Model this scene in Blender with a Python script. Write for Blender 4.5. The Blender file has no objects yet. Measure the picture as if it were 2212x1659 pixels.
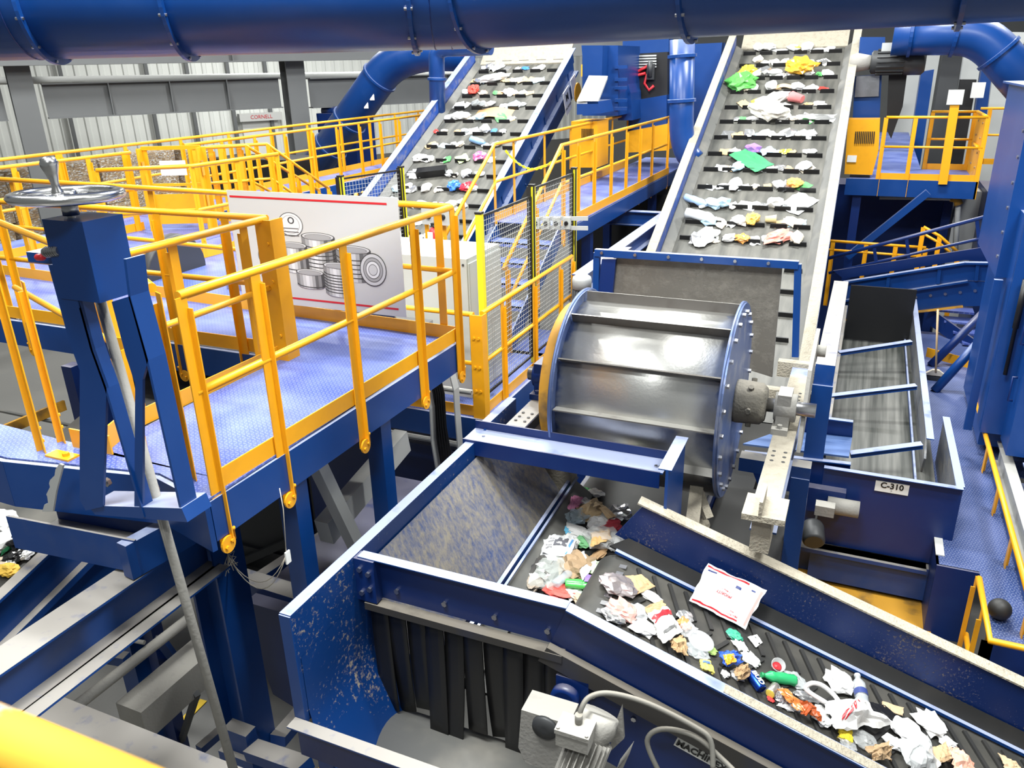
import bpy, bmesh, math, random
import numpy as np
from mathutils import Vector, Matrix, noise
random.seed(7)
SC = bpy.context.scene
COL = SC.collection
R = math.radians
# ------------------------------------------------------------------ camera
CZ = 6.35
FPX = 1710.0
PITCH, ROLL, YAW = R(21.81), R(1.429), R(-24.008)
_cy, _sy = math.cos(YAW), math.sin(YAW)
FWD = Vector((_sy*math.cos(PITCH), _cy*math.cos(PITCH), -math.sin(PITCH)))
_r = Vector((_cy, -_sy, 0)); _d = FWD.cross(_r)
RIGHT = math.cos(ROLL)*_r + math.sin(ROLL)*_d
DOWN = -math.sin(ROLL)*_r + math.cos(ROLL)*_d
CAM = Vector((0, 0, CZ))
def ray(x, y): return RIGHT*(x-1106) + DOWN*(y-829.5) + FWD*FPX
def Pz(x, y, z): r = ray(x, y); return CAM + r*((z-CZ)/r.z)
def Px(x, y, X): r = ray(x, y); return CAM + r*(X/r.x)
def Py(x, y, Y): r = ray(x, y); return CAM + r*(Y/r.y)
def Pd(x, y, d): return CAM + ray(x, y)*(d/FPX)
def Pn(x, y, p0, n): r = ray(x, y); return CAM + r*(n.dot(p0-CAM)/n.dot(r))
cd = bpy.data.cameras.new('camera'); cam = bpy.data.objects.new('camera', cd); COL.objects.link(cam)
cam.matrix_world = Matrix(((RIGHT.x, -DOWN.x, -FWD.x, 0), (RIGHT.y, -DOWN.y, -FWD.y, 0), (RIGHT.z, -DOWN.z, -FWD.z, CZ), (0, 0, 0, 1)))
cd.sensor_fit = 'HORIZONTAL'; cd.sensor_width = 36; cd.lens = 36*FPX/2212; cd.clip_start = .05; cd.dof.use_dof = True; cd.dof.focus_distance = 6.5; cd.dof.aperture_fstop = 8; cd.clip_end = 300
SC.camera = cam
# ------------------------------------------------------------------ materials
MATS = {}
def new_mat(name):
    m = bpy.data.materials.new(name); m.use_nodes = True; MATS[name] = m
    return m, m.node_tree, m.node_tree.nodes['Principled BSDF']
def L(nt, a, b): nt.links.new(a, b)
def mat(name, col, rough=.5, metal=0., wear=0., wearcol=(.3, .26, .2), dust=0., dust_sheen_col=(.36, .32, .26), scale=6., bump=0., bscale=60., alpha=1., trans=0., spec=.5):
    """painted or raw surface: base colour, blotchy wear and dust on faces looking up, with painted reflection in blue"""
    m, nt, b = new_mat(name)
    b.inputs['Roughness'].default_value = rough; b.inputs['Metallic'].default_value = metal
    b.inputs['Specular IOR Level'].default_value = spec
    b.inputs['Base Color'].default_value = (*col, 1)
    if alpha < 1: b.inputs['Alpha'].default_value = alpha
    if trans: b.inputs['Transmission Weight'].default_value = trans; b.inputs['IOR'].default_value = 1.3
    tc = nt.nodes.new('ShaderNodeTexCoord')
    cur = None
    def mixin(fac, c2, cur):
        mx = nt.nodes.new('ShaderNodeMix'); mx.data_type = 'RGBA'
        L(nt, fac, mx.inputs[0])
        if cur is None: mx.inputs[6].default_value = (*col, 1)
        else: L(nt, cur, mx.inputs[6])
        mx.inputs[7].default_value = (*c2, 1)
        return mx.outputs[2]
    def nz(sc, lo, hi, amt, det=8):
        n = nt.nodes.new('ShaderNodeTexNoise'); n.inputs['Scale'].default_value = sc; n.inputs['Detail'].default_value = det
        L(nt, tc.outputs['Object'], n.inputs['Vector'])
        mr = nt.nodes.new('ShaderNodeMapRange'); mr.inputs[1].default_value = lo; mr.inputs[2].default_value = hi
        mr.inputs[3].default_value = 0; mr.inputs[4].default_value = amt
        L(nt, n.outputs['Fac'], mr.inputs[0]); return mr.outputs[0]
    if wear: cur = mixin(nz(scale, .5, .7, wear), wearcol, cur)
    if dust:
        g = nt.nodes.new('ShaderNodeNewGeometry'); s = nt.nodes.new('ShaderNodeSeparateXYZ'); L(nt, g.outputs['Normal'], s.inputs[0])
        mr = nt.nodes.new('ShaderNodeMapRange'); mr.inputs[1].default_value = .55; mr.inputs[2].default_value = .95
        L(nt, s.outputs['Z'], mr.inputs[0])
        mu = nt.nodes.new('ShaderNodeMath'); mu.operation = 'MULTIPLY'
        L(nt, mr.outputs[0], mu.inputs[0]); L(nt, nz(scale*1.7, .12, .42, dust), mu.inputs[1])
        cur = mixin(mu.outputs[0], dust_sheen_col, cur)
    if cur is not None: L(nt, cur, b.inputs['Base Color'])
    if bump:
        n = nt.nodes.new('ShaderNodeTexNoise'); n.inputs['Scale'].default_value = bscale; n.inputs['Detail'].default_value = 6
        L(nt, tc.outputs['Object'], n.inputs['Vector'])
        bp = nt.nodes.new('ShaderNodeBump'); bp.inputs['Strength'].default_value = bump; bp.inputs['Distance'].default_value = .02
        L(nt, n.outputs['Fac'], bp.inputs['Height']); L(nt, bp.outputs[0], b.inputs['Normal'])
    return m
BLUE = (.003, .042, .2)
mat('blue', BLUE, .33, wear=.12, wearcol=(.04, .1, .3), scale=3, dust=.8, dust_sheen_col=(.36, .4, .54))  # lavender tops: thin dust film plus lamp reflection put into the colour
mat('blue_clean', BLUE, .3)
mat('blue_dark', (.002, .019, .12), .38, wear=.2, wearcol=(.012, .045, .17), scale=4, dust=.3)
mat('blue_dusty', BLUE, .42, wear=.15, wearcol=(.1, .12, .2), dust=.97, dust_sheen_col=(.29, .27, .245), scale=5)
mat('blue_grime', (.012, .06, .3), .4, wear=.55, wearcol=(.22, .2, .18), scale=7, dust=.5, bump=.15, bscale=90)
mat('brown_grime', (.035, .032, .03), .7, wear=.5, wearcol=(.01, .02, .07), scale=3, dust=.4)
mat('yellow', (.8, .36, .008), .38, wear=.1, wearcol=(.35, .17, .02), scale=9)
mat('yellow_pipe', (.7, .36, .02), .6)
mat('yellow_worn', (.6, .3, .03), .6, wear=.9, wearcol=(.13, .085, .04), scale=5)
mat('lemon', (.78, .7, .02), .45)
mat('chrome', (.72, .72, .73), .2, 1)
mat('steel', (.5, .5, .52), .3, 1, wear=.35, wearcol=(.2, .2, .2), scale=5, bump=.05, bscale=30)
mat('drum_steel', (.55, .55, .54), .36, .85, wear=.5, wearcol=(.3, .29, .27), scale=2.5, dust=.25, bump=.06, bscale=40)
mat('slat_steel', (.17, .16, .15), .5, .5, wear=.5, wearcol=(.1, .09, .08), scale=6, dust=.8, dust_sheen_col=(.42, .41, .38))
mat('drum_blue', (.12, .17, .34), .4, .6, wear=.6, wearcol=(.4, .4, .42), scale=5)
mat('grey_paint', (.13, .135, .14), .5, wear=.1, wearcol=(.2, .2, .2), scale=2)
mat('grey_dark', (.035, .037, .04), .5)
mat('grey_light', (.42, .43, .43), .45, dust=.3)
mat('hub_dirt', (.13, .12, .1), .9, wear=.6, wearcol=(.24, .22, .18), scale=9, dust=.6, dust_sheen_col=(.34, .31, .26), bump=.5, bscale=40)
mat('grey_dusty', (.3, .29, .27), .75, dust=.6, dust_sheen_col=(.42, .4, .36), scale=9, bump=.2, bscale=45)
mat('dust', (.36, .325, .26), .95, wear=.6, wearcol=(.26, .23, .18), scale=14, bump=.8, bscale=50)
mat('grime_blue', (.002, .019, .12), .45, wear=.95, wearcol=(.028, .024, .02), scale=1.1, dust=.3)
mat('rubber', (.02, .02, .02), .55, wear=.35, wearcol=(.05, .045, .04), scale=4)
mat('rubber_grey', (.1, .1, .095), .6, wear=.6, wearcol=(.18, .17, .15), scale=3)
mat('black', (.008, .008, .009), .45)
mat('white', (.8, .8, .78), .5)
mat('white_panel', (.56, .56, .545), .4)
mat('cabinet_white', (.46, .475, .455), .35)
mat('red', (.6, .02, .03), .4)
mat('concrete', (.15, .147, .14), .8, wear=.4, wearcol=(.2, .19, .17), scale=.8, bump=.1, bscale=20)
mat('wood', (.5, .35, .2), .6)
mat('rope', (.55, .5, .42), .9)
mat('hose', (.16, .155, .14), .6, dust=.4)
mat('floor_yellow', (.75, .5, .03), .6)
# incline belt: worn grey rubber, streaked along the run
def belt_mat(name, c1, c2, sc):
    m, nt, b = new_mat(name)
    tc = nt.nodes.new('ShaderNodeTexCoord'); mp = nt.nodes.new('ShaderNodeMapping'); mp.inputs['Scale'].default_value = sc
    n = nt.nodes.new('ShaderNodeTexNoise'); n.inputs['Scale'].default_value = 1; n.inputs['Detail'].default_value = 7
    L(nt, tc.outputs['Object'], mp.inputs['Vector']); L(nt, mp.outputs[0], n.inputs['Vector'])
    cr = nt.nodes.new('ShaderNodeValToRGB'); cr.color_ramp.elements[0].position = .35; cr.color_ramp.elements[1].position = .7
    cr.color_ramp.elements[0].color = (*c1, 1); cr.color_ramp.elements[1].color = (*c2, 1)
    L(nt, n.outputs['Fac'], cr.inputs[0]); L(nt, cr.outputs[0], b.inputs['Base Color'])
    b.inputs['Roughness'].default_value = .5
    return m
belt_mat('belt', (.055, .055, .05), (.14, .135, .12), (7, 1.2, 1.2))
belt_mat('belt_chevron', (.03, .03, .028), (.085, .08, .07), (3, 3, 3))
belt_mat('belt_wet', (.025, .028, .025), (.13, .13, .12), (16, .5, 1))
belt_mat('film_streak', (.03, .07, .2), (.12, .2, .42), (1.5, 6, 6))
# tread plate: blue paint worn shiny, raised lozenges
def tread(name, c1, c2, rough=.4):
    m, nt, b = new_mat(name)
    tc = nt.nodes.new('ShaderNodeTexCoord')
    n = nt.nodes.new('ShaderNodeTexNoise'); n.inputs['Scale'].default_value = 1.6; n.inputs['Detail'].default_value = 8
    L(nt, tc.outputs['Object'], n.inputs['Vector'])
    cr = nt.nodes.new('ShaderNodeValToRGB'); cr.color_ramp.elements[0].position = .38; cr.color_ramp.elements[1].position = .66
    cr.color_ramp.elements[0].color = (*c1, 1); cr.color_ramp.elements[1].color = (*c2, 1)
    L(nt, n.outputs['Fac'], cr.inputs[0])
    hs = []
    for ang, off in ((45, 0), (-45, .5)):
        mp = nt.nodes.new('ShaderNodeMapping'); mp.inputs['Scale'].default_value = (75, 75, 75); mp.inputs['Rotation'].default_value = (0, 0, R(ang))
        L(nt, tc.outputs['Object'], mp.inputs['Vector'])
        sp = nt.nodes.new('ShaderNodeSeparateXYZ'); L(nt, mp.outputs[0], sp.inputs[0])
        prod = None
        for ax, k, ph in (('X', .5, off*3.14), ('Y', 1.0, 0)):
            w = nt.nodes.new('ShaderNodeMath'); w.operation = 'MULTIPLY_ADD'; w.inputs[1].default_value = k*3.1416; w.inputs[2].default_value = ph
            L(nt, sp.outputs[ax], w.inputs[0])
            s = nt.nodes.new('ShaderNodeMath'); s.operation = 'SINE'; L(nt, w.outputs[0], s.inputs[0])
            if prod is None: prod = s.outputs[0]
            else:
                p = nt.nodes.new('ShaderNodeMath'); p.operation = 'MULTIPLY'; L(nt, prod, p.inputs[0]); L(nt, s.outputs[0], p.inputs[1]); prod = p.outputs[0]
        hs.append(prod)
    mxm = nt.nodes.new('ShaderNodeMath'); mxm.operation = 'MAXIMUM'; L(nt, hs[0], mxm.inputs[0]); L(nt, hs[1], mxm.inputs[1])
    mr = nt.nodes.new('ShaderNodeMapRange'); mr.inputs[1].default_value = .45; mr.inputs[2].default_value = .75; L(nt, mxm.outputs[0], mr.inputs[0])
    bp = nt.nodes.new('ShaderNodeBump'); bp.inputs['Strength'].default_value = .6; bp.inputs['Distance'].default_value = .003
    L(nt, mr.outputs[0], bp.inputs['Height']); L(nt, bp.outputs[0], b.inputs['Normal'])
    mx = nt.nodes.new('ShaderNodeMix'); mx.data_type = 'RGBA'; mx.inputs[7].default_value = (.5, .56, .75, 1)
    mu = nt.nodes.new('ShaderNodeMath'); mu.operation = 'MULTIPLY'; mu.inputs[1].default_value = .22; L(nt, mr.outputs[0], mu.inputs[0])
    L(nt, mu.outputs[0], mx.inputs[0]); L(nt, cr.outputs[0], mx.inputs[6]); L(nt, mx.outputs[2], b.inputs['Base Color'])
    b.inputs['Roughness'].default_value = rough; b.inputs['Metallic'].default_value = .05
    return m
tread('tread', (.045, .08, .33), (.14, .19, .47))
tread('tread_dark', (.02, .045, .16), (.075, .105, .26), .45)
# bales of cardboard: layered brown and white flakes
def bale_mat():
    m, nt, b = new_mat('bale_cardboard')
    tc = nt.nodes.new('ShaderNodeTexCoord'); mp = nt.nodes.new('ShaderNodeMapping'); mp.inputs['Scale'].default_value = (5, 5, 16)
    v = nt.nodes.new('ShaderNodeTexVoronoi'); v.inputs['Scale'].default_value = 3.6
    L(nt, tc.outputs['Object'], mp.inputs['Vector']); L(nt, mp.outputs[0], v.inputs['Vector'])
    sp = nt.nodes.new('ShaderNodeSeparateColor'); L(nt, v.outputs['Color'], sp.inputs[0])
    cr = nt.nodes.new('ShaderNodeValToRGB'); e = cr.color_ramp; e.interpolation = 'CONSTANT'
    e.elements[0].color = (.34, .22, .12, 1); e.elements[1].position = .3; e.elements[1].color = (.55, .4, .25, 1)
    for p, c in ((.5, (.55, .42, .28, 1)), (.66, (.85, .83, .8, 1)), (.8, (.42, .3, .19, 1)), (.93, (.4, .42, .5, 1))):
        x = e.elements.new(p); x.color = c
    L(nt, sp.outputs[0], cr.inputs[0]); L(nt, cr.outputs[0], b.inputs['Base Color']); b.inputs['Roughness'].default_value = .8
    bp = nt.nodes.new('ShaderNodeBump'); bp.inputs['Distance'].default_value = .06; L(nt, sp.outputs[1], bp.inputs['Height']); L(nt, bp.outputs[0], b.inputs['Normal'])
bale_mat()
# dirt-splattered blue liner plate
def splat(name, base, dirt, lo, hi, sc, streak=(1, 1, 1)):
    m, nt, b = new_mat(name)
    tc = nt.nodes.new('ShaderNodeTexCoord'); mp = nt.nodes.new('ShaderNodeMapping'); mp.inputs['Scale'].default_value = streak
    L(nt, tc.outputs['Object'], mp.inputs['Vector'])
    n1 = nt.nodes.new('ShaderNodeTexNoise'); n1.inputs['Scale'].default_value = sc; n1.inputs['Detail'].default_value = 10; n1.inputs['Roughness'].default_value = .75
    n2 = nt.nodes.new('ShaderNodeTexNoise'); n2.inputs['Scale'].default_value = 1.7; n2.inputs['Detail'].default_value = 3
    L(nt, mp.outputs[0], n1.inputs['Vector']); L(nt, tc.outputs['Object'], n2.inputs['Vector'])
    ad = nt.nodes.new('ShaderNodeMath'); ad.operation = 'MULTIPLY_ADD'; ad.inputs[1].default_value = .45
    L(nt, n2.outputs['Fac'], ad.inputs[0]); L(nt, n1.outputs['Fac'], ad.inputs[2])
    mr = nt.nodes.new('ShaderNodeMapRange'); mr.inputs[1].default_value = lo; mr.inputs[2].default_value = hi; L(nt, ad.outputs[0], mr.inputs[0])
    mx = nt.nodes.new('ShaderNodeMix'); mx.data_type = 'RGBA'; mx.inputs[6].default_value = (*base, 1); mx.inputs[7].default_value = (*dirt, 1)
    L(nt, mr.outputs[0], mx.inputs[0]); L(nt, mx.outputs[2], b.inputs['Base Color'])
    b.inputs['Roughness'].default_value = .38; b.inputs['Metallic'].default_value = .2
    bp = nt.nodes.new('ShaderNodeBump'); bp.inputs['Strength'].default_value = .4; bp.inputs['Distance'].default_value = .01
    L(nt, mr.outputs[0], bp.inputs['Height']); L(nt, bp.outputs[0], b.inputs['Normal'])
splat('liner', (.07, .1, .22), (.3, .27, .22), .55, .85, 26, (1, 1, .3))
splat('splat_blue', BLUE, (.42, .36, .28), .82, .9, 30)
splat('splat_dark', (.004, .022, .12), (.3, .24, .17), .8, .9, 55)
splat('worn_grey', (.1, .12, .17), (.22, .21, .19), .55, .9, 12, (1, .3, 1))
splat('curtain_rubber', (.15, .14, .125), (.24, .225, .2), .7, 1., 8)
def drum_paint():
    # remains of blue paint towards both ends of the shell
    m = MATS['drum_steel']; nt = m.node_tree; b = nt.nodes['Principled BSDF']; src = b.inputs['Base Color'].links[0].from_socket
    tc = nt.nodes.new('ShaderNodeTexCoord'); sp = nt.nodes.new('ShaderNodeSeparateXYZ'); L(nt, tc.outputs['Object'], sp.inputs[0])
    ab = nt.nodes.new('ShaderNodeMath'); ab.operation = 'ABSOLUTE'; L(nt, sp.outputs['X'], ab.inputs[0])
    n = nt.nodes.new('ShaderNodeTexNoise'); n.inputs['Scale'].default_value = 9; n.inputs['Detail'].default_value = 10; L(nt, tc.outputs['Object'], n.inputs['Vector'])
    ad = nt.nodes.new('ShaderNodeMath'); ad.operation = 'MULTIPLY_ADD'; ad.inputs[1].default_value = .35; L(nt, n.outputs['Fac'], ad.inputs[0]); L(nt, ab.outputs[0], ad.inputs[2])
    mr = nt.nodes.new('ShaderNodeMapRange'); mr.inputs[1].default_value = .76; mr.inputs[2].default_value = .83; L(nt, ad.outputs[0], mr.inputs[0])
    mx = nt.nodes.new('ShaderNodeMix'); mx.data_type = 'RGBA'; mx.inputs[7].default_value = (.16, .22, .4, 1)
    L(nt, mr.outputs[0], mx.inputs[0]); L(nt, src, mx.inputs[6]); L(nt, mx.outputs[2], b.inputs['Base Color'])
drum_paint()
_tc = {}
def cmat(col, kind='paper'):
    """plain litter colours"""
    k = (tuple(round(c, 3) for c in col), kind)
    if k not in _tc:
        nm = 'litter_%s_%d' % (kind, len(_tc))
        if kind == 'paper': mat(nm, col, .7, wear=.25, wearcol=tuple(c*.6+.1 for c in col), scale=25)
        elif kind == 'plastic': mat(nm, col, .25)
        elif kind == 'foil': mat(nm, col, .25, .8)
        elif kind == 'clear':
            m, nt, b = new_mat(nm); b.inputs['Base Color'].default_value = (*col, 1); b.inputs['Roughness'].default_value = .12; b.inputs['Alpha'].default_value = .38
        _tc[k] = nm
    return _tc[k]
# ------------------------------------------------------------------ mesh builder
class MB:
    def __init__(s): s.bm = bmesh.new(); s.mi = 0; s.mats = None
    def _f(s, vs, smooth=False):
        try: f = s.bm.faces.new(vs)
        except ValueError: return None
        f.material_index = s.mi; f.smooth = smooth; return f
    def hexa(s, c):
        v = [s.bm.verts.new(p) for p in c]
        for q in ((3, 2, 1, 0), (4, 5, 6, 7), (0, 1, 5, 4), (1, 2, 6, 5), (2, 3, 7, 6), (3, 0, 4, 7)): s._f([v[i] for i in q])
        return s
    def box(s, a, b):
        x0, x1 = sorted((a[0], b[0])); y0, y1 = sorted((a[1], b[1])); z0, z1 = sorted((a[2], b[2]))
        return s.hexa([(x0, y0, z0), (x1, y0, z0), (x1, y1, z0), (x0, y1, z0), (x0, y0, z1), (x1, y0, z1), (x1, y1, z1), (x0, y1, z1)])
    def bar(s, p, q, w, h, up=(0, 0, 1), dx=0, dz=0):
        p, q, up = Vector(p), Vector(q), Vector(up); d = (q-p).normalized(); sd = d.cross(up).normalized(); u = sd.cross(d)
        p = p+sd*dx+u*dz; q = q+sd*dx+u*dz
        a, b = sd*(w/2), u*(h/2)
        return s.hexa([p-a-b, p+a-b, q+a-b, q-a-b, p-a+b, p+a+b, q+a+b, q-a+b])
    def prism(s, pts, vec):
        pts = [Vector(p) for p in pts]; vec = Vector(vec)
        n = sum(((pts[i]-pts[0]).cross(pts[i+1]-pts[0]) for i in range(1, len(pts)-1)), Vector())
        if n.dot(vec) < 0: pts = pts[::-1]
        a = [s.bm.verts.new(p) for p in pts]; b = [s.bm.verts.new(p+vec) for p in pts]
        s._f(a[::-1]); s._f(b)
        for i in range(len(a)): j = (i+1) % len(a); s._f([a[i], a[j], b[j], b[i]])
        return s
    def ibeam(s, p, q, w, h, t=.015, up=(0, 0, 1)):
        s.bar(p, q, w, t, up, dz=h/2-t/2); s.bar(p, q, w, t, up, dz=-h/2+t/2); s.bar(p, q, t, h-2*t, up); return s
    def tube(s, pts, r, n=10, cap=True, rs=None):
        pts = [Vector(p) for p in pts]; rings = []
        prev = None
        for i, p in enumerate(pts):
            d = ((pts[min(i+1, len(pts)-1)]-p).normalized()+(p-pts[max(i-1, 0)]).normalized()).normalized()
            if prev is None:
                a = d.orthogonal().normalized()
                if abs(d.z) < .99: a = d.cross(Vector((0, 0, 1))).normalized()
            else: a = (prev-d*prev.dot(d)).normalized()
            prev = a; b = d.cross(a)
            k = 1.0
            if 0 < i < len(pts)-1:
                c = max(.35, d.dot((p-pts[i-1]).normalized())); k = 1/c if c > .7 else 1
            rr = rs[i] if rs else r
            rings.append([s.bm.verts.new(p+(a*math.cos(2*math.pi*j/n)+b*math.sin(2*math.pi*j/n))*rr) for j in range(n)])
        for u, v in zip(rings, rings[1:]):
            for j in range(n): s._f([u[j], u[(j+1) % n], v[(j+1) % n], v[j]], True)
        if cap: s._f(rings[0][::-1]); s._f(rings[-1])
        return s
    def lathe(s, prof, c, ax=(0, 0, 1), n=20, smooth=True, cap=True):
        ax = Vector(ax).normalized(); a = ax.orthogonal().normalized(); b = ax.cross(a); c = Vector(c)
        rings = [[s.bm.verts.new(c+ax*z+(a*math.cos(2*math.pi*j/n)+b*math.sin(2*math.pi*j/n))*max(r, 1e-4)) for j in range(n)] for r, z in prof]
        for u, v in zip(rings, rings[1:]):
            for j in range(n): s._f([u[j], u[(j+1) % n], v[(j+1) % n], v[j]], smooth)
        if cap: s._f(rings[0][::-1]); s._f(rings[-1])
        return s
    def grid(s, fn, nu, nv, smooth=True, flip=False):
        g = [[s.bm.verts.new(fn(i/nu, j/nv)) for j in range(nv+1)] for i in range(nu+1)]
        for i in range(nu):
            for j in range(nv):
                q = [g[i][j], g[i+1][j], g[i+1][j+1], g[i][j+1]]
                s._f(q[::-1] if flip else q, smooth)
        return s
    def bolt(s, p, n, r=.012, h=.012): return s.lathe([(r, 0), (r, h)], p, n, 6, False)
    def build(s, name, mats, parent=None, bevel=0, loc=None):
        if isinstance(mats, str): mats = [mats]
        if bevel:
            es = [e for e in s.bm.edges if len(e.link_faces) == 2 and e.calc_face_angle(0) > .6]
            bmesh.ops.bevel(s.bm, geom=es, offset=bevel, segments=2, affect='EDGES', clamp_overlap=True)
        me = bpy.data.meshes.new(name)
        org = Vector((0, 0, 0))
        if parent is not None: org = Vector(parent['_o'])
        elif loc is not None: org = Vector(loc)
        else:
            co = [v.co for v in s.bm.verts]
            org = Vector(((min(c.x for c in co)+max(c.x for c in co))/2, (min(c.y for c in co)+max(c.y for c in co))/2, min(c.z for c in co)))
        bmesh.ops.translate(s.bm, verts=s.bm.verts, vec=-org)
        s.bm.to_mesh(me); s.bm.free()
        for m in mats: me.materials.append(MATS[m])
        o = bpy.data.objects.new(name, me); COL.objects.link(o)
        if parent is not None: o.parent = parent; o['_o'] = tuple(org)
        else: o.location = org; o['_o'] = tuple(org)
        return o
def solid(bm, t):
    """give a sheet a thickness below its own surface"""
    bm.normal_update(); fs = bm.faces[:]; vs = bm.verts[:]; bd = [e for e in bm.edges if len(e.link_faces) == 1]
    lp = [(e.verts[0], e.verts[1]) if any(l.vert == e.verts[0] for l in e.link_loops) else (e.verts[1], e.verts[0]) for e in bd]
    lo = {v: bm.verts.new(v.co-v.normal*t) for v in vs}
    for f in fs: g = bm.faces.new([lo[v] for v in reversed(f.verts)]); g.smooth = f.smooth; g.material_index = f.material_index
    for a, b in lp: bm.faces.new((b, a, lo[a], lo[b]))
def tag(o, label, cat, group=None, kind=None):
    if label: o['label'] = label
    if cat: o['category'] = cat
    if group: o['group'] = group
    if kind: o['kind'] = kind
    return o
def thing(name, label, cat, loc, group=None):
    o = bpy.data.objects.new(name, None); COL.objects.link(o); o.location = loc; o['_o'] = tuple(loc); o.empty_display_size = .1
    return tag(o, label, cat, group)
def struct(name, mb, m, **k): o = mb.build(name, m, **k); o['kind'] = 'structure'; return o
def text_mesh(txt, size, m, name, parent, origin, xdir, ydir, offset=.002, bold=0., align='CENTER', shear=0., sx=1.):
    c = bpy.data.curves.new('lettering', 'FONT'); c.body = txt; c.size = size; c.align_x = align; c.align_y = 'CENTER'; c.offset = bold; c.shear = shear
    c.extrude = .0006; c.resolution_u = 3
    t = bpy.data.objects.new('lettering', c); COL.objects.link(t)
    bpy.context.view_layer.update()
    me = bpy.data.meshes.new_from_object(t.evaluated_get(bpy.context.evaluated_depsgraph_get()))
    bpy.data.objects.remove(t); bpy.data.curves.remove(c)
    x = Vector(xdir).normalized(); y = Vector(ydir).normalized(); n = x.cross(y)
    M = Matrix(((x.x*sx, y.x, n.x, origin[0]+n.x*offset), (x.y*sx, y.y, n.y, origin[1]+n.y*offset), (x.z*sx, y.z, n.z, origin[2]+n.z*offset), (0, 0, 0, 1)))
    org = Vector(parent['_o'])
    me.transform(Matrix.Translation(-org) @ M)
    me.materials.clear(); me.materials.append(MATS[m])
    o = bpy.data.objects.new(name, me); COL.objects.link(o); o.parent = parent; o['_o'] = tuple(org)
    return o
def text_map(txt, m, name, parent, fn, n, o, ex, ey, off=.004, bold=.0):
    """lettering that follows a crumpled sheet fn(u, v); o, ex, ey place a unit em square in (u, v)"""
    c = bpy.data.curves.new('lettering', 'FONT'); c.body = txt; c.size = 1; c.align_x = 'CENTER'; c.align_y = 'CENTER'; c.offset = bold; c.resolution_u = 3
    t = bpy.data.objects.new('lettering', c); COL.objects.link(t); bpy.context.view_layer.update()
    me = bpy.data.meshes.new_from_object(t.evaluated_get(bpy.context.evaluated_depsgraph_get()))
    bpy.data.objects.remove(t); bpy.data.curves.remove(c)
    bm = bmesh.new(); bm.from_mesh(me); bmesh.ops.triangulate(bm, faces=bm.faces[:]); bmesh.ops.subdivide_edges(bm, edges=[e for e in bm.edges if e.calc_length() > .12], cuts=2); bmesh.ops.triangulate(bm, faces=bm.faces[:])
    org = Vector(parent['_o'])
    for v in bm.verts: u, w_ = o[0]+ex[0]*v.co.x+ey[0]*v.co.y, o[1]+ex[1]*v.co.x+ey[1]*v.co.y; v.co = fn(u, w_)+n*off-org
    bm.to_mesh(me); bm.free(); me.materials.clear(); me.materials.append(MATS[m])
    ob = bpy.data.objects.new(name, me); COL.objects.link(ob); ob.parent = parent; ob['_o'] = tuple(org); return ob
Z = Vector((0, 0, 1))
ORD = ['zeroth', 'first', 'second', 'third', 'fourth', 'fifth', 'sixth', 'seventh', 'eighth', 'ninth', 'tenth', 'eleventh', 'twelfth', 'thirteenth', 'fourteenth', 'fifteenth', 'sixteenth']
# ================================================================== setting: floor, walls, steel frame, light
w = bpy.data.worlds.new('world'); SC.world = w; w.use_nodes = True
w.node_tree.nodes['Background'].inputs[0].default_value = (.95, 1, .97, 1); w.node_tree.nodes['Background'].inputs[1].default_value = .17
for lx, ly, e in ((-1.4, 2.4, 520), (.4, -2.5, 230), (-3, 1, 520), (3.2, 5.0, 650), (-4, 8.5, 520), (-9, 4, 500), (0, 13, 650), (-7, 15, 800), (-14, 10, 650), (-17, 22, 750), (4, 20, 700), (-7, 24, 800)):  # leading pair is added front fill for the hopper pile; the rest hall lamps
    ld = bpy.data.lights.new('bay_or_fill_light', 'AREA'); ld.shape = 'RECTANGLE'; ld.size = 2.2; ld.size_y = .9; ld.energy = e*1.45; ld.color = (.98, 1, .97)
    lo = bpy.data.objects.new('bay_or_fill_light', ld); COL.objects.link(lo); lo.location = (lx, ly, 11.5)
SC.view_settings.view_transform = 'Standard'; SC.view_settings.look = 'None'; SC.view_settings.gamma = 1; SC.view_settings.exposure = .02
m = MB(); m.box((-45, -12, -.3), (25, 60, 0)); struct('floor', m, 'concrete')
m = MB(); m.box((-4.2, -1, .001), (-4.05, 16, .006)); struct('trim_1', m, 'floor_yellow')
AZ = R(33); ud = Vector((math.sin(AZ), math.cos(AZ), 0)); un = Vector((-math.cos(AZ), math.sin(AZ), 0))
C1p = Vector((-18.4, 13.5, 0)); WALLD = 11.
# corrugated far wall
wp = C1p+un*WALLD
mat('siding', (.76, .77, .74), .5)
def wl(s, z, o=0): return wp+ud*s+un*o+Z*z
m = MB()
for i in range(-42, 112):
    s = i*.4
    m.prism([wl(s, 2.6), wl(s+.04, 2.6, -.06), wl(s+.16, 2.6, -.06), wl(s+.2, 2.6), wl(s+.4, 2.6), wl(s+.4, 2.6, .1), wl(s, 2.6, .1)], Z*10)
struct('wall_left', m, 'siding')
m = MB(); m.prism([wl(-17, 0, -.15), wl(45, 0, -.15), wl(45, 0, .2), wl(-17, 0, .2)], Z*2.9); struct('baseboard_left', m, 'concrete')
m = MB(); m.box((-18, 42, 0), (25, 42.4, 14)); struct('wall_back', m, 'grey_paint')
m = MB(); m.box((11, -8, 0), (11.3, 42, 14)); struct('wall_right', m, 'grey_light')
def bplane(px, py, off=0): return Pn(px, py, C1p+un*off, un)
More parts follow.
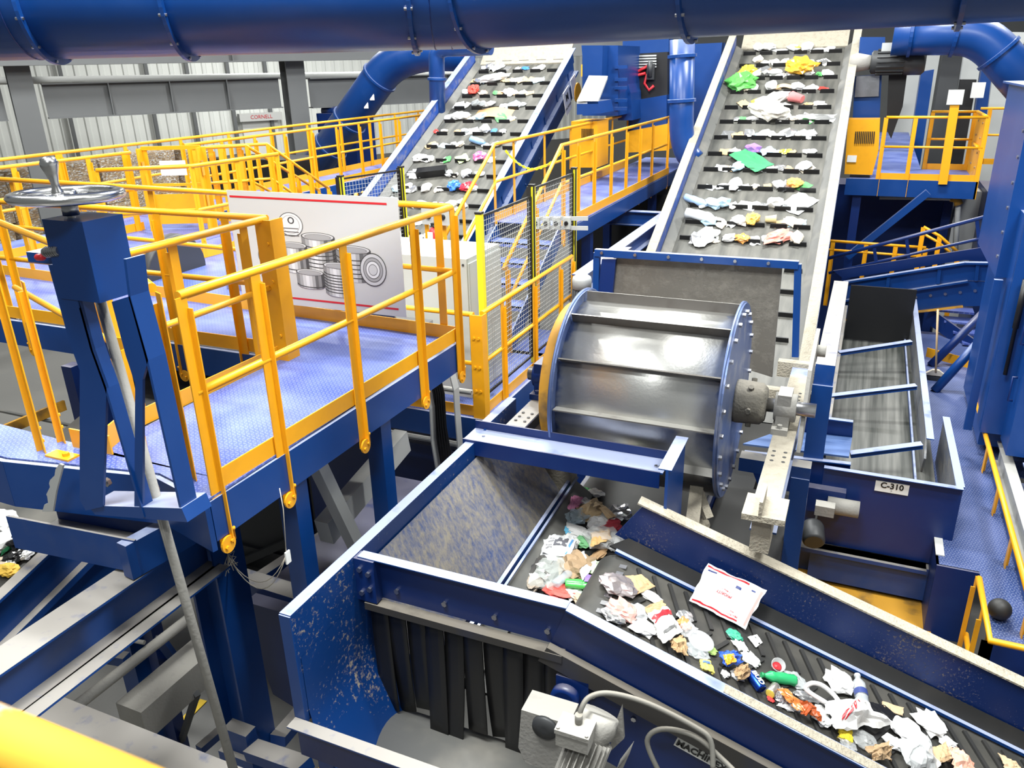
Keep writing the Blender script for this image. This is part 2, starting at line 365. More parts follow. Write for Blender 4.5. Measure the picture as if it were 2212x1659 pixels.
# steel columns and girders of the hall
def col_at(p, name, label, h=12, w_=.62, d=.5):
    m = MB(); t = .03
    for o in (-d/2, d/2): m.prism([p+ud*-w_/2+un*(o-t/2), p+ud*w_/2+un*(o-t/2), p+ud*w_/2+un*(o+t/2), p+ud*-w_/2+un*(o+t/2)], Z*h)
    m.prism([p+ud*-t/2+un*-d/2, p+ud*t/2+un*-d/2, p+ud*t/2+un*d/2, p+ud*-t/2+un*d/2], Z*h)
    return tag(m.build(name, 'grey_paint'), label, 'column')
pc1 = bplane(72, 300); pc1.z = 0; pc2 = bplane(640, 230); pc2.z = 0
col_at(pc1, 'steel_column', 'grey steel column at far left under the duct, in front of bales', w_=.5)
col_at(pc2, 'steel_column', 'grey steel column left of the sloping blue duct', w_=.52)
col_at(pc1+un*3.2+ud*.3, 'steel_column', 'slim grey column standing just behind the left hall column', w_=.3)
def girder(a, b, zt, zb, label, wd=.35):
    a = Vector((a.x, a.y, (zt+zb)/2)); b = Vector((b.x, b.y, (zt+zb)/2))
    t = thing('steel_girder', label, 'girder', a)
    m = MB(); m.ibeam(a, b, wd, zt-zb, .03); m.build('beam', 'grey_paint', t)
    n = 4
    for k in range(1, n):
        q = a.lerp(b, k/n)
        m = MB(); m.box((q.x-.02, q.y-.02, zb+.03), (q.x+.02, q.y+.02, zt-.03)); m.bm.transform(Matrix.Identity(4)); m.bar(q-un*.17, q+un*.17, .02, zt-zb-.06); m.build('stiffener', 'grey_paint', t)
    return t
zt = bplane(100, 180).z; zb = bplane(100, 257).z
girder(pc1-ud*9, pc1-ud*.42, zt, zb, 'deep grey girder running out of frame left of the first column')
girder(pc1+ud*.42, pc2-ud*.42, zt, zb, 'deep grey girder between the two left hall columns')
girder(pc2+ud*.42, pc2+ud*9, zt-.05, zb-.05, 'deep grey girder right of the second column behind sloping duct')
zu = bplane(100, 142).z
girder(pc1-ud*9-un*.6, pc2+ud*12-un*.6, zu+.8, zu, 'upper grey girder just below the big overhead duct', .45)
m = MB(); q0 = bplane(70, 172, 1.2); q1 = bplane(600, 170, 1.2); m.tube([q0-ud*2, q1+ud*8], .09, 10); tag(m.build('gutter_pipe', 'white'), 'white horizontal pipe running above the deep grey girder', 'pipe')
for k, (px, py) in enumerate(((160, 300), (337, 285), (505, 270), (400, 150), (588, 300))):
    p = Pn(px, py, wp, un)-un*.25; p.z = 0
    m = MB(); m.bar(p, p+Z*12, .12, .16, un)
    tag(m.build('wall_post', 'grey_paint'), ('grey wall post nearest the left hall column, against white siding', 'second grey wall post right of the left hall column, against siding', 'grey wall post just left of the roll-up door', 'dark wall post in the cream siding above the deep girder', 'grey post in front of the right half of the roll-up door')[k], 'post')
# white roll-up door in the far wall
a = Pn(520, 262, wp, un)-un*.12; b = Pn(596, 262, wp, un)-un*.12
t = thing('roller_door', 'white roll-up door with red lettering on its hood, far wall', 'door', (a.x, a.y, 0))
m = MB(); m.prism([Vector((a.x, a.y, 0)), Vector((b.x, b.y, 0)), Vector((b.x, b.y, 0))-un*.06, Vector((a.x, a.y, 0))-un*.06], Z*(a.z)); m.build('curtain', 'white', t)
m = MB(); hz = Pn(520, 245, wp, un).z
m.prism([Vector((a.x, a.y, a.z))-ud*.15, Vector((b.x, b.y, a.z))+ud*.15, Vector((b.x, b.y, a.z))+ud*.15-un*.35, Vector((a.x, a.y, a.z))-ud*.15-un*.35], Z*(hz-a.z)); m.build('hood', 'white_panel', t)
cc = (a+b)/2-un*.36; text_mesh('CORNELL', .2, 'red', 'lettering', t, (cc.x, cc.y, (a.z+hz)/2), ud, Z)
# bales of cardboard
bx = Pz(160, 351, 4.05).x
k = 0
for iy, y in enumerate(np.arange(13.1, 22, 1.55)):
    for iz in range(3):
        m = MB(); j = random.uniform(-.12, .12)
        m.box((bx-1.1, y+.03, iz*1.345+.005), (bx+j, y+1.5, iz*1.345+1.335))
        bmesh.ops.subdivide_edges(m.bm, edges=m.bm.edges[:], cuts=7, use_grid_fill=True)
        for v in m.bm.verts:
            d = noise.noise_vector(v.co*3.1)*.06; v.co += Vector((d.x, d.y*.4, d.z*.25))
        o = m.build('cardboard_bale', 'bale_cardboard')
        tag(o, 'pressed cardboard bale, %s row from the top, %s stack from the left' % (ORD[3-iz], ORD[iy+1]), 'bale', 'stacked cardboard bales')

# ================================================================== railings
def post_mesh(m, p, zb, zt, d, side, w_=.07):
    d = Vector(d).normalized(); s = Vector(side).normalized()
    b = Vector((p[0], p[1], zb)); h = zt-zb
    m.prism([b-d*w_/2, b+d*w_/2, b+d*w_/2+s*.007, b-d*w_/2+s*.007], Z*h)
    for e in (1,): m.prism([b+d*(w_/2-.007)*e+s*.007, b+d*w_/2*e+s*.007, b+d*w_/2*e+s*.035, b+d*(w_/2-.007)*e+s*.035], Z*(h-.06))
    for zz in (.12, .2): m.bolt(b+Z*zz-s*.0, -s, .011, .012)
def railing(label, pts, posts, zd, h=1.07, toe=True, mid=True, group=None, zdrop=.12, side=None, foot=False, name='guard_rail', rr=.025, mids=None):
    """pts: plan polyline (x, y); posts: positions along the polyline 0..n-1 (segment index + fraction)"""
    pts = [Vector((p[0], p[1], p[2] if len(p) > 2 else zd)) for p in pts]
    t = thing(name, label, 'railing', pts[0], group)
    m = MB(); m.tube([p+Z*h for p in pts], rr, 10); m.build('top_rail', 'yellow', t)
    for f in (mids or ([.53] if mid else [])):
        m = MB(); m.tube([p+Z*h*f for p in pts], rr*.88, 10); m.build('mid_rail', 'yellow', t)
    if toe:
        m = MB()
        for p, q in zip(pts, pts[1:]): m.bar(p+Z*.055, q+Z*.055, .008, .11)
        m.build('toe_board', 'yellow', t)
    for s in posts:
        i = min(int(s), len(pts)-2); p = pts[i].lerp(pts[i+1], s-i); d = (pts[i+1]-pts[i]); d.z = 0; d.normalize()
        sd = Vector(side) if side else d.cross(Z)
        m = MB(); post_mesh(m, p+sd*.012, p.z-zdrop, p.z+h-.005, d, sd); po = m.build('post', 'yellow', t)
        if foot:
            m = MB(); b = p+sd*.03-Z*(zdrop-.01)
            m.lathe([(.05, 0), (.05, .012)], b+Z*.0+sd*.0, sd, 20, False); m.bolt(b+sd*.013-d*.02-Z*.01, sd); m.bolt(b+sd*.013+d*.02+Z*.015, sd, .009, .01); m.lathe([(.008, 0), (.008, .06), (.012, .06), (.012, .075)], b+d*.055, Z, 8)
            m.build('foot', 'yellow', po)
    return t
# ================================================================== front platform (upper deck level 4.3)
DK = 4.3
t = thing('platform', 'blue tread-plate platform in the left foreground under yellow guard rails', 'platform', (-3.5, 4, DK))
m = MB()
m.box((-3.97, 2.85, DK-.012), (-2.93, 5.5, DK))
m.prism([(-8.9, 4.62, DK-.012), (-3.97, 4.62, DK-.012), (-3.97, 5.5, DK-.012), (-8.9, 5.78, DK-.012)], (0, 0, .012))
m.prism([(-5.9, 2.95, DK-.012), (-5.9, 2.62, DK-.012), (-4.4, 2.6, DK-.012), (-3.4, 2.78, DK-.012), (-2.93, 2.66, DK-.012), (-2.93, 2.85, DK-.012), (-4.1, 2.88, DK-.012)], (0, 0, .012))
m.build('deck', 'tread', t)
m = MB(); m.bar((-2.95, 2.66, DK-.14), (-2.9, 5.44, DK-.14), .05, .24); m.build('edge_beam', 'blue', t)
m = MB(); m.bar((-2.9, 5.47, DK-.14), (-8.9, 5.78, DK-.14), .05, .24); m.build('edge_beam', 'blue', t)
m = MB(); m.bar((-3.97, 4.6, DK-.14), (-8.9, 4.6, DK-.14), .05, .24); m.build('edge_beam', 'blue', t)
m = MB(); m.bar((-3.99, 2.9, DK-.14), (-3.99, 4.6, DK-.14), .05, .24); m.build('edge_beam', 'blue', t)
m = MB(); m.bar((-2.93, 2.64, DK-.16), (-3.4, 2.76, DK-.16), .03, .3); m.bar((-3.4, 2.76, DK-.16), (-4.4, 2.58, DK-.16), .03, .3); m.bar((-4.4, 2.58, DK-.16), (-5.9, 2.6, DK-.16), .03, .3); m.build('edge_beam', 'blue', t)
# notched grey bracket on the near edge beam
m = MB(); a = Pz(125, 1000, 4.24)
pp = [(132, 1000), (140, 1003), (125, 1060), (118, 1103), (95, 1103), (100, 1088), (108, 1085), (106, 1070), (104, 1066), (112, 1050), (110, 1042), (112, 1035), (122, 1025), (124, 1012)]
m.prism([Py(x, y, 2.52) for x, y in pp], (0, -.012, 0)); m.build('notched_bracket', 'grey_light', t)
for q in ((235, 1040), (338, 1052)):
    m = MB(); m.bolt(Py(*q, 2.6), (0, -1, 0), .025, .02); m.bolt(Py(*q, 2.6), (0, -1, 0), .013, .04); m.build('bolt', 'steel', t)
railing('yellow rail along the right edge of the front platform, beside the hopper', [(-2.95, 2.72), (-2.88, 5.4)], [.0, .19, .48, .78, .995], DK, side=(1, 0, 0), foot=True, zdrop=.32)
railing('yellow rail along the far edge of front platform behind the white sign', [(-2.9, 5.42), (-8.9, 5.76)], [.02, .2, .38, .55, .72, .9], DK, side=(0, 1, 0))
railing('inner yellow rail beside the square platform opening, running left', [(-3.97, 4.6), (-7.2, 4.6)], [.12, .33, .6, .9], DK, side=(0, -1, 0), zdrop=.3, foot=True)
railing('inner yellow rail of the platform opening, coming towards the hand wheel frame', [(-3.97, 4.58), (-4.0, 3.15)], [.15, .6, .98], DK, side=(-1, 0, 0))
# heavy corner post
m = MB(); m.box((-4.02, 4.52, DK), (-3.88, 4.535, DK+1.07)); m.box((-3.895, 4.535, DK), (-3.88, 4.66, DK+1.07))
for z_ in (.2, .62, .9): m.bolt((-3.92, 4.52, DK+z_), (0, -1, 0))
tag(m.build('corner_post', 'yellow', loc=(-3.95, 4.58, DK)), 'wide yellow angle post at the inner rail corner before the can sign', 'post')
t = railing('near yellow rail passing behind the blue hand wheel frame', [(-5.9, 3.9), (-3.42, 2.93), (-3.2, 2.8)], [], DK, toe=False)
for f, a, b in ((.5, .78, 0), (0, 0, 0)):
    pass
for px_, y_ in ((1.85, 2.82),):
    m = MB(); post_mesh(m, (-3.16, 2.8), DK-.3, DK+1.05, (-.9, .4, 0), (0, -1, 0)); m.build('post', 'yellow', t)
m = MB(); post_mesh(m, Pz(97, 975, DK), DK-.05, DK+1.08, (-.9, .4, 0), (-.4, -.9, 0), .075); m.build('post', 'yellow', t)
m = MB(); post_mesh(m, Pz(140, 955, DK), DK-.02, DK+1.0, (-.9, .4, 0), (-.4, -.9, 0), .06); m.build('post', 'yellow', t)
a = Pz(120, 985, DK); m = MB(); m.box((a.x-.05, a.y-.03, DK), (a.x+.14, a.y+.05, DK+.012)); m.bolt((a.x+.08, a.y+.01, DK+.012), Z, .02, .02); m.build('base_plate', 'yellow', t)
# short yellow posts standing behind the frame legs
m = MB(); post_mesh(m, Pz(300, 1005, DK)+Vector((0, .05, 0)), DK, DK+.75, (1, 0, 0), (0, -1, 0), .08); tag(m.build('stub_post', 'yellow', loc=Pz(270, 1005, DK)), 'yellow post seen between the legs of the hand wheel frame', 'post')
m = MB(); m.bar(Pz(232, 975, DK)+Z*.07, Pz(318, 900, DK)+Z*.07, .01, .14); m.bar(Pz(160, 968, DK)+Z*.07, Pz(245, 985, DK)+Z*.07, .01, .12); tag(m.build('kick_plate', 'yellow'), 'low yellow kick plate seen through the hand wheel frame', 'kick plate')
# ------------------------------------------------------------------ white sign with printed cans
y0 = 5.36
tl, tr, br_, bl = (Py(493, 408, y0), Py(857, 430, y0), Py(880, 693, y0), Py(520, 640, y0))
xl = (tl.x+bl.x)/2; xr = (tr.x+br_.x)/2; zt_ = (tl.z+tr.z)/2; zb_ = (br_.z+bl.z)/2
t = thing('sign_board', 'large white sign with printed food cans hung on the far platform rail', 'sign', ((xl+xr)/2, y0, zb_))
SW, SH = xr-xl, zt_-zb_
m = MB(); m.box((xl, y0, zb_), (xr, y0+.006, zt_)); m.build('panel', 'white_panel', t)
def S(u, v, o=.0015): return Vector((xl+u*SW, y0-o, zb_+(1-v)*SH))
def strip(u0, v0, u1, v1, name, mm):
    m = MB(); m._f([m.bm.verts.new(p) for p in (S(u0, v1), S(u1, v1), S(u1, v0), S(u0, v0))]); return m.build(name, mm, t)
strip(.015, .045, .94, .062, 'red_stripe', 'red'); strip(.035, .925, .96, .942, 'red_stripe', 'red')
for g in range(7): mat('print_%d' % g, tuple([(.55, .35, .22, .12, .06, .03, .7)[g]]*3), .5)
PR = ['print_%d' % g for g in range(7)]
def disc(m, cu, cv, ru, rv, g, o, n=28, rot=0):
    m.mi = g; vs = []
    for k in range(n):
        a = -2*math.pi*k/n; x = ru*math.cos(a); yv = rv*math.sin(a)
        vs.append(m.bm.verts.new(S(cu+x*math.cos(rot)-yv*math.sin(rot)*SH/SW, cv+x*math.sin(rot)*SW/SH+yv*math.cos(rot), o)))
    m._f(vs)
def can(m, u, vt, w_, h, ribs=6, ell=.03, o=.0016):
    e = ell
    cols = (2, 1, 0, 6, 0, 1, 3, 2, 4)
    n = len(cols)
    for i, g in enumerate(cols):
        a, b = -1+2*i/n, -1+2*(i+1)/n; m.mi = g
        f = lambda x: e*math.sqrt(max(0, 1-x*x))
        m._f([m.bm.verts.new(S(u+a*w_/2, vt+h+f(a), o)), m.bm.verts.new(S(u+b*w_/2, vt+h+f(b), o)), m.bm.verts.new(S(u+b*w_/2, vt, o)), m.bm.verts.new(S(u+a*w_/2, vt, o))])
    for r_ in range(ribs):
        v0 = vt+h*(.22+.62*r_/max(1, ribs-1) if ribs > 1 else .85)
        for i in range(10):
            a, b = -1+2*i/10, -1+2*(i+1)/10; f = lambda x: e*math.sqrt(max(0, 1-x*x)); m.mi = 4 if i % 3 else 5
            m._f([m.bm.verts.new(S(u+a*w_/2, v0+f(a)+.009, o+.0003)), m.bm.verts.new(S(u+b*w_/2, v0+f(b)+.009, o+.0003)), m.bm.verts.new(S(u+b*w_/2, v0+f(b), o+.0003)), m.bm.verts.new(S(u+a*w_/2, v0+f(a), o+.0003))])
    disc(m, u, vt, w_/2, e, 4, o+.0005); disc(m, u, vt, w_/2*.93, e*.88, 0, o+.0008); disc(m, u, vt+.003, w_/2*.8, e*.7, 2, o+.0011); disc(m, u, vt+.004, w_/2*.74, e*.62, 1, o+.0014)
m = MB()
# upright lid behind
m.mi = 3; disc(m, .375, .27, .075, .105, 3, .001); m.mi = 3
for (cu, cv, ru, rv, g, o) in ((.375, .27, .07, .098, 6, .0012), (.375, .27, .055, .08, 1, .0014), (.375, .27, .052, .076, 6, .0016), (.38, .235, .02, .03, 4, .0018), (.38, .235, .012, .02, 6, .002)): disc(m, cu, cv, ru, rv, g, o)
for vv in (.3, .33, .36):
    m.mi = 3; m._f([m.bm.verts.new(S(a, b, .0021)) for a, b in ((.33, vv+.008), (.42, vv+.008), (.42, vv), (.33, vv))])
disc(m, .19, .57, .045, .09, 3, .001); disc(m, .19, .57, .038, .08, 6, .0013); disc(m, .19, .59, .02, .03, 2, .0016)
can(m, .53, .36, .2, .28, 6, .035, .0012)
can(m, .73, .45, .2, .25, 5, .035, .0014)
can(m, .38, .45, .16, .22, 1, .03, .003)
can(m, .2, .68, .1, .08, 1, .02, .003)
can(m, .63, .6, .17, .25, 7, .03, .0046)
can(m, .46, .68, .17, .12, 1, .03, .0046)
for ru, g, o in ((.1, 4, .003), (.094, 0, .0034), (.075, 3, .0038), (.07, 1, .0042), (.055, 3, .0046), (.05, 6, .005), (.035, 2, .0054), (.03, 0, .0058)): disc(m, .835, .61, ru*.75, ru*1.45, g, o, rot=.25)
m.build('can_print', PR, t)
# ------------------------------------------------------------------ blue hand wheel frame
t = thing('gate_actuator', 'blue steel frame with chrome hand wheel and threaded rod, left foreground', 'hand wheel', (-3.05, 2.42, 4.05))
wc = Pd(145, 424, 3.4)
m = MB(); m.lathe([(.2, -.02), (.225, -.012), (.235, .004), (.225, .02), (.2, .028), (.185, .02), (.18, .004), (.185, -.012)], wc, (.0, .03, 1), 40); m.bm.faces.ensure_lookup_table()
for a in (0, 2.09, 4.19): m.bar(wc, wc+Vector((math.cos(a)*.2, math.sin(a)*.2, 0)), .045, .014)
m.lathe([(.035, -.04), (.045, -.03), (.045, .02), (.03, .03)], wc, Z, 20)
hw = m.build('hand_wheel', 'chrome', t)
hp = Pd(126, 421, 3.25)
m = MB(); m.lathe([(.026, 0), (.024, .012), (.017, .03), (.016, .05), (.024, .085), (.034, .115), (.036, .128), (.028, .146), (.012, .153), (.004, .154)], hp, (-.1, 0, 1), 20); m.build('crank_grip', 'chrome', hw)
sp_ = Pd(158, 462, 3.4)
m = MB(); m.lathe([(.034, -.02), (.034, .03)], wc-Z*.06, Z, 20); m.build('hub_nut', 'steel', t)
m = MB(); m.lathe([(.02, -.16)]+[(.02 if k % 2 else .016, -.15+.009*k) for k in range(14)], wc-Z*.03, Z, 16); m.build('screw', 'steel', t)
def fp(x, y, yy=2.38): return Py(x, y, yy)
yw = 2.33; A_ = fp(92, 483, yw); B_ = fp(177, 480, yw); xe = B_.x; y1_ = Px(266, 470, xe).y; z1_ = B_.z; z0_ = fp(215, 655, yw).z
m = MB(); m.box((A_.x, yw, z0_), (xe, y1_, z1_)); m.build('gear_housing', 'blue_clean', t, bevel=.012)
def ribbon(pts, dy, yy=2.335):
    m = MB(); q = [fp(x, y, yy) for x, y in pts]
    for a, b in zip(q, q[1:]): m.prism([a, b, b+Vector((0, dy, 0)), a+Vector((0, dy, 0))], (-.014, 0, 0))
    return m
for pts, yy in (([(104, 572), (150, 572), (200, 756), (230, 839), (222, 1095), (185, 1103), (172, 1080), (172, 800), (150, 740)], 2.335), ([(241, 652), (280, 640), (320, 778), (308, 820), (308, 1097), (290, 1097), (292, 830), (272, 770)], 2.345)):
    m = MB(); m.prism([fp(x, y, yy) for x, y in pts], (0, .014, 0)); m.build('leg', 'blue', t, bevel=.003)
ribbon([(150, 572), (200, 756), (230, 839), (312, 1118)], .07).build('brace', 'blue', t)
ribbon([(272, 560), (282, 640), (320, 778), (392, 1100)], .1, 2.345).build('brace', 'blue', t)
m = MB(); m.prism([fp(190, 1092, 2.34), fp(392, 1098, 2.34), fp(405, 1128, 2.34), fp(205, 1112, 2.34)], (0, .16, 0)); m.build('base_tube', 'blue', t, bevel=.004)
m = MB(); m.tube([Py(214, 640, 2.5), Py(512, 1690, 2.36)], .0245, 14); m.build('rod', 'grey_dusty', t)
# spring latch on the side of the housing
m = MB(); m.box(fp(60, 560)-Vector((.0, .0, .012)), fp(150, 553)+Vector((0, .12, .0))); m.build('latch_plate', 'blue', t)
m = MB(); m.lathe([(.022, 0), (.022, .1)], fp(98, 545, 2.34), fp(142, 540, 2.34)-fp(98, 545, 2.34), 14, False)
for k in range(6): m.lathe([(.026, .015+.014*k), (.026, .02+.014*k)], fp(98, 545, 2.34), fp(142, 540, 2.34)-fp(98, 545, 2.34), 14, False)
lp = m.build('latch_spring', 'steel', t)
m = MB(); m.lathe([(.01, 0), (.016, .01), (.016, .045), (.008, .05)], fp(78, 556, 2.33), (1, 0, .1), 12); m.build('red_knob', 'red', lp)
for x, y in ((140, 588), (155, 638)):
    m = MB(); m.bolt(fp(x, y, 2.36), (0, -1, 0), .014, .012); m.build('bolt', 'steel', t)

# ================================================================== steelwork below the front platform
def single(m, name, mm, label, cat, group=None, **k): return tag(m.build(name, mm, **k), label, cat, group)
zt = 3.72
a0 = Pz(0, 1392, zt); a1 = Pz(0, 1455, zt); xm = (a0.x+a1.x)/2
m = MB(); m.ibeam((xm, .6, zt-.14), (xm+.02, 3.14, zt-.14), .2, .28, .014); m.box((xm+.1, .6, zt-.28), (xm+.2, 3.14, zt-.266))
single(m, 'steel_beam', 'blue_dusty', 'dusty blue I-beam in the lower left meeting the tall blue column', 'beam')
cx = Pz(470, 1130, zt).x
t = thing('steel_column', 'tall blue H-section column at lower left, grey rod passing before it', 'column', (cx, 3.22, 0))
m = MB(); m.box((cx-.01, 3.1, 0), (cx+.006, 3.36, zt+.03)); m.box((cx-.24, 3.1, 0), (cx-.22, 3.36, zt+.03)); m.box((cx-.22, 3.2, 0), (cx-.01, 3.225, zt+.03)); m.build('shaft', 'blue', t)
p = Py(560, 1590, 3.1); m = MB(); m.box((cx-.1, 3.0, p.z-.1), (cx+.1, 3.1, p.z+.08)); m.box((cx-.14, 2.96, p.z-.2), (cx+.16, 3.1, p.z-.1)); m.build('bracket', 'blue_dusty', t)
m = MB(); p0 = Pz(300, 1222, zt+.02); m.bar((p0.x+.03, p0.y-.1, zt+.12), (p0.x+.1, 3.05, zt+.12), .08, .22)
single(m, 'steel_beam', 'blue', 'short blue beam lying on the dusty I-beam under the hand wheel frame', 'beam')
q0, q1 = Pz(300, 1203, zt+.13), Pz(25, 1148, zt+.13)
m = MB(); d = (q1-q0).normalized()
m.bar(q0, q1, .015, .22, dx=.0); m.bar(q0, q1, .3, .015, dx=.16, dz=-.1); m.bar(q0, q1, .015, .22, dx=.32)
single(m, 'channel_beam', 'blue_dusty', 'blue channel with dusty trough running left beneath the platform edge', 'beam')
# litter conveyor at the left edge, below
xx = -4.75
a, b = Px(0, 1278, xx), Px(118, 1168, xx); d = (b-a).normalized(); a = a-d*1.2; b = b+d*2.2
tl_ = thing('belt_conveyor', 'inclined blue litter conveyor partly seen at the left edge of the photo', 'conveyor', a)
n_ = d.cross(Vector((-1, 0, 0))).normalized(); n_ = n_ if n_.z > 0 else -n_
m = MB(); m.prism([a, b, b-n_*.62, a-n_*.62], (.02, 0, 0)); m.build('side_wall', 'blue', tl_)
m = MB(); m.bar(a+Vector((.03, 0, 0)), b+Vector((.03, 0, 0)), .09, .02, n_); m.bar(a+Vector((.05, 0, 0))-n_*.3, b+Vector((.05, 0, 0))-n_*.3, .06, .05, n_); m.build('flange', 'blue_dusty', tl_)
m = MB(); m.prism([a-n_*.2, b-n_*.2, b-n_*.2-Vector((1.3, 0, 0)), a-n_*.2-Vector((1.3, 0, 0))], n_*-.02); m.build('belt', 'belt_chevron', tl_)
LEFTBELT = (a-n_*.2, n_)
# dusty beam, pipe and braces over the floor
zb = 2.35
a, b = Pz(60, 1490, zb), Pz(500, 1690, zb)
m = MB(); m.bar((a.x-1.2, (a.y+b.y)/2-.02, zb-.1), (b.x+.25, (a.y+b.y)/2-.02, zb-.1), .2, .2); single(m, 'steel_beam', 'blue_dusty', 'broad dust-covered beam crossing the lower left corner above the floor', 'beam')
m = MB(); m.tube([Pz(120, 1560, 2.0), Pz(405, 1338, 2.0)], .045, 12); single(m, 'pipe', 'grey_dusty', 'dusty brown pipe slanting under the I-beam at lower left', 'pipe')
m = MB(); m.tube([Pz(130, 1465, 2.1), Pz(250, 1378, 2.1), Pz(312, 1388, 2.1)], .018, 8); single(m, 'pipe', 'grey_dusty', 'thin bent conduit hanging below the I-beam, lower left', 'pipe')
a, b = Pz(285, 1560, 1.5), Pz(445, 1420, 1.5)
m = MB(); m.bar(a, b, .28, .3); single(m, 'steel_beam', 'grey_dusty', 'dark dirt-caked box beam low behind the broad dusty beam', 'beam')
a = Pz(318, 1520, .8)
m = MB(); m.box((a.x-.1, a.y-.1, 0), (a.x+.1, a.y+.1, 2.4)); single(m, 'support_post', 'blue', 'blue support post standing on the floor at lower left', 'post')
for k, (p, q, z0, z1, ww, lb) in enumerate((((215, 1415), (275, 1425), 1.7, 1.7, .09, 'short blue horizontal strut left of the floor-standing blue post'), ((345, 1380), (400, 1455), 1.8, 1.0, .07, 'blue diagonal brace right of the floor-standing blue post'),
                                        ((392, 1600), (425, 1498), .4, 1.4, .05, 'thin dark strut standing near the yellow floor line'), ((430, 1620), (500, 1560), .5, .5, .08, 'low blue floor rail behind the leaning grey rod'))):
    m = MB(); m.bar(Pz(*p, z0), Pz(*q, z1), ww, ww); single(m, 'brace', 'blue_dusty' if k != 2 else 'grey_dark', lb, 'brace')
a, b = Pz(366, 1587, .01), Pz(440, 1512, .01)
m = MB(); m.bar(a, b, .09, .004); struct('trim_2', m, 'floor_yellow')
# string tied to the column with a small tag
m = MB()
pth = [Px(604, 1055, -2.85), Px(612, 1100, -2.85), Px(618, 1190, -2.85)]
m.tube(pth, .003, 5)
c1 = [Px(468, 1130, cx+.01), Px(488, 1192, cx+.03)]; m.tube(c1, .004, 5)
for k in range(12):
    a = Px(492, 1200, cx+.03); m.tube([a, a+Vector((random.uniform(-.02, .03), random.uniform(-.04, .05), random.uniform(-.09, .03))), a+Vector((random.uniform(0, .04), random.uniform(-.06, .08), random.uniform(-.15, -.02)))], .003, 4)
s0 = Px(500, 1215, cx+.04); s1 = Px(618, 1200, -2.85)
for sag in (.22, .17):
    m.tube([s0.lerp(s1, f/10)-Z*(sag*4*(f/10)*(1-f/10)) for f in range(11)], .003, 5)
single(m, 'string', 'rope', 'knotted pale string hanging from the platform foot to the blue column', 'string')
a = Px(620, 1200, -2.85); m = MB(); m.box((a.x, a.y-.02, a.z-.05), (a.x+.01, a.y+.02, a.z+.03)); single(m, 'tag', 'white', 'small white tag tied on the hanging string', 'tag')
# posts, braces and beams under the deck edge
def upost(px, py, x, yb, name, label, w_=.13):
    p = Px(px, py, x); m = MB(); m.box((x-w_/2, p.y-w_/2, yb), (x+w_/2, p.y+w_/2, 4.03)); return single(m, name, 'blue', label, 'post')
upost(815, 900, -3.02, 0, 'support_post', 'blue post under the front platform, right of the grey diagonal brace')
upost(628, 1030, -3.02, 0, 'support_post', 'blue post under the front platform, behind the hanging string')
m = MB(); m.bar(Px(672, 975, -3.05), Px(775, 1190, -3.05), .09, .09); single(m, 'brace', 'grey_light', 'pale diagonal brace between the two posts under the platform', 'brace')
m = MB(); m.bar(Px(480, 1110, -3.1), Px(700, 960, -3.1), .12, .16); single(m, 'steel_beam', 'blue_dusty', 'dusty blue beam just beneath the platform edge beam', 'beam')
a, b = Py(505, 1245, 3.9), Py(655, 1298, 3.9)
m = MB(); m.bar((a.x-.3, 3.9, a.z), (b.x+.1, 3.9, a.z-.03), .16, .1); single(m, 'steel_beam', 'blue_dusty', 'dust-topped cross beam left of the hopper wall', 'beam')
m = MB(); m.bar(Py(560, 1255, 4.3), Py(720, 1150, 5.0), .1, .12); single(m, 'steel_beam', 'blue_dusty', 'dusty beam end running back beside the hopper', 'beam')
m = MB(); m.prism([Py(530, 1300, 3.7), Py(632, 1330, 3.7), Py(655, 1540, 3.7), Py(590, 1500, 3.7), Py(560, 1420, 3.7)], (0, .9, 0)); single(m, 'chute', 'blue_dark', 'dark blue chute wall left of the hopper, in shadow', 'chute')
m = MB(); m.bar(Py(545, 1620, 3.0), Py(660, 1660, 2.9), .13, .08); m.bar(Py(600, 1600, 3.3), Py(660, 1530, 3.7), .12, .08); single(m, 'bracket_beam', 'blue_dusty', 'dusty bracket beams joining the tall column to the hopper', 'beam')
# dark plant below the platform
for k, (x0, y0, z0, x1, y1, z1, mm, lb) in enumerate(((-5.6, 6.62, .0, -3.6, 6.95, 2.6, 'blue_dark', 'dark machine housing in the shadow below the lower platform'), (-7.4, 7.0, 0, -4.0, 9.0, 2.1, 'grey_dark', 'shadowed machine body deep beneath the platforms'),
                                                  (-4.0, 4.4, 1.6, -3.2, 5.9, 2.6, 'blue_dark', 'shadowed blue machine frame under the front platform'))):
    m = MB(); m.box((x0, y0, z0), (x1, y1, z1)); m.box((x0+.1, y0-.05, z0+.3), (x1-.1, y0, z0+.36)); m.bar((x0, y0-.1, z0), (x1, y0-.1, z1), .1, .1); single(m, 'housing_or_shade_box', mm, lb, 'machine', bevel=.01)
m = MB(); m.bar(Px(700, 1150, -3.3), Px(870, 950, -3.3), .12, .2); single(m, 'brace', 'grey_light', 'light grey diagonal frame member in the shadow left of hopper', 'brace')
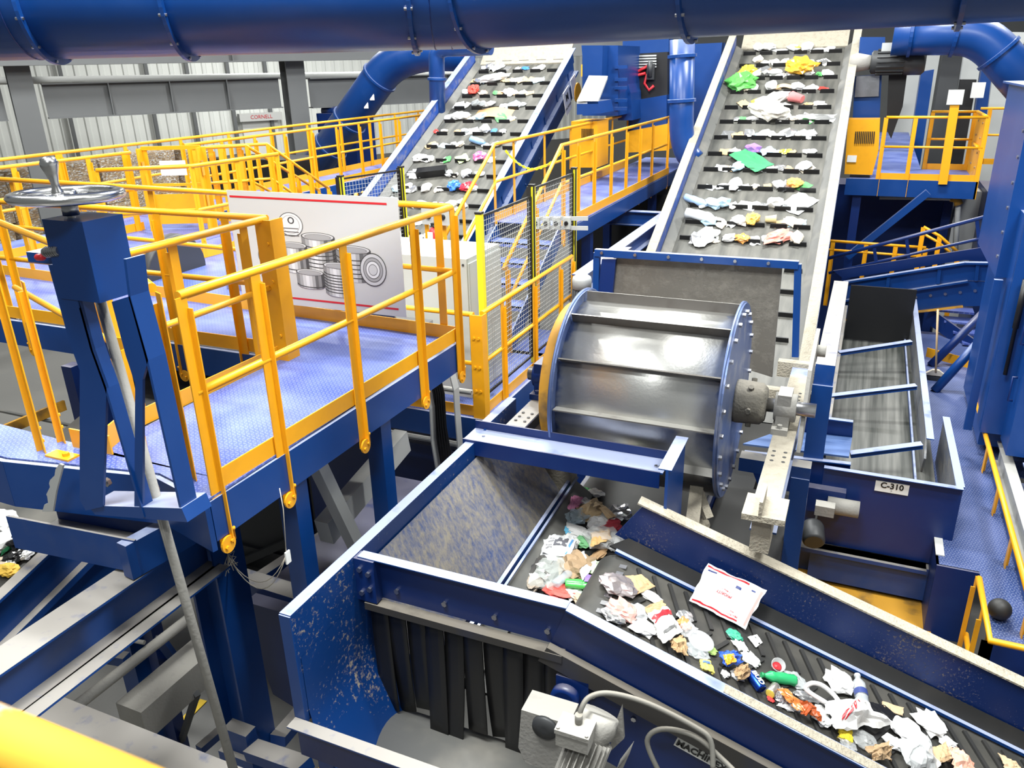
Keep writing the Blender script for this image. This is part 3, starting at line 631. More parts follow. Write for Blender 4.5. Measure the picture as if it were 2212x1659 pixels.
# machine seen in the square opening of the platform: galvanised tray and dark tail drum
m = MB(); p = Pz(430, 610, 3.95)
m.box((-5.9, 6.1, 3.9), (-3.9, 6.8, 3.96)); m.bar((-5.9, 6.1, 4.2), (-3.9, 6.1, 4.2), .02, .3); single(m, 'metal_tray', 'steel', 'galvanised tray behind the white sign, seen below the rails', 'tray')
m = MB(); a = Py(375, 575, 6.4); m.lathe([(.42, 0), (.44, .02), (.44, .1), (.42, .12), (.05, .12)], (a.x, 6.45, a.z-.1), (-1, 0, .1), 28); single(m, 'drum_guard', 'grey_dark', 'dark rounded drum end left of the galvanised tray', 'guard')
m = MB(); a = Py(460, 770, 4.4); m.lathe([(.3, 0), (.3, 1.2)], (a.x-.5, 4.3, 3.6), (1, 0, 0), 28); single(m, 'roller_drum', 'grey_dark', 'dark roller seen through the square platform opening', 'roller')
m = MB(); m.bar((-4.1, 3.0, 3.2), (-4.1, 4.5, 3.9), .15, .1); m.bar((-4.1, 4.4, 2.2), (-4.1, 4.4, 4.0), .14, .14); single(m, 'steel_stand', 'blue_dark', 'dark blue frame inside the platform opening', 'frame')
# lower platform seen at the far left under the rails
m = MB(); a = Pz(60, 860, 3.3); m.box((-9, a.y-.3, 3.28), (-4.6, 4.55, 3.3)); single(m, 'lower_deck', 'rubber_grey', 'grey perforated lower deck at far left below the platform', 'deck')
m = MB(); m.bar(Pz(-40, 950, 3.36), Pz(140, 875, 3.36), .03, .1); single(m, 'kick_plate', 'yellow_worn', 'scuffed yellow kick plate of the lower deck at far left', 'kick plate')
for k, (x, y0) in enumerate(((-5.4, 4.0), (-6.1, 4.35))):
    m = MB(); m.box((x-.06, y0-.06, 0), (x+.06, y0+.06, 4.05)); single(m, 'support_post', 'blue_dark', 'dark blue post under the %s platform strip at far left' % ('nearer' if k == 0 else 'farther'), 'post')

# ================================================================== far left: platform, rails, gate, walkway, ducts
t = thing('platform', 'distant blue platform by the yellow gate in front of the bales', 'platform', (-9.2, 7.5, DK))
m = MB(); m.box((-10.6, 5.8, DK-.012), (-8.0, 9.3, DK)); m.build('deck', 'tread', t)
m = MB(); m.bar((-8.0, 5.8, DK-.13), (-8.0, 9.3, DK-.13), .05, .22); m.bar((-8.0, 9.3, DK-.13), (-10.6, 9.3, DK-.13), .05, .22); m.build('edge_beam', 'blue', t)
for x, y in ((-8.1, 6), (-8.1, 9.1), (-10.4, 9.1), (-10.4, 6)):
    m = MB(); m.box((x-.08, y-.08, 0), (x+.08, y+.08, DK-.24)); m.build('leg', 'blue', t)
railing('yellow rail in front of the bales, left of the gate', [(-9.6, 5.95), (-9.45, 8.35)], [.05, .3, .52, .72, .95], DK, side=(1, 0, 0))
railing('yellow rail crossing before the column at far left', [(-10.5, 5.9), (-10.55, 8.1)], [.1, .5, .98], DK, toe=False, side=(1, 0, 0))
railing('long far yellow rail on the outer side of the distant walkway', [(-10.55, 8.1), (-10.6, 19.5)], [0, .1, .2, .3, .4, .5, .6, .7, .8, .9, 1], DK, side=(1, 0, 0))
railing('long yellow rail on the near side of the distant walkway', [(-9.5, 9.4), (-9.6, 17.3)], [.01, .1, .2, .3, .4, .5, .6, .7, .8, .9, 1], DK, side=(1, 0, 0))
t = thing('walkway', 'distant blue walkway between two yellow rails, left of the sloping duct', 'walkway', (-10, 14, DK))
m = MB(); m.box((-10.6, 9.32, DK-.012), (-9.5, 20, DK)); m.build('deck', 'tread', t)
m = MB(); m.box((-9.5, 9.32, DK-.25), (-9.46, 20, DK)); m.box((-10.64, 9.32, DK-.25), (-10.6, 20, DK)); m.build('edge_beam', 'blue', t)
for y in (12, 15, 18):
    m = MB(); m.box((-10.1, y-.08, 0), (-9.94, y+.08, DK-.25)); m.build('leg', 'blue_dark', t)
# bracing and dark machine under the far walkway
t = thing('housing_or_shade_box', 'blue machine with yellow cross braces below the distant walkway', 'machine', (-8.6, 14, 2))
m = MB(); m.box((-9.42, 11, 0), (-8.85, 16.4, 3.9)); m.build('body', 'blue_dark', t, bevel=.02)
for y in (11.3, 13.0, 14.7):
    m = MB(); m.bar((-8.82, y, 2.6), (-8.82, y+1.5, 4.2), .06, .04); m.bar((-8.82, y+1.5, 2.6), (-8.82, y, 4.2), .06, .04); m.build('cross_brace', 'yellow', t)
# stair guard rails
for k, (xo, yo) in enumerate(((0, 0), (.62, .25))):
    p0 = Vector((-8.95+xo*.1, 9.0+yo, DK)); p1 = Vector((-8.45+xo*.3, 9.55+yo, DK)); p2 = Px(690, 412, -8.35+xo*.5); p2 = Vector((p2.x, p2.y+yo, p2.z-1.07))
    railing('yellow %s handrail of the small stair behind the gate' % ('near' if k == 0 else 'far'), [p0, p1, p2], [.02, .5, 1.0, 1.33, 1.66, 1.98], DK, toe=False, zdrop=.4, side=(1, 0, 0))
# gate
t = thing('yellow_gate', 'yellow steel gate with cut-out post plates in front of the bales', 'gate', (-8.7, 8.5, DK))
g0, g1 = Vector((-9.3, 8.42, DK)), Vector((-8.55, 8.75, DK)); gd = (g1-g0).normalized(); gs = gd.cross(Z)
for k, p in enumerate((g0, g1)):
    m = MB(); m.bar(p, p+Z*1.12, .14, .02, gs); m.bar(p+gs*.08, p+gs*.08+Z*1.12, .02, .16, gs); m.build('gate_post', 'yellow', t)
    for zz in (.3, .75):
        m = MB(); m.bar(p+gs*.1+gd*.03+Z*zz, p+gs*.1+gd*.03+Z*(zz+.2), .02, .05, gs); m.build('hinge_plate', 'yellow_worn', t)
m = MB(); m.bar(g0+Z*1.12, g1+Z*1.12, .05, .05); m.build('gate_bar', 'yellow', t)
m = MB(); m.bar(g0+Z*.62, g1+Z*.62, .035, .035); m.build('gate_bar', 'yellow', t)
m = MB(); m.bar(g0+Z*.28, g1+Z*.28, .01, .42); m.build('gate_leaf', 'yellow', t)
m = MB(); c = (g0+g1)/2+gs*.03+Z*.85; m.bar(c-gd*.18, c+gd*.18, .01, .2, Z); m.build('warning_plate', 'white', t)
m = MB(); m.bar(c-gd*.15-gs*.008+Z*.06, c+gd*.15-gs*.008+Z*.06, .004, .05, Z); m.build('red_band', 'red', t)
# second gate frame nearer, swung open
railing('yellow open gate frame standing before the far platform, left of centre', [(-8.05, 6.6), (-7.2, 7.2), (-7.1, 8.6)], [0, .5, 1, 1.5, 2], DK, side=(0, -1, 0), zdrop=0, toe=True)
m = MB(); m.prism([(-8.05, 5.75, DK-.02), (-5.6, 5.65, DK-.02), (-5.6, 6.2, DK-.02), (-7.0, 8.7, DK-.02), (-8.05, 8.7, DK-.02)], (0, 0, .015)); single(m, 'deck_plate', 'tread', 'blue deck plate seen between the gate and the near rails', 'deck')
# tall yellow post and rails at the left frame edge
t = railing('tall yellow rail corner at the left edge of the photo', [(-7.3, 4.75), (-8.9, 4.75)], [.0, .35, .7], DK, h=1.45, side=(0, -1, 0), mids=[.35, .7], toe=False)
# concrete wall bracing: grey machine left of the sloping duct
m = MB(); p = Py(705, 245, 19.5); m.box((p.x-.35, p.y, 3), (p.x+.9, p.y+1.0, p.z)); m.lathe([(.13, 0), (.13, .8)], (p.x-.3, p.y+.3, p.z+.05), (1, 0, 0), 16); single(m, 'housing_or_shade_box', 'blue_dark', 'dark blue machine top right of the second hall column', 'machine', bevel=.02)
m = MB(); p = Pd(545, 360, 17); m.box((p.x-1.2, p.y, 3), (p.x+1.0, p.y+1, p.z+.15)); single(m, 'steel_cabinet', 'black', 'black cabinet behind the small stair, below the roll-up door', 'cabinet', bevel=.02)
# ducts
def duct(name, label, pts, r, flanges=(), n=28):
    pts = [Vector(p) for p in pts]; t = thing(name, label, 'duct', pts[0])
    m = MB(); m.tube(pts, r, n); m.build('pipe', 'blue', t)
    for i, f in flanges:
        p = pts[i].lerp(pts[i+1], f); d = (pts[i+1]-pts[i]).normalized()
        m = MB(); m.lathe([(r*.98, -.03), (r+.035, -.025), (r+.035, -.004), (r+.035, .004), (r+.035, .025), (r*.98, .03)], p, d, n, False)
        o = m.build('flange', 'blue', t)
    return t
def arc(p0, p1, p2, n=7):
    p0, p1, p2 = Vector(p0), Vector(p1), Vector(p2)
    return [p0*(1-t_)**2+p1*2*t_*(1-t_)+p2*t_*t_ for t_ in [k/n for k in range(n+1)]]
a, b = Py(655, 400, 18), Py(822, 165, 18)
t = duct('sloping_duct', 'sloping blue round duct with bolted flanges, left of the left inclined conveyor', [a]+arc(b, Py(858, 118, 18), Py(935, 112, 18))+[Py(1010, 112, 18)], .43, ((0, .38), (0, .62), (0, .99)))
m = MB()
for f in (.66, .74):
    p = a.lerp(b, f); m.bar(p+Vector((.44, -.1, .0)), p+Vector((.38, -.2, .2)), .03, .12)
m.build('latch', 'steel', t)
for k, (f, tx) in enumerate(((.79, ''), (.86, ''))):
    p = a.lerp(b, f)+Vector((.3, -.33, -.08)); m = MB(); m.box((p.x-.06, p.y-.01, p.z-.08), (p.x+.06, p.y+.01, p.z+.08)); m.build('sticker', 'white', t)
duct('riser_duct', 'slim vertical blue duct beside the top of the left inclined conveyor', [Py(943, 240, 16)-Z*.6]+arc(Py(943, 125, 16), Py(943, 108, 16), Py(965, 104, 16))+[Py(1060, 100, 16)], .17, ((0, .3), (0, .75)))
duct('drop_duct', 'vertical blue duct curving under the walkway, left of right inclined conveyor', [Py(1474, 85, 14.5)]+arc(Py(1472, 260, 14.5), Py(1470, 325, 14.5), Py(1500, 350, 14.5)), .21, ((0, .2), (0, .75)))

# ================================================================== two inclined cleated conveyors
TH = R(25); UD = Vector((0, math.cos(TH), math.sin(TH))); UN = Vector((0, -math.sin(TH), math.cos(TH)))
def crumple(seed, flat=.6, sub=3, rough=1.):
    bm = bmesh.new(); bmesh.ops.create_icosphere(bm, subdivisions=sub, radius=1)
    o = Vector((seed*7.3, seed*3.1, seed*1.7))
    for v in bm.verts:
        c = v.co.copy(); r = 1+rough*(.45*noise.noise(c*1.6+o)+.3*noise.noise(c*3.7+o)+.16*noise.noise(c*8+o))
        v.co = c*r; v.co.z *= flat
    lo = min(v.co.z for v in bm.verts)
    for v in bm.verts: v.co.z -= lo
    for f in bm.faces: f.smooth = False
    me = bpy.data.meshes.new('scrap'); bm.to_mesh(me); bm.free(); return me
def sheet(seed, nx=7, ny=6, amp=.18, smooth=False):
    bm = bmesh.new(); o = Vector((seed*5.1, seed*2.3, 0)); g = []
    for i in range(nx+1):
        g.append([])
        for j in range(ny+1):
            x, y = 2*i/nx-1, 2*j/ny-1; e = Vector((x*1.3, y*1.3, 0))+o
            g[-1].append(bm.verts.new((x+.12*noise.noise(e*1.5), y+.12*noise.noise(e*1.7+o), amp*(noise.noise(e*1.1)+.5*noise.noise(e*2.6)))))
    for i in range(nx):
        for j in range(ny): bm.faces.new((g[i][j], g[i+1][j], g[i+1][j+1], g[i][j+1])).smooth = smooth
    lo = min(v.co.z for v in bm.verts)
    for v in bm.verts: v.co.z -= lo
    solid(bm, .015)
    me = bpy.data.meshes.new('sheet'); bm.to_mesh(me); bm.free(); return me
CR = [crumple(k+1, .5+.12*(k % 3), 3) for k in range(9)]
CRL = [crumple(k+21, .45+.1*(k % 3), 2) for k in range(9)]
SH_ = [sheet(k+1, amp=(.1, .25, .4)[k % 3]) for k in range(6)]
_mc = {}
def litter(name, src, mm, p, size, nrm, rot=None, label=None, cat=None, group=None):
    """one loose item lying on a surface with normal nrm; size = half extents"""
    key = (src.name, mm)
    if key not in _mc:
        me = src.copy(); me.materials.clear(); me.materials.append(MATS[mm]); _mc[key] = me
    o = bpy.data.objects.new(name, _mc[key]); COL.objects.link(o)
    nrm = Vector(nrm).normalized(); rz = random.uniform(0, 6.28) if rot is None else rot
    q = nrm.to_track_quat('Z', 'Y').to_matrix().to_4x4() @ Matrix.Rotation(rz, 4, 'Z')
    # keep rotation about the normal predictable: x axis along world x
    ax = Vector((1, 0, 0)); ax = (ax-nrm*ax.dot(nrm)).normalized(); ay = nrm.cross(ax)
    b = Matrix(((ax.x, ay.x, nrm.x, 0), (ax.y, ay.y, nrm.y, 0), (ax.z, ay.z, nrm.z, 0), (0, 0, 0, 1)))
    o.matrix_world = Matrix.Translation(p) @ b @ Matrix.Rotation(rz, 4, 'Z') @ Matrix.Diagonal((size[0], size[1], size[2], 1))
    return tag(o, label, cat, group)
WHITE = (.78, .78, .77)
PAL = [('white', WHITE), ('white', (.7, .72, .74)), ('white', (.82, .8, .76)), ('white', WHITE), ('pale grey', (.5, .52, .53)), ('tan', (.5, .34, .18)), ('cream', (.7, .62, .5)), ('pale blue', (.4, .58, .72)), ('silver', (.6, .6, .62)), ('white', WHITE)]
def incline(label, z0, Lp, Rp, rows, rows_right, ylow, yhigh, ncl, where, specials, seed, motor=None):
    """Lp/Rp: two points on the top edge of the left/right wall, given on the wall-top plane"""
    rnd = random.Random(seed)
    P0 = Vector((0, 14, z0)); H = .33
    lw = [Pn(*p, P0, UN) for p in Lp]; rw = [Pn(*p, P0, UN) for p in Rp]
    def edge(w, y): f = (y-w[0].y)/(w[1].y-w[0].y); return w[0].lerp(w[1], f)
    l0, l1, r0, r1 = edge(lw, ylow), edge(lw, yhigh), edge(rw, ylow), edge(rw, yhigh)
    t = thing('inclined_conveyor', label, 'conveyor', (l0+r0)/2-UN*.8)
    for nm, a, b, s in (('side_wall', l0, l1, 1), ('side_wall', r0, r1, -1)):
        X = Vector((s, 0, 0))
        m = MB(); m.prism([a, b, b-UN*.3, a-UN*.3], X*-.05)
        m.prism([a-UN*.2, b-UN*.2, b-UN*.95, a-UN*.95], X*-.02); m.bar(a-UN*.52-X*.06, b-UN*.52-X*.06, .12, .05, UN)
        m.mi = 0; wo = m.build(nm, 'blue_grime' if s > 0 else 'blue', t)
        m = MB(); m.bar(a-X*.06+UN*.01, b-X*.06+UN*.01, .14, .02, UN); m.build('wall_lip', 'blue' if where == 'left' else 'dust', wo)
        m = MB(); m.prism([a-UN*.23, b-UN*.23, b-UN*(H-.01)+X*.13, a-UN*(H-.01)+X*.13], X*.012); m.build('skirt', 'rubber_grey', t)
        if s < 0:
            nn = 9
            for k in range(nn):
                q = a.lerp(b, (k+.5)/nn)
                m = MB(); m.bar(q+Vector((.03, 0, 0))-UN*.22, q+Vector((.03, 0, 0))-UN*.52, .05, .012, (1, 0, 0))
                for o_ in (.1, .4, .75): m.bolt(q+Vector((.02, .25, 0))-UN*o_, (1, 0, 0), .02, .015)
                m.build('stiffener', 'blue', wo)
    q = [v-UN*H for v in (l0, r0, r1, l1)]
    m = MB(); m.prism(q, UN*-.02); bo = m.build('belt', 'belt', t)
    top = [l1-UN*H, r1-UN*H]
    m = MB(); m.prism([l1-UN*H+Vector((.1, 0, 0)), r1-UN*H-Vector((.1, 0, 0)), r1+UD*.9+UN*.05-Vector((.1, 0, 0)), l1+UD*.9+UN*.05+Vector((.1, 0, 0))], UN*.03); m.build('head_chute', 'dust', t)
    B0 = P0-UN*H
    for ri, (py, full) in enumerate([(y, 1) for y in rows]+[(y, 0) for y in rows_right]):
        c = Pn((Lp[0][0]+Rp[0][0])/2, py, B0, UN); yy = c.y
        e0, e1 = edge(lw, yy)-UN*H, edge(rw, yy)-UN*H
        e0 = e0+UD*((yy-e0.y)/UD.y); e1 = e1+UD*((yy-e1.y)/UD.y)
        if not full:
            # only the right part of the row can be seen
            pass
        for k in range(ncl):
            if not full and k < ncl-1: continue
            f = .13+.74*(k+.5)/ncl*1.0
            f = .1+.8*(k+.25+rnd.uniform(-.03, .03))/(ncl-.5)
            p = e0.lerp(e1, f)
            m = MB(); hw_ = .125
            x = Vector((hw_, 0, 0))
            m.prism([p-x, p+x, p+x*.96+UN*.07+UD*.01, p-x*.96+UN*.07+UD*.01], UD*.018)
            m.build('cleat', 'black', bo)
        if not full: continue
        # litter resting against the uphill side of the cleats
        items = []
        for (rw_, px_, nm, cat, src, colr, kind, sz, lab) in specials:
            if rw_ == ri: items.append((px_, nm, cat, src, colr, kind, sz, lab))
        a_px = 0
        nit = rnd.randint(8, 11)
        pl = Lp[1][0]+(py-Lp[1][1])*(Lp[0][0]-Lp[1][0])/(Lp[0][1]-Lp[1][1]); pr = Rp[1][0]+(py-Rp[1][1])*(Rp[0][0]-Rp[1][0])/(Rp[0][1]-Rp[1][1])
        taken = [i[0] for i in items]
        for k in range(nit):
            px_ = pl+(pr-pl)*(.2+.68*(k+rnd.uniform(.1, .9))/nit)
            if any(abs(px_-q_) < 14 for q_ in taken): continue
            cn, cc = rnd.choice(PAL)
            if rnd.random() < .07: cn, cc = rnd.choice([('red', (.6, .05, .04)), ('green', (.1, .4, .12)), ('orange', (.75, .3, .05)), ('yellow', (.8, .6, .05)), ('purple', (.3, .15, .5)), ('blue', (.05, .2, .6))])
            kind = 'foil' if cn == 'silver' else rnd.choice(['paper', 'paper', 'plastic'])
            sty = rnd.random(); s_ = rnd.uniform(.07, .15)
            if cn == 'tan': items.append((px_, 'cardboard_scrap', 'cardboard', rnd.choice(SH_), cc, 'paper', (s_, s_*.7, .08), 'torn tan cardboard'))
            elif sty < .6: items.append((px_, 'paper_scrap', 'paper', rnd.choice(CRL), cc, kind, (s_*1.1, s_*.75, s_*rnd.uniform(.5, .9)), 'crumpled %s scrap' % cn))
            else: items.append((px_, 'wrapper', 'wrapper', rnd.choice(SH_), cc, kind, (s_*1.2, s_*.85, s_*.9), 'flattened %s wrapper' % cn))
        items.sort(key=lambda i: i[0])
        for k, (px_, nm, cat, src, colr, kind, sz, lab) in enumerate(items):
            p = Pn(px_, py-5, B0, UN)+UD*(.03+sz[1]*(.55 if nm != 'carpet_piece' else 1.2))+UN*(.06 if nm == 'carpet_piece' else 0)
            full_lab = '%s, %s from left in %s cleat row from top, %s belt' % (lab, ORD[k+1], ORD[ri+1], where)
            litter(nm, src, cmat(colr, kind), p, sz, UN, rot=(rnd.uniform(-.6, .6) if nm in ('bottle', 'box') else None), label=full_lab, cat=cat, group=None)
    return t, edge, lw, rw
def flap(seed=3):
    bm = bmesh.new(); g = []
    for i in range(9):
        y = 2*i/8-1; g.append([bm.verts.new((x, y, .25*math.cos(y*3)+.02*noise.noise(Vector((x, y, seed))))) for x in (-1, 0, 1)])
    for a, b in zip(g, g[1:]):
        for j in range(2): bm.faces.new((a[j], a[j+1], b[j+1], b[j]))
    lo = min(v.co.z for v in bm.verts)
    for v in bm.verts: v.co.z -= lo
    solid(bm, .05)
    me = bpy.data.meshes.new('flap'); bm.to_mesh(me); bm.free(); return me
def lathe_mesh(prof, n=16, crush=0, seed=1):
    m = MB(); m.lathe(prof, (0, 0, 0), (1, 0, 0), n)
    for v in m.bm.verts:
        if crush: d = crush*(noise.noise(v.co*14+Vector((seed, 0, 0)))); v.co.y *= 1+d; v.co.z *= .85+d
    lo = min(v.co.z for v in m.bm.verts)
    for v in m.bm.verts: v.co.z -= lo
    me = bpy.data.meshes.new('lathe'); m.bm.to_mesh(me); m.bm.free(); return me
FLAP = flap()
BOT = lathe_mesh([(.02, -1), (.32, -.98), (.36, -.9), (.33, -.6), (.36, -.3), (.36, .1), (.33, .2), (.36, .3), (.34, .5), (.13, .85), (.13, .92), (.16, .92), (.16, 1.0)], 16, .18)
CANM = lathe_mesh([(.3, -.62), (.38, -.58), (.4, -.5), (.4, .5), (.38, .58), (.3, .62), (.29, .58)], 18, .25, 3)
CUP = lathe_mesh([(.3, -.5), (.32, -.5), (.42, .5), (.45, .52), (.43, .5), (.3, -.45)], 18, .08, 2)
def boxmesh():
    m = MB(); m.box((-1, -1, 0), (1, 1, 1)); me = bpy.data.meshes.new('boxm'); m.bm.to_mesh(me); m.bm.free(); return me
BOXM = boxmesh()
C1rows = (137, 157, 184, 211, 237, 266, 294, 324, 355, 388, 420, 455, 490, 525)
C2rows = (117, 144, 172, 202, 236, 268, 303, 340, 375, 415, 457, 495, 532)
sp1 = [(3, 1022, 'cloth', 'cloth', CR[1], (.75, .06, .04), 'paper', (.17, .12, .13), 'bright red bundle'), (3, 1040, 'wrapper', 'wrapper', SH_[2], (.7, .4, .3), 'paper', (.1, .09, .1), 'red and white wrapper'),
       (5, 1056, 'cardboard_flap', 'cardboard', FLAP, (.52, .33, .15), 'paper', (.2, .42, .14), 'long folded brown cardboard'), (9, 931, 'box', 'box', BOXM, (.012, .012, .014), 'plastic', (.3, .09, .14), 'long black box'),
       (8, 1033, 'cloth', 'cloth', CR[4], (.8, .12, .3), 'plastic', (.12, .14, .1), 'pink crumpled pack'), (10, 1006, 'lid', 'lid', CR[6], (.45, .02, .04), 'plastic', (.16, .12, .1), 'dark red tub'), (10, 978, 'lid', 'lid', CR[2], (.05, .2, .65), 'plastic', (.12, .12, .1), 'blue plastic tub'),
       (7, 1028, 'bottle', 'bottle', BOT, (.25, .45, .75), 'plastic', (.2, .2, .2), 'blue plastic bottle'), (5, 992, 'tray', 'tray', CR[3], WHITE, 'plastic', (.2, .13, .12), 'white foam tray'), (8, 995, 'wrapper', 'wrapper', SH_[1], (.55, .75, .3), 'paper', (.15, .12, .13), 'pale green wrapper'), (2, 1065, 'plastic_bag', 'bag', CR[7], WHITE, 'plastic', (.32, .12, .12), 'long white crumpled bag')]
sp2 = [(2, 1728, 'plastic_bag', 'bag', CR[2], (.8, .42, .04), 'plastic', (.28, .2, .2), 'large orange yellow bag'), (3, 1600, 'plastic_bag', 'bag', CR[5], (.1, .42, .08), 'plastic', (.26, .26, .17), 'large green bag'), (2, 1612, 'plastic_bag', 'bag', CR[0], (.75, .6, .05), 'plastic', (.16, .14, .16), 'yellow printed bag top'),
       (8, 1617, 'carpet_piece', 'carpet', SH_[0], (.04, .38, .12), 'paper', (.36, .18, .2), 'flat green felt sheet'), (10, 1722, 'paper_sheet', 'paper', SH_[4], WHITE, 'paper', (.26, .2, .12), 'open white paper sheet'), (4, 1718, 'cup', 'cup', CUP, (.7, .2, .2), 'paper', (.24, .24, .24), 'red and white paper cup'),
       (5, 1768, 'foil_bag', 'bag', SH_[2], (.7, .7, .7), 'foil', (.3, .12, .16), 'silver clear film bag'), (5, 1655, 'plastic_bag', 'bag', CR[8], (.72, .68, .6), 'paper', (.34, .17, .19), 'large off-white crumpled bag'), (4, 1665, 'plastic_bag', 'bag', CR[3], (.78, .76, .7), 'plastic', (.3, .16, .16), 'white torn paper bag'),
       (3, 1690, 'cardboard_flap', 'cardboard', FLAP, (.55, .4, .25), 'paper', (.07, .2, .1), 'bent tan cardboard strip'), (10, 1500, 'bottle', 'bottle', BOT, (.35, .5, .75), 'plastic', (.22, .2, .2), 'clear blue water bottle'), (11, 1510, 'bottle', 'bottle', BOT, (.72, .75, .78), 'plastic', (.26, .26, .26), 'white plastic bottle'),
       (11, 1662, 'lid', 'lid', CUP, (.75, .6, .3), 'plastic', (.16, .16, .16), 'yellow round lid'), (11, 1625, 'paper_scrap', 'paper', CR[1], (.8, .5, .1), 'paper', (.13, .1, .12), 'orange crumpled wrapper'), (12, 1680, 'tray', 'tray', CR[4], (.7, .25, .2), 'plastic', (.2, .13, .1), 'red and white tray'), (12, 1600, 'tray', 'tray', CR[7], (.75, .32, .08), 'plastic', (.12, .08, .08), 'orange dish'),
       (9, 1715, 'paper_scrap', 'paper', CR[6], (.8, .35, .08), 'paper', (.12, .12, .12), 'orange crumpled pack'), (12, 1520, 'tray', 'tray', CR[0], (.75, .76, .74), 'plastic', (.22, .16, .1), 'white and green carton')]
incline('left steep cleated conveyor with blue walls carrying litter up', 4.85, ((1025, 110), (800, 415)), ((1235, 100), (1041, 445)), C1rows, (), 10.2, 17.95, 5, 'left', sp1, 5)
incline('right steep cleated conveyor with dusty wall tops carrying litter up', 4.94, ((1585, 90), (1420, 530)), ((1845, 75), (1765, 555)), C2rows, (590, 637, 687, 742), 9.0, 18.12, 6, 'right', sp2, 9)

# ================================================================== walkway, stair, lower platform, fence, cabinet
t = thing('walkway', 'blue walkway leading away between yellow rails in the centre of the photo', 'walkway', (-4.2, 13, DK))
m = MB(); m.box((-4.85, 10.35, DK-.012), (-3.66, 19.0, DK)); m.build('deck', 'tread', t)
for x in (-4.83, -3.68):
    m = MB(); m.bar((x, 10.35, DK-.14), (x, 19.0, DK-.14), .05, .24); m.build('edge_beam', 'blue', t)
for y in (11.5, 15.5):
    for x in (-4.7, -3.8):
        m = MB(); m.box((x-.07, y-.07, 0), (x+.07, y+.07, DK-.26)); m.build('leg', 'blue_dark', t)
DB = 3.08
xl_, xr_ = -4.76, -3.78
lb_ = Px(984, 495, xl_); 
y_top, y_bot = 10.3, 10.3-1.22/math.tan(R(33))
railing('left yellow rail of the central walkway sloping down along the stair', [(xl_, y_bot-.1, DB), (xl_, y_top, DK), (xl_, 17.2, DK)], [.03, .5, 1.0, 1.1, 1.28, 1.46, 1.64, 1.82, 1.98], DK, side=(-1, 0, 0), toe=False)
railing('right yellow rail of the central walkway sloping down along the stair', [(xr_, y_bot-.1, DB), (xr_, y_top, DK), (xr_+.08, 16.2, DK)], [.03, .5, 1.0, 1.1, 1.22, 1.36, 1.5, 1.64, 1.78, 1.98], DK, side=(1, 0, 0), toe=False, zdrop=.26, foot=True)
m = MB(); m.bar((-4.8, 10.4, DK+.06), (-4.8, 17.2, DK+.06), .01, .12); m.bar((-3.7, 10.4, DK+.06), (-3.66, 16.2, DK+.06), .01, .12); tag(m.build('kick_plate', 'yellow'), 'yellow kick plates edging the central walkway', 'kick plate')
t = thing('stair', 'blue steel stair with tread-plate steps behind the mesh fence', 'stair', (-4.27, y_bot, DB))
for x in (xl_+.02, xr_-.02):
    m = MB(); m.bar((x, y_bot-.1, DB-.05), (x, y_top, DK-.12), .02, .24); m.build('stringer', 'blue', t)
for k in range(5):
    f = (k+.5)/5.5; m = MB(); yk = y_bot+(y_top-y_bot)*(k+1)/6; zk = DB+(DK-DB)*(k+1)/6
    m.box((xl_+.03, yk-.04, zk-.02), (xr_-.03, yk+.26, zk)); m.box((xl_+.03, yk-.04, zk-.06), (xr_-.03, yk-.025, zk)); m.build('step', 'tread', t)
pts = [Px(1092, 325, -4.7), Px(1215, 325, -3.8)]
m = MB(); n_ = 26
for k in range(n_):
    a = pts[0].lerp(pts[1], k/n_)-Z*.25*4*(k/n_)*(1-k/n_); b = pts[0].lerp(pts[1], (k+1)/n_)-Z*.25*4*((k+1)/n_)*(1-(k+1)/n_)
    m.bar(a, b, .03 if k % 2 else .01, .01 if k % 2 else .03)
single(m, 'safety_chain', 'lemon', 'yellow plastic chain hung across the head of the stair', 'chain')
# lower platform
t = thing('platform', 'lower blue platform under the white cabinet and mesh fence', 'platform', (-4.2, 7.5, DB))
m = MB(); m.box((-6.0, 6.5, DB-.012), (-3.2, y_bot+.1, DB)); m.box((-3.8, y_bot, DB-.012), (-3.2, 9.4, DB)); m.build('deck', 'tread', t)
m = MB(); m.box((-6.0, 6.47, DB-.26), (-3.2, 6.5, DB)); m.box((-3.2, 6.47, DB-.26), (-3.17, 9.4, DB)); m.build('edge_beam', 'blue', t)
for x, y in ((-3.35, 6.65), (-5.8, 6.65), (-3.35, 9.2)):
    m = MB(); m.box((x-.08, y-.08, 0), (x+.08, y+.08, DB-.27)); m.build('leg', 'blue_dark', t)
railing('yellow rail along the lower platform beside the drum, mesh behind it', [(-3.24, 6.6), (-3.24, 9.2)], [.17, .5, .82, .99], DB, side=(1, 0, 0))
railing('short yellow rail in front of the tall white cabinet', [(-3.3, 6.54), (-5.2, 6.54)], [.5, .98], DB, side=(0, -1, 0), mids=[.53])
m = MB(); p = Vector((-3.23, 6.55, DB-.25)); m.box((p.x-.09, p.y-.05, p.z), (p.x-.08, p.y+.03, p.z+1.33)); m.box((p.x-.09, p.y-.06, p.z), (p.x+.04, p.y-.05, p.z+1.33)); m.box((p.x+.03, p.y-.05, p.z), (p.x+.04, p.y+.05, p.z+1.33))
for zz in (.2, .55, .8, 1.1):
    for dx in (-.05, 0): m.bolt((p.x+dx, p.y-.06, p.z+zz), (0, -1, 0), .014, .014)
single(m, 'corner_post', 'yellow', 'wide bolted yellow corner post at the end of the lower platform', 'post')
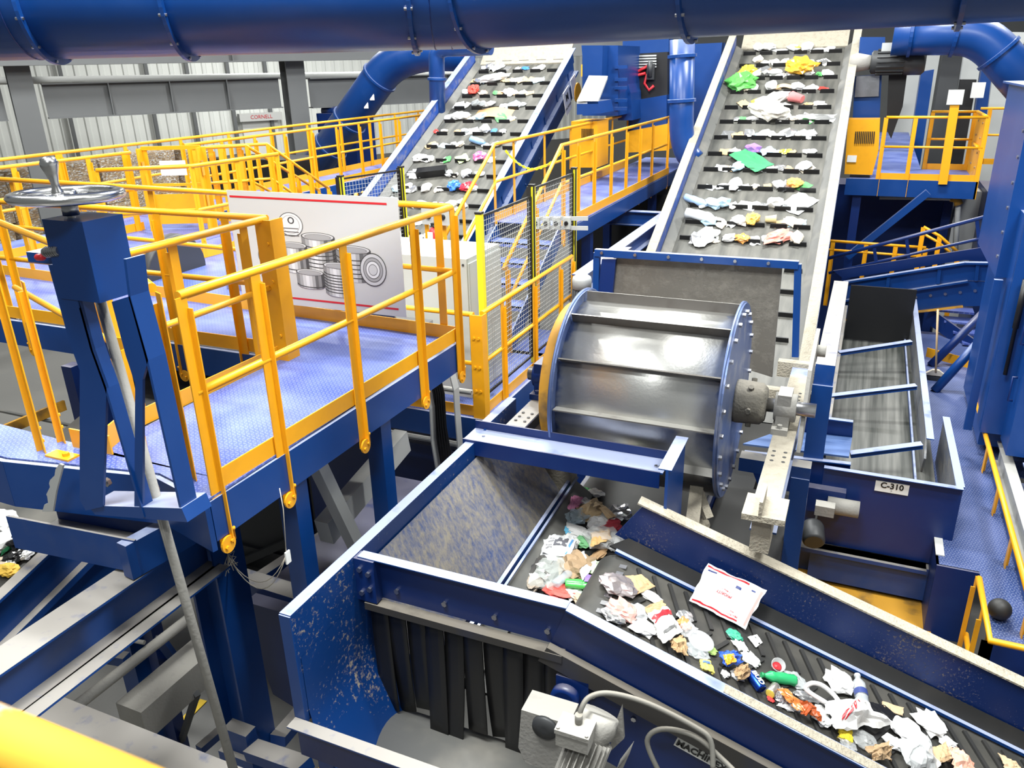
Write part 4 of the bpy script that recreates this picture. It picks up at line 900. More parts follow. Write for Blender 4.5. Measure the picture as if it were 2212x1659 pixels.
# white cabinet
t = thing('control_cabinet', 'tall white cabinet standing behind the can sign on the lower platform', 'cabinet', (-4.3, 7.2, DB))
m = MB(); m.box((-5.3, 6.95, DB), (-3.56, 7.75, 4.58)); m.build('body', 'cabinet_white', t, bevel=.01)
m = MB(); m.box((-3.57, 6.97, DB+.03), (-3.545, 7.73, 4.53)); m.build('side_panel', 'cabinet_white', t)
for z_ in (4.52,):
    m = MB(); m.bolt((-3.6, 6.95, z_), (0, -1, 0), .012, .01); m.build('screw', 'grey_dark', t)
m = MB()
for z_, x0 in ((3.38, -4.5), (2.78, -5.2)): m.box((x0, 6.42, z_-.025), (-3.3, 6.46, z_+.02)); m.box((x0, 6.41, z_+.0), (-3.3, 6.43, z_+.02))
single(m, 'strut_rails', 'grey_light', 'grey strut channels fixed across the end of the lower platform', 'strut')
# cable drop
t = thing('cable_tray', 'grey curved cable tray with black cables dropping below the white cabinet', 'cable tray', (-3.4, 5.9, 2.4))
for pts in (((948, 778), (975, 800), (985, 840), (988, 890), (994, 965)), ((905, 812), (925, 835), (934, 880), (937, 950), (948, 1015))):
    m = MB(); q = [Py(x, y, 6.0) for x, y in pts]
    for a, b in zip(q, q[1:]): m.bar(a, b, .1, .012, (1, 0, .2))
    m.build('side_rail', 'grey_light', t)
for k in range(5):
    q = [Py(925+k*6, 800+k*3, 6.05), Py(938+k*5, 850, 6.05), Py(942+k*5, 920, 6.05), Py(948+k*6, 980, 6.05), Py(958+k*6, 1040, 6.05)]
    m = MB(); m.tube([x for i in range(len(q)-1) for x in (q[i], q[i].lerp(q[i+1], .5))]+[q[-1]], .013, 8); m.build('cable', 'black', t)
# mesh fence
def fence_post(p, zb, label, two=True):
    t = thing('fence_post', label, 'post', (p.x, p.y, zb))
    m = MB(); m.box((p.x-.03, p.y-.03, zb), (p.x+.03, p.y+.03, p.z)); m.build('tube', 'lemon', t)
    m = MB(); m.box((p.x-.035, p.y-.035, p.z), (p.x+.035, p.y+.035, p.z+.02)); m.build('cap', 'black', t)
    if two:
        m = MB(); m.box((p.x+.03, p.y-.045, zb+.1), (p.x+.045, p.y-.03, p.z+.02)); m.box((p.x-.045, p.y-.05, zb+.1), (p.x-.0, p.y-.03, p.z)); m.build('clamp_strip', 'black', t)
def fence_panel(a, b, z0, label):
    t = thing('mesh_panel', label, 'fence', (a.x, a.y, z0))
    a0 = Vector((a.x, a.y, z0)); b0 = Vector((b.x, b.y, z0)); h = Z*(min(a.z, b.z)-z0-.03)
    m = MB(); 
    for s, e in ((a0, b0), (a0+h, b0+h), (a0, a0+h), (b0, b0+h)): m.bar(s, e, .022, .022, (1, 0, .01))
    m.build('frame', 'black', t)
    m = MB(); n = int((b0-a0).length/.05)
    for k in range(1, n): q = a0.lerp(b0, k/n); m.bar(q, q+h, .0035, .0035, (1, 0, 0))
    n = int(h.z/.05)
    for k in range(1, n): m.bar(a0+h*(k/n), b0+h*(k/n), .0035, .0035)
    m.build('wire_mesh', 'grey_light', t)
xf = -3.36
f1, f2, f3 = Px(1035, 462, xf), Px(1149, 402, xf), Px(1240, 365, xf)
fence_post(f1, DB, 'yellow fence post nearest the white cabinet', False); fence_post(f2, DB, 'middle yellow fence post with black clamp strip'); fence_post(f3, DB, 'yellow fence post with black strip nearest the drum motor')
g_ = Vector((0, .05, 0))
fence_panel(f1+g_, f2-g_, DB+.1, 'wire mesh fence panel between the cabinet and the middle post'); fence_panel(f2+g_, f3-g_, DB+.1, 'wire mesh fence panel right of the middle fence post')
f4, f5 = Pz(866, 362, 5.1), Pz(735, 382, 5.1)
fence_post(f4, DB, 'yellow fence post at the upper right corner of the can sign'); fence_post(f5, DB, 'yellow fence post seen above the middle of the can sign')
fence_panel(f5+g_, f4-g_, DB+.1, 'wire mesh fence panel above the can sign')
# switch boxes on struts
p = Pz(1190, 480, 3.9); yb = 9.35
m = MB(); a, b = Py(1140, 472, yb), Py(1270, 472, yb); m.bar(a, b, .02, .05); a2, b2 = Py(1140, 491, yb), Py(1270, 493, yb); m.bar(a2, b2, .02, .05); single(m, 'strut_rails', 'grey_light', 'grey strut rails carrying switch boxes behind the mesh fence', 'strut')
for k in range(4):
    c = Py(1160+k*22, 481, yb-.03)
    t = thing('switch_box', 'grey disconnect switch box behind the mesh, %s from left' % ORD[k+1], 'switch', c, 'disconnect switches')
    m = MB(); m.box((c.x-.045, c.y-.05, c.z-.07), (c.x+.045, c.y, c.z+.07)); m.build('case', 'cabinet_white', t)
    m = MB(); m.lathe([(.028, 0), (.025, .02)], (c.x, c.y-.05, c.z), (0, -1, 0), 12); m.box((c.x-.006, c.y-.09, c.z-.025), (c.x+.006, c.y-.06, c.z+.025)); m.build('dial', 'black', t)
c = Py(932, 468, 8.6)
t = thing('switch_box', 'pair of white switch boxes behind the far corner of the front platform', 'switch', c)
for dx in (-.14, .06):
    m = MB(); m.box((c.x+dx, c.y, c.z-.1), (c.x+dx+.16, c.y+.08, c.z+.1)); bo = m.build('case', 'cabinet_white', t)
    m = MB(); m.lathe([(.035, 0), (.03, .025)], (c.x+dx+.1, c.y, c.z), (0, -1, 0), 12); m.build('dial', 'black', bo)
m = MB(); m.box((c.x-.15, c.y+.08, DB), (c.x-.1, c.y+.1, c.z+.1)); m.box((c.x+.1, c.y+.08, DB), (c.x+.15, c.y+.1, c.z+.1)); m.build('stand', 'yellow', t)
c = Py(940, 524, 8.3)
t = thing('fire_extinguisher', 'red fire extinguisher with white tag behind the corner rail', 'extinguisher', c-Z*.2)
m = MB(); m.lathe([(.06, -.2), (.075, -.18), (.075, .12), (.05, .17), (.02, .19), (.02, .22)], c, Z, 16); m.build('cylinder', 'red', t)
m = MB(); m.box((c.x-.02, c.y-.05, c.z+.2), (c.x+.02, c.y+.05, c.z+.24)); m.tube([(c.x, c.y-.04, c.z+.22), (c.x+.09, c.y-.06, c.z+.15), (c.x+.085, c.y-.04, c.z-.05)], .012, 6); m.build('handle', 'black', t)
m = MB(); m.box((c.x-.05, c.y-.085, c.z+.02), (c.x+.02, c.y-.08, c.z+.14)); m.build('tag', 'white', t)
# blue beams right of the walkway
xb = -3.05
a, b = Px(1283, 592, xb), Px(1425, 452, xb); zz = (a.z+b.z)/2
m = MB(); m.ibeam((xb, a.y-.6, zz-.12), (xb, b.y+.4, zz-.12), .18, .24, .014); single(m, 'steel_beam', 'blue', 'blue I-beam running back between the walkway and right conveyor', 'beam')
m = MB(); c = Px(1380, 435, xb); m.ibeam((-4.8, b.y+.5, zz-.12), (-2.95, b.y+.5, zz-.12), .18, .24, .014); single(m, 'steel_beam', 'blue', 'blue cross beam in the dark gap under the walkway end', 'beam')
m = MB(); m.box((xb-.08, b.y+.3, 0), (xb+.08, b.y+.46, zz-.24)); m.box((xb-.08, a.y-.5, 0), (xb+.08, a.y-.34, zz-.24)); single(m, 'steel_stand', 'blue_dark', 'dark blue posts carrying the beam beside the right conveyor', 'frame')
m = MB(); m.box((-5.6, 16.0, 0), (-3.2, 18.5, 3.9)); single(m, 'housing_or_shade_box', 'black', 'black machine deep in the gap below the central walkway', 'machine')
# machinery at the head of the walkway
t = thing('sorting_machine', 'tall blue machine tower with sloping grey chute beside left conveyor head', 'machine', (-6, 15.5, 2))
m = MB(); m.prism([Py(1258, 98, 15.8), Py(1335, 98, 15.8), Py(1335, 250, 15.8), Py(1258, 250, 15.8)], (0, 1.6, 0)); m.build('tower', 'blue', t, bevel=.02)
m = MB(); m.prism([Py(1256, 98, 15.4), Py(1302, 98, 15.4), Py(1300, 165, 15.4), Py(1262, 165, 15.4)], (0, .5, 0)); m.build('side_box', 'blue', t, bevel=.01)
m = MB(); a, b, c, d = Py(1272, 163, 15.3), Py(1313, 164, 15.3), Py(1292, 218, 14.4), Py(1246, 218, 14.4); m.prism([a, b, c, d], (0, 0, -.05)); m.build('chute_plate', 'grey_light', t)
m = MB(); m.prism([Py(1246, 219, 14.4), Py(1292, 219, 14.4), Py(1298, 245, 14.4), Py(1246, 248, 14.4)], (0, .8, 0)); m.build('chute_box', 'blue', t)
m = MB(); m.prism([Py(1335, 110, 16.5), Py(1362, 200, 16.5), Py(1365, 260, 16.5), Py(1335, 260, 16.5)], (0, .8, 0)); m.build('gusset', 'blue', t)
for y in (145, 172, 190, 217, 235):
    m = MB(); q = Py(1328, y, 15.78); m.bar(q, q+Vector((.25, 0, 0)), .05, .06); m.build('bolted_joint', 'blue', t)
t = thing('optical_sorter', 'black machine hood with ribbed top and red hoses behind the walkway', 'machine', (-4.6, 17.5, 4.3))
m = MB(); m.prism([Py(1340, 118, 17.4), Py(1442, 112, 17.4), Py(1442, 235, 17.4), Py(1352, 235, 17.4)], (0, 1.5, 0)); m.build('hood', 'black', t, bevel=.02)
for k in range(5):
    m = MB(); m.bar(Py(1345, 122+k*6, 17.35), Py(1418, 120+k*6, 17.35), .03, .03); m.build('rib', 'grey_light', t)
for k, pts in enumerate((((1342, 160), (1365, 162), (1385, 150), (1402, 142)), ((1342, 166), (1370, 164), (1395, 158)), ((1398, 160), (1392, 180), (1402, 195), (1412, 185)))):
    m = MB(); m.tube([Py(x, y, 17.3) for x, y in pts], .03, 8); m.build('hose', 'red', t)
m = MB(); q = Py(1404, 155, 17.25); m.box((q.x-.07, q.y, q.z-.15), (q.x+.08, q.y+.1, q.z+.15)); m.lathe([(.05, 0), (.05, .3)], q-Z*.1, Z, 12); m.build('regulator', 'grey_dark', t)
m = MB(); m.prism([Py(1362, 218, 17.2), Py(1440, 205, 17.2), Py(1440, 300, 17.2), Py(1350, 300, 17.2)], (0, 1.2, 0)); m.build('base', 'blue', t, bevel=.01)
t = thing('motor_cabinet', 'yellow vented cabinet behind the walkway rail, beside the left conveyor', 'cabinet', Py(1260, 365, 14.6))
m = MB(); m.prism([Py(1234, 262, 14.6), Py(1290, 262, 14.6), Py(1290, 362, 14.6), Py(1234, 362, 14.6)], (0, .7, 0)); m.build('body', 'yellow', t, bevel=.01)
m = MB()
for k in range(9): m.bar(Py(1257+k*3, 278, 14.58), Py(1257+k*3, 302, 14.58), .012, .01, (0, 1, 0))
m.build('vent_slots', 'black', t)
t = thing('motor_cabinet', 'low yellow machine guard at the far end of the central walkway', 'cabinet', Py(1400, 300, 16.9))
m = MB(); m.prism([Py(1352, 285, 16.9), Py(1442, 268, 16.9), Py(1440, 325, 16.9), Py(1352, 330, 16.9)], (0, .5, 0)); m.build('body', 'yellow', t, bevel=.01)
# signs on the left conveyor's outer side
x_ = -6.02
for k, (c, w_, h_, lb, tx) in enumerate((((1239, 187), .3, .42, 'upper white sign on the outer side of the left inclined conveyor', 'C-305'), ((1225, 218), .36, .5, 'lower white sign on the outer side of the left inclined conveyor', 'MACHINEX'))):
    p = Px(c[0], c[1], -5.95); ex = UD; ey = UN
    t = thing('sign_plate', lb, 'sign', p)
    m = MB(); m.prism([p-ex*w_/2-ey*h_/2, p+ex*w_/2-ey*h_/2, p+ex*w_/2+ey*h_/2, p-ex*w_/2+ey*h_/2], (.012, 0, 0)); m.build('plate', 'white', t)
    if k: text_mesh('M', .2, 'black', 'emblem', t, p+Vector((.013, 0, 0))+ey*.08, ex, ey, bold=.01); text_mesh(tx, .07, 'black', 'lettering', t, p+Vector((.013, 0, 0))-ey*.12, ex, ey)
p = Px(1246, 200, -5.95); m = MB(); m.lathe([(.2, 0), (.2, .03)], p, (1, 0, 0), 24); single(m, 'round_guard', 'yellow', 'yellow round disc beside the signs on the left conveyor', 'guard')
m = MB(); p = Px(1270, 152, -5.8); m.box((p.x-.1, p.y-.15, p.z-.12), (p.x+.1, p.y+.15, p.z+.12)); m.lathe([(.09, 0), (.09, .2)], p, (1, 0, 0), 14); single(m, 'pull_switch', 'yellow', 'yellow pull switch on the upper end of left conveyor', 'switch')

# ================================================================== magnetic drum
DCY, DCZ, DR = 6.0, 3.85, .775
xR = -.75; xL = -2.0
t = thing('magnetic_drum', 'large galvanised drum with cross slats and bolted end discs', 'drum', ((xL+xR)/2, DCY, DCZ-DR))
m = MB(); m.lathe([(DR-.075, 0), (DR-.075, xR-xL)], (xL, DCY, DCZ), (1, 0, 0), 72); m.build('shell', 'drum_steel', t)
for k in range(12):
    a = 2*math.pi*k/12-.06; u = Vector((0, math.cos(a), math.sin(a))); v = Vector((0, -math.sin(a), math.cos(a))); b = Vector((xL+.01, DCY, DCZ))+u*(DR-.085)
    m = MB(); m.prism([b, b+u*.088, b+u*.088+v*.01, b+v*.01], (xR-xL-.02, 0, 0)); m.build('slat', 'slat_steel', t)
for x, s in ((xR, 1), (xL-.02, -1)):
    m = MB(); m.lathe([(DR, 0), (DR, .02)], (x, DCY, DCZ), (1, 0, 0), 72, False); m.lathe([(DR+.012, -.012), (DR+.012, .006), (DR-.03, .006)], (x, DCY, DCZ), (1, 0, 0), 72); d = m.build('end_disc', 'drum_blue', t)
    for k in range(24):
        a = 2*math.pi*k/24; m = MB(); m.bolt((x+(.02 if s > 0 else 0), DCY+math.cos(a)*(DR-.07), DCZ+math.sin(a)*(DR-.07)), (s, 0, 0), .02, .022); m.build('bolt', 'steel', d)
m = MB(); m.lathe([(.17, 0), (.175, .02), (.165, .2), (.13, .235), (.06, .24)], (xR+.02, DCY, DCZ), (1, 0, 0), 26)
for k in range(6): a = k*1.047; m.bolt((xR+.14, DCY+math.cos(a)*.165, DCZ+math.sin(a)*.165), (0, math.cos(a), math.sin(a)), .022, .03)
m.build('hub', 'hub_dirt', t)
m = MB(); m.lathe([(.055, 0), (.055, .42)], (xR+.2, DCY, DCZ), (1, 0, 0), 20); m.build('shaft', 'steel', t)
m = MB(); m.lathe([(.06, -.5), (.06, 0)], (xL, DCY, DCZ), (1, 0, 0), 20); m.build('shaft', 'steel', t)
m = MB(); m.lathe([(.62, 0), (.66, .02), (.66, .1), (.62, .12)], (xL-.17, DCY, DCZ), (1, 0, 0), 36); m.build('yellow_guard', 'yellow_worn', t)
# drum supports
for x, lb, mm in ((xR+.42, 'dust-caked perforated beam and bearing right of the drum', 'dust'), (xL-.34, 'perforated beam and bearing left of the drum', 'blue')):
    t = thing('bearing_beam', lb, 'support', (x, DCY, 3.3))
    zt_ = DCZ-.19
    m = MB(); m.ibeam((x, 4.75 if x > -2 else 5.3, zt_-.1), (x, 7.5, zt_-.1), .17, .2, .014); m.build('beam', 'blue', t)
    m = MB()
    if x > -2:
        m.bar((x, 4.72, zt_+.006), (x, 7.2, zt_+.006), .165, .012)
    else: m.bar((x, 5.3, zt_+.004), (x, 7.2, zt_+.004), .165, .008)
    pl = m.build('top_plate', 'dust' if x > -2 else 'blue_dusty', t)
    m = MB()
    for yy in (5.4, 5.48, 5.56, 6.45, 6.53, 6.61, 6.69, 6.77):
        for dx in (-.04, .04): m.lathe([(.014, 0), (.014, .002)], (x+dx, yy, zt_+.012), Z, 8)
    m.build('bolt_hole', 'black', pl)
    m = MB(); m.box((x-.1, DCY-.16, zt_+.012), (x+.02, DCY+.16, zt_+.06)); m.box((x-.08, DCY-.1, zt_+.06), (x+.02, DCY+.1, DCZ+.13)); m.lathe([(.11, 0), (.11, .16)], (x-.1, DCY, DCZ), (1, 0, 0), 20)
    for dy in (-.13, .13): m.bolt((x-.04, DCY+dy, zt_+.06), Z, .02, .03)
    m.build('bearing_block', 'grey_dusty' if x > -2 else 'blue_dark', t)
x = xR+.52
m = MB(); m.prism([(x, 5.85, 3.55), (x, 6.1, 3.5), (x, 7.05, 4.05), (x, 7.0, 4.2), (x, 6.8, 4.2), (x, 6.2, 4.1)], (.03, 0, 0)); m.lathe([(.05, 0), (.05, .1)], (x, 6.85, 4.05), (1, 0, 0), 14); single(m, 'scraper_arm', 'grey_dusty', 'dusty bracket arm with pivot beside the drum shaft', 'bracket')
m = MB(); p = Px(1660, 1010, xR+.42); m.box((p.x-.12, p.y-.14, DCZ-.16), (p.x+.14, p.y+.14, DCZ-.12)); m.box((p.x-.02, p.y-.14, DCZ-.12), (p.x+.0, p.y+.1, DCZ-.02)); m.box((p.x-.06, 4.55, DCZ-.42), (p.x+.06, 4.9, DCZ-.2)); single(m, 'end_bracket', 'dust', 'dust-covered bracket at the near end of the perforated beam', 'bracket')
# geared motor behind the left disc
c = Px(1257, 640, -2.75)
t = thing('geared_motor', 'grey vertical motor with rounded cap behind the left drum disc', 'motor', c-Z*.1)
m = MB(); top = Px(1257, 598, -2.75); m.lathe([(.105, -.13), (.108, -.03), (.1, .0), (.07, .02), (.02, .025)], top, Z, 26); m.build('fan_cap', 'grey_light', t)
m = MB(); m.lathe([(.085, -.4), (.085, -.13)], top, Z, 20)
for k in range(18): a = 2*math.pi*k/18; u = Vector((math.cos(a), math.sin(a), 0)); m.bar(top+u*.095-Z*.4, top+u*.095-Z*.14, .006, .03, u)
m.build('finned_body', 'grey_paint', t)
# chute panel behind the drum
t = thing('chute_curtain', 'large dirty grey rubber panel in blue frame behind the drum', 'curtain', (-1.5, 7.6, 2.7))
yp = 7.5
q = [Py(x, y, yp) for x, y in ((1326, 556), (1690, 574), (1668, 815), (1620, 800), (1450, 770), (1318, 700))]
m = MB(); m.prism(q, (0, .03, 0)); m.build('panel', 'curtain_rubber', t)
m = MB(); m.bar(Py(1286, 545, yp-.04), Py(1725, 572, yp-.04), .06, .07); m.build('top_bar', 'blue', t)
m = MB(); m.bar(Py(1724, 570, yp-.03), Py(1718, 770, yp-.03), .05, .06, (1, 0, 0)); m.build('side_bar', 'blue', t)
m = MB(); m.bar(Py(1290, 545, yp-.03), Py(1288, 640, yp-.03), .06, .06, (1, 0, 0)); m.build('side_bar', 'blue', t)
for k in range(6):
    m = MB(); m.bolt(Py(1300+k*72, 546+k*4.5, yp-.08), (0, -1, 0), .016, .014); m.build('bolt', 'steel', t)
m = MB(); m.prism([Py(1300, 560, 7.45), Py(1330, 560, 7.45), Py(1322, 640, 7.45), Py(1290, 640, 7.45)], (0, .6, 0)); m.bar((xL-.2, 7.3, 3.4), (xL-.2, 7.3, 1.0), .14, .14, (0, 1, 0)); single(m, 'steel_stand', 'blue_dark', 'dark blue frame post left of the rubber panel', 'frame')
# ================================================================== transfer hopper
HX0, HX1, HZ = -2.57, -1.09, 3.6
t = thing('transfer_hopper', 'open blue hopper in the foreground with dirty sloping inner wall', 'hopper', (-1.9, 4.2, 2.2))
m = MB(); m.box((HX0-.02, 2.73, 2.85), (HX0, 5.05, HZ)); m.box((HX0-.02, 5.05, 2.6), (HX0, 5.85, HZ-.02)); m.prism([(HX0-.02, 5.1, HZ-.02), (HX0-.02, 5.85, HZ-.02), (HX0-.02, 5.85, HZ+.05), (HX0-.02, 5.3, HZ+.05)], (.02, 0, 0)); m.build('left_wall', 'splat_blue', t)
m = MB(); m.box((HX0-.075, 2.73, HZ), (HX0, 5.05, HZ+.008)); m.box((HX0-.075, 5.3, HZ+.05), (HX0, 5.85, HZ+.058)); m.box((HX0-.075, 2.722, 2.85), (HX0, 2.73, HZ)); m.build('wall_flange', 'blue', t)
def sl(u, v):  # sloping liner, from the wall down to the belt skirt, curved at the near end
    y = 3.42+(5.75-3.42)*u; x = HX0+.01+.52*v*(.65+.35*u); z = HZ-.12-(.72)*v
    return (x, y, z)
m = MB(); m.grid(sl, 14, 6, flip=True); m.build('liner', 'liner', t)
def sl2(u, v):
    y = 2.76+(3.42-2.76)*u; x = HX0+.003+.35*max(0, v-.45)*1.2; z = HZ-.3-1.0*v
    return (x, y, z)
m = MB(); m.grid(sl2, 6, 8, flip=True); m.build('lower_liner', 'splat_blue', t)
m = MB(); m.bar((-2.03, 3.45, 2.86), (-2.1, 6.0, 2.86), .03, .1); m.bar((-2.0, 3.45, 2.9), (-2.07, 6.0, 2.9), .02, .012, dx=.02); m.build('skirt_bar', 'blue', t)
m = MB(); m.prism([(-2.0, 3.45, 2.86), (-2.07, 6.0, 2.86), (-1.9, 6.0, 2.74), (-1.85, 3.45, 2.74)], (.0, 0, .012)); m.build('skirt_rubber', 'rubber_grey', t)
m = MB(); m.box((HX0, 3.40, HZ-.3), (-1.2, 3.415, HZ)); m.build('front_wall', 'blue_dark', t)
m = MB(); m.box((HX0+.02, 3.345, HZ), (-1.2, 3.415, HZ+.008)); m.build('front_flange', 'blue', t)
m = MB(); m.box((HX0+.0, 3.33, HZ-.3), (HX0+.14, 3.4, HZ)); m.build('corner_plate', 'blue_dark', t)
for p_ in [(HX0+dx, 3.33, HZ+dz) for dx, dz in ((.04, -.07), (.04, -.24), (.1, -.09), (.1, -.2))]+[(HX0+.25+.33*k, 3.4, HZ-.22) for k in range(4)]:
    m = MB(); m.bolt(p_, (0, -1, 0), .018, .015); m.build('bolt', 'steel', t)
m = MB(); m.bar((HX0+.05, 3.36, HZ-.335), (-1.22, 3.36, HZ-.335), .07, .05); m.build('clamp_strip', 'brown_grime', t)
n = 10
for k in range(n):
    x0 = HX0+.06+(1.3)*k/n; x1 = HX0+.06+1.3*(k+1)/n+.004; ln = .82+.06*math.sin(k*2.1)+(.04*k/n); ph = k*1.3
    def strip_(u, v, x0=x0, x1=x1, ln=ln, ph=ph): b = .06*v*v*math.sin(ph)-.008*(k % 2); return (x0+(x1-x0)*u*(1-.1*v*v*(k % 3 == 1))+.012*v*v*math.cos(ph*1.7), 3.375+b-.01*u, HZ-.34-ln*v+.05*v*u*math.sin(ph))
    m = MB(); m.grid(strip_, 3, 8); solid(m.bm, .008); m.build('curtain_strip', 'black', t)
m = MB(); m.box((HX0-.05, 2.70, 2.62), (-1.2, 2.72, 2.87)); m.build('bottom_lip', 'blue_dark', t)
m = MB(); m.box((HX0-.07, 2.64, 2.87), (-1.2, 2.72, 2.88)); m.build('lip_flange', 'blue_dusty', t)
m = MB(); m.lathe([(.34, 0), (.34, 1.3)], (HX0+.12, 3.25, 2.1), (1, 0, 0), 40); m.build('roller', 'rubber_grey', t)
m = MB(); m.prism([(HX0+.1, 2.8, 2.0), (HX0+.1, 3.2, 2.5), (HX0+.1, 3.2, 1.9)], (.03, 0, 0)); m.build('side_seal', 'black', t)
m = MB(); m.box((-.98, 4.68, 2.7), (-.96, 5.22, 3.83)); m.build('right_wall', 'blue', t)
m = MB(); m.box((-1.03, 4.68, 3.83), (-.94, 5.22, 3.838)); m.build('wall_flange', 'blue', t)
a, b = Pz(990, 985, HZ+.02), Pz(1440, 1040, HZ+.02)
m = MB(); y0, y1 = 5.02, 5.24
m.box((HX0-.1, y0, HZ+.01), (HX1+.02, y1, HZ+.022)); m.build('channel_web', 'blue', t)
m = MB(); m.box((HX0-.1, y1, HZ-.0), (HX1+.02, y1+.014, HZ+.09)); m.box((HX0-.1, y0-.014, HZ-.1), (HX1+.0, y0, HZ+.03)); m.build('channel_lip', 'blue_dark', t)
m = MB()
for x, y in ((HX0+.03, 5.12), (HX1-.05, 5.1), (HX1-.02, 5.1)): m.bolt((x, y, HZ+.022), Z, .014, .012)
m.build('bolt', 'steel', t)
single(MB().box((HX0-.03, 5.9, 2.55), (HX0+.5, 6.05, 3.05)), 'dust_heap', 'dust', 'heap of grey dust in the gap left of the hopper belt', 'dust')
# belt running below the hopper
t = thing('belt_conveyor', 'belt carrying mixed litter away under the blue hopper channel', 'conveyor', (-1.5, 5, 2.6))
m = MB(); m.box((-2.05, 3.46, 2.70), (-.95, 6.9, 2.72)); m.build('belt', 'rubber', t)
m = MB(); m.box((-2.1, 3.46, 2.45), (-2.06, 6.9, 2.7)); m.box((-.95, 3.6, 2.45), (-.91, 6.9, 2.7)); m.build('frame', 'blue_dark', t)
HB = 2.722
# ================================================================== front chevron conveyor
T2 = R(17.5); FU = Vector((math.cos(T2), 0, -math.sin(T2))); FN = Vector((math.sin(T2), 0, math.cos(T2)))
F0 = Vector((-1.2, 0, 3.6))
NY, FY = 3.39, 4.62
LEN = 4.2
def FP(s, y, d): return F0+FU*s+Vector((0, y, 0))-FN*d
t = thing('chevron_conveyor', 'foreground inclined conveyor with chevron belt and blue side walls', 'conveyor', (0.3, 4, 2.2))
m = MB(); m.prism([FP(0, NY, 0), FP(LEN, NY, 0), FP(LEN, NY, .36), FP(-.02, NY, .36)], (0, .015, 0)); m.build('near_wall', 'grime_blue', t)
m = MB(); m.bar(FP(0, NY-.025, -.004), FP(LEN, NY-.025, -.004), .075, .01, FN); m.build('near_flange', 'blue', t)
m = MB(); m.bar(FP(.9, NY-.025, -.010), FP(LEN, NY-.025, -.010), .06, .006, FN); m.build('dust_layer', 'dust', t)
m = MB(); m.prism([FP(-.02, NY-.01, .3), FP(LEN, NY-.01, .3), FP(LEN, NY-.01, .42), FP(-.04, NY-.01, .42)], (0, -.05, 0)); m.build('lower_flange', 'brown_grime', t)
m = MB(); m.prism([FP(-.06, NY+.02, .38), FP(LEN, NY+.02, .38), FP(LEN, NY+.02, .95), FP(-.1, NY+.02, .95)], (0, .02, 0)); m.build('frame_plate', 'grime_blue', t)
m = MB(); m.prism([FP(.1, FY, .0), FP(LEN, FY, .0), FP(LEN, FY, .32), FP(.0, FY, .32)], (0, .015, 0)); m.build('far_wall', 'splat_dark', t)
m = MB(); m.prism([FP(.1, FY-.01, .3), FP(LEN, FY-.01, .3), FP(LEN, FY-.05, .4), FP(0, FY-.05, .4)], (0, 0, .012)); m.build('skirt', 'rubber', t)
m = MB(); m.bar(FP(.06, FY+.03, -.006), FP(LEN, FY+.03, -.006), .1, .012, FN); m.build('far_flange', 'dust', t)
m = MB(); m.bar(FP(.05, FY-.06, .395), FP(LEN, FY-.06, .395), .04, .02, FN); m.build('edge_rail', 'blue', t)
BD = .42; pr = .15
def beltp(s, y):
    if s >= 0: return FP(s+.12, y, BD)
    a = -s/pr; c = FP(.12, y, BD+pr); return c+FN*pr*math.cos(a)-FU*pr*math.sin(a)
m = MB(); ss = [-.4+.05*k for k in range(9)]+[.3*k for k in range(1, 14)]
NYb, FYb = NY+.05, FY-.06
m.grid(lambda u, v: beltp(ss[int(round(u*(len(ss)-1)))], NYb+(FYb-NYb)*v), len(ss)-1, 4)
bo = m.build('belt', 'belt_chevron', t)
m = MB(); W = FYb-NYb
for k in range(34):
    s = .12+.115*k
    for c in range(4):
        y0 = NYb+.04+c*(W-.06)/4; y1 = y0+(W-.06)/4-.03; f = 1 if c % 2 else -1
        off = .06*(k % 2) if 0 else 0
        s0, s1 = (s, s+.12) if f < 0 else (s+.12, s)
        a, b = beltp(s0, y0), beltp(s1, y1); m.bar(a+FN*.006, b+FN*.006, .026, .02, FN)
m.build('chevron_rib', 'rubber', bo)
m = MB()
for k in range(12): y = NYb+.08+k*.085; m.box(beltp(.02, y)-Vector((.02, .02, 0)), beltp(.02, y)+Vector((.03, .02, .008)))
m.build('belt_splice', 'steel', bo)
m = MB(); m.lathe([(pr-.01, 0), (pr-.01, W)], beltp(0, NYb)-FN*pr, (0, 1, 0), 24); m.build('head_pulley', 'rubber_grey', t)
# drive: gearbox, motor, cable
def mp(x, y, yy=3.2): return Py(x, y, yy)
t = thing('geared_motor', 'dust-grey gearbox motor on the near side of the chevron conveyor', 'motor', mp(1240, 1620))
m = MB(); m.prism([mp(1150, 1490), mp(1250, 1520), mp(1245, 1590), mp(1215, 1618), mp(1160, 1605), mp(1143, 1570)], (0, -.16, 0)); m.build('gear_housing', 'grey_dusty', t, bevel=.02)
m = MB(); m.lathe([(.07, 0), (.085, .01), (.085, .05), (.06, .06)], mp(1225, 1500, 3.32), (0, -1, 0), 24); 
m.box(mp(1205, 1510, 3.36)+Vector((0, 0, -.0)), mp(1275, 1470, 3.36)+Vector((0, -.03, 0))); m.build('bearing_flange', 'blue_dark', t, bevel=.005)
m = MB(); m.lathe([(.075, 0), (.07, .02), (.02, .025)], mp(1178, 1570, 3.04), (0, -1, 0), 24); m.build('shaft_cap', 'grey_dark', t)
ma, mb_ = mp(1290, 1560, 3.05), mp(1235, 1700, 2.85); md = (mb_-ma).normalized()
m = MB(); m.lathe([(.1, -.05), (.11, 0), (.105, .05), (.09, .07), (.09, .3)], ma, md, 24)
for k in range(22):
    a = 2*math.pi*k/22; x = md.orthogonal().normalized(); y = md.cross(x); u = x*math.cos(a)+y*math.sin(a); m.bar(ma+u*.1+md*.08, ma+u*.1+md*.3, .006, .03, u)
m.build('motor_body', 'grey_dusty', t)
c = mp(1243, 1585, 2.9)
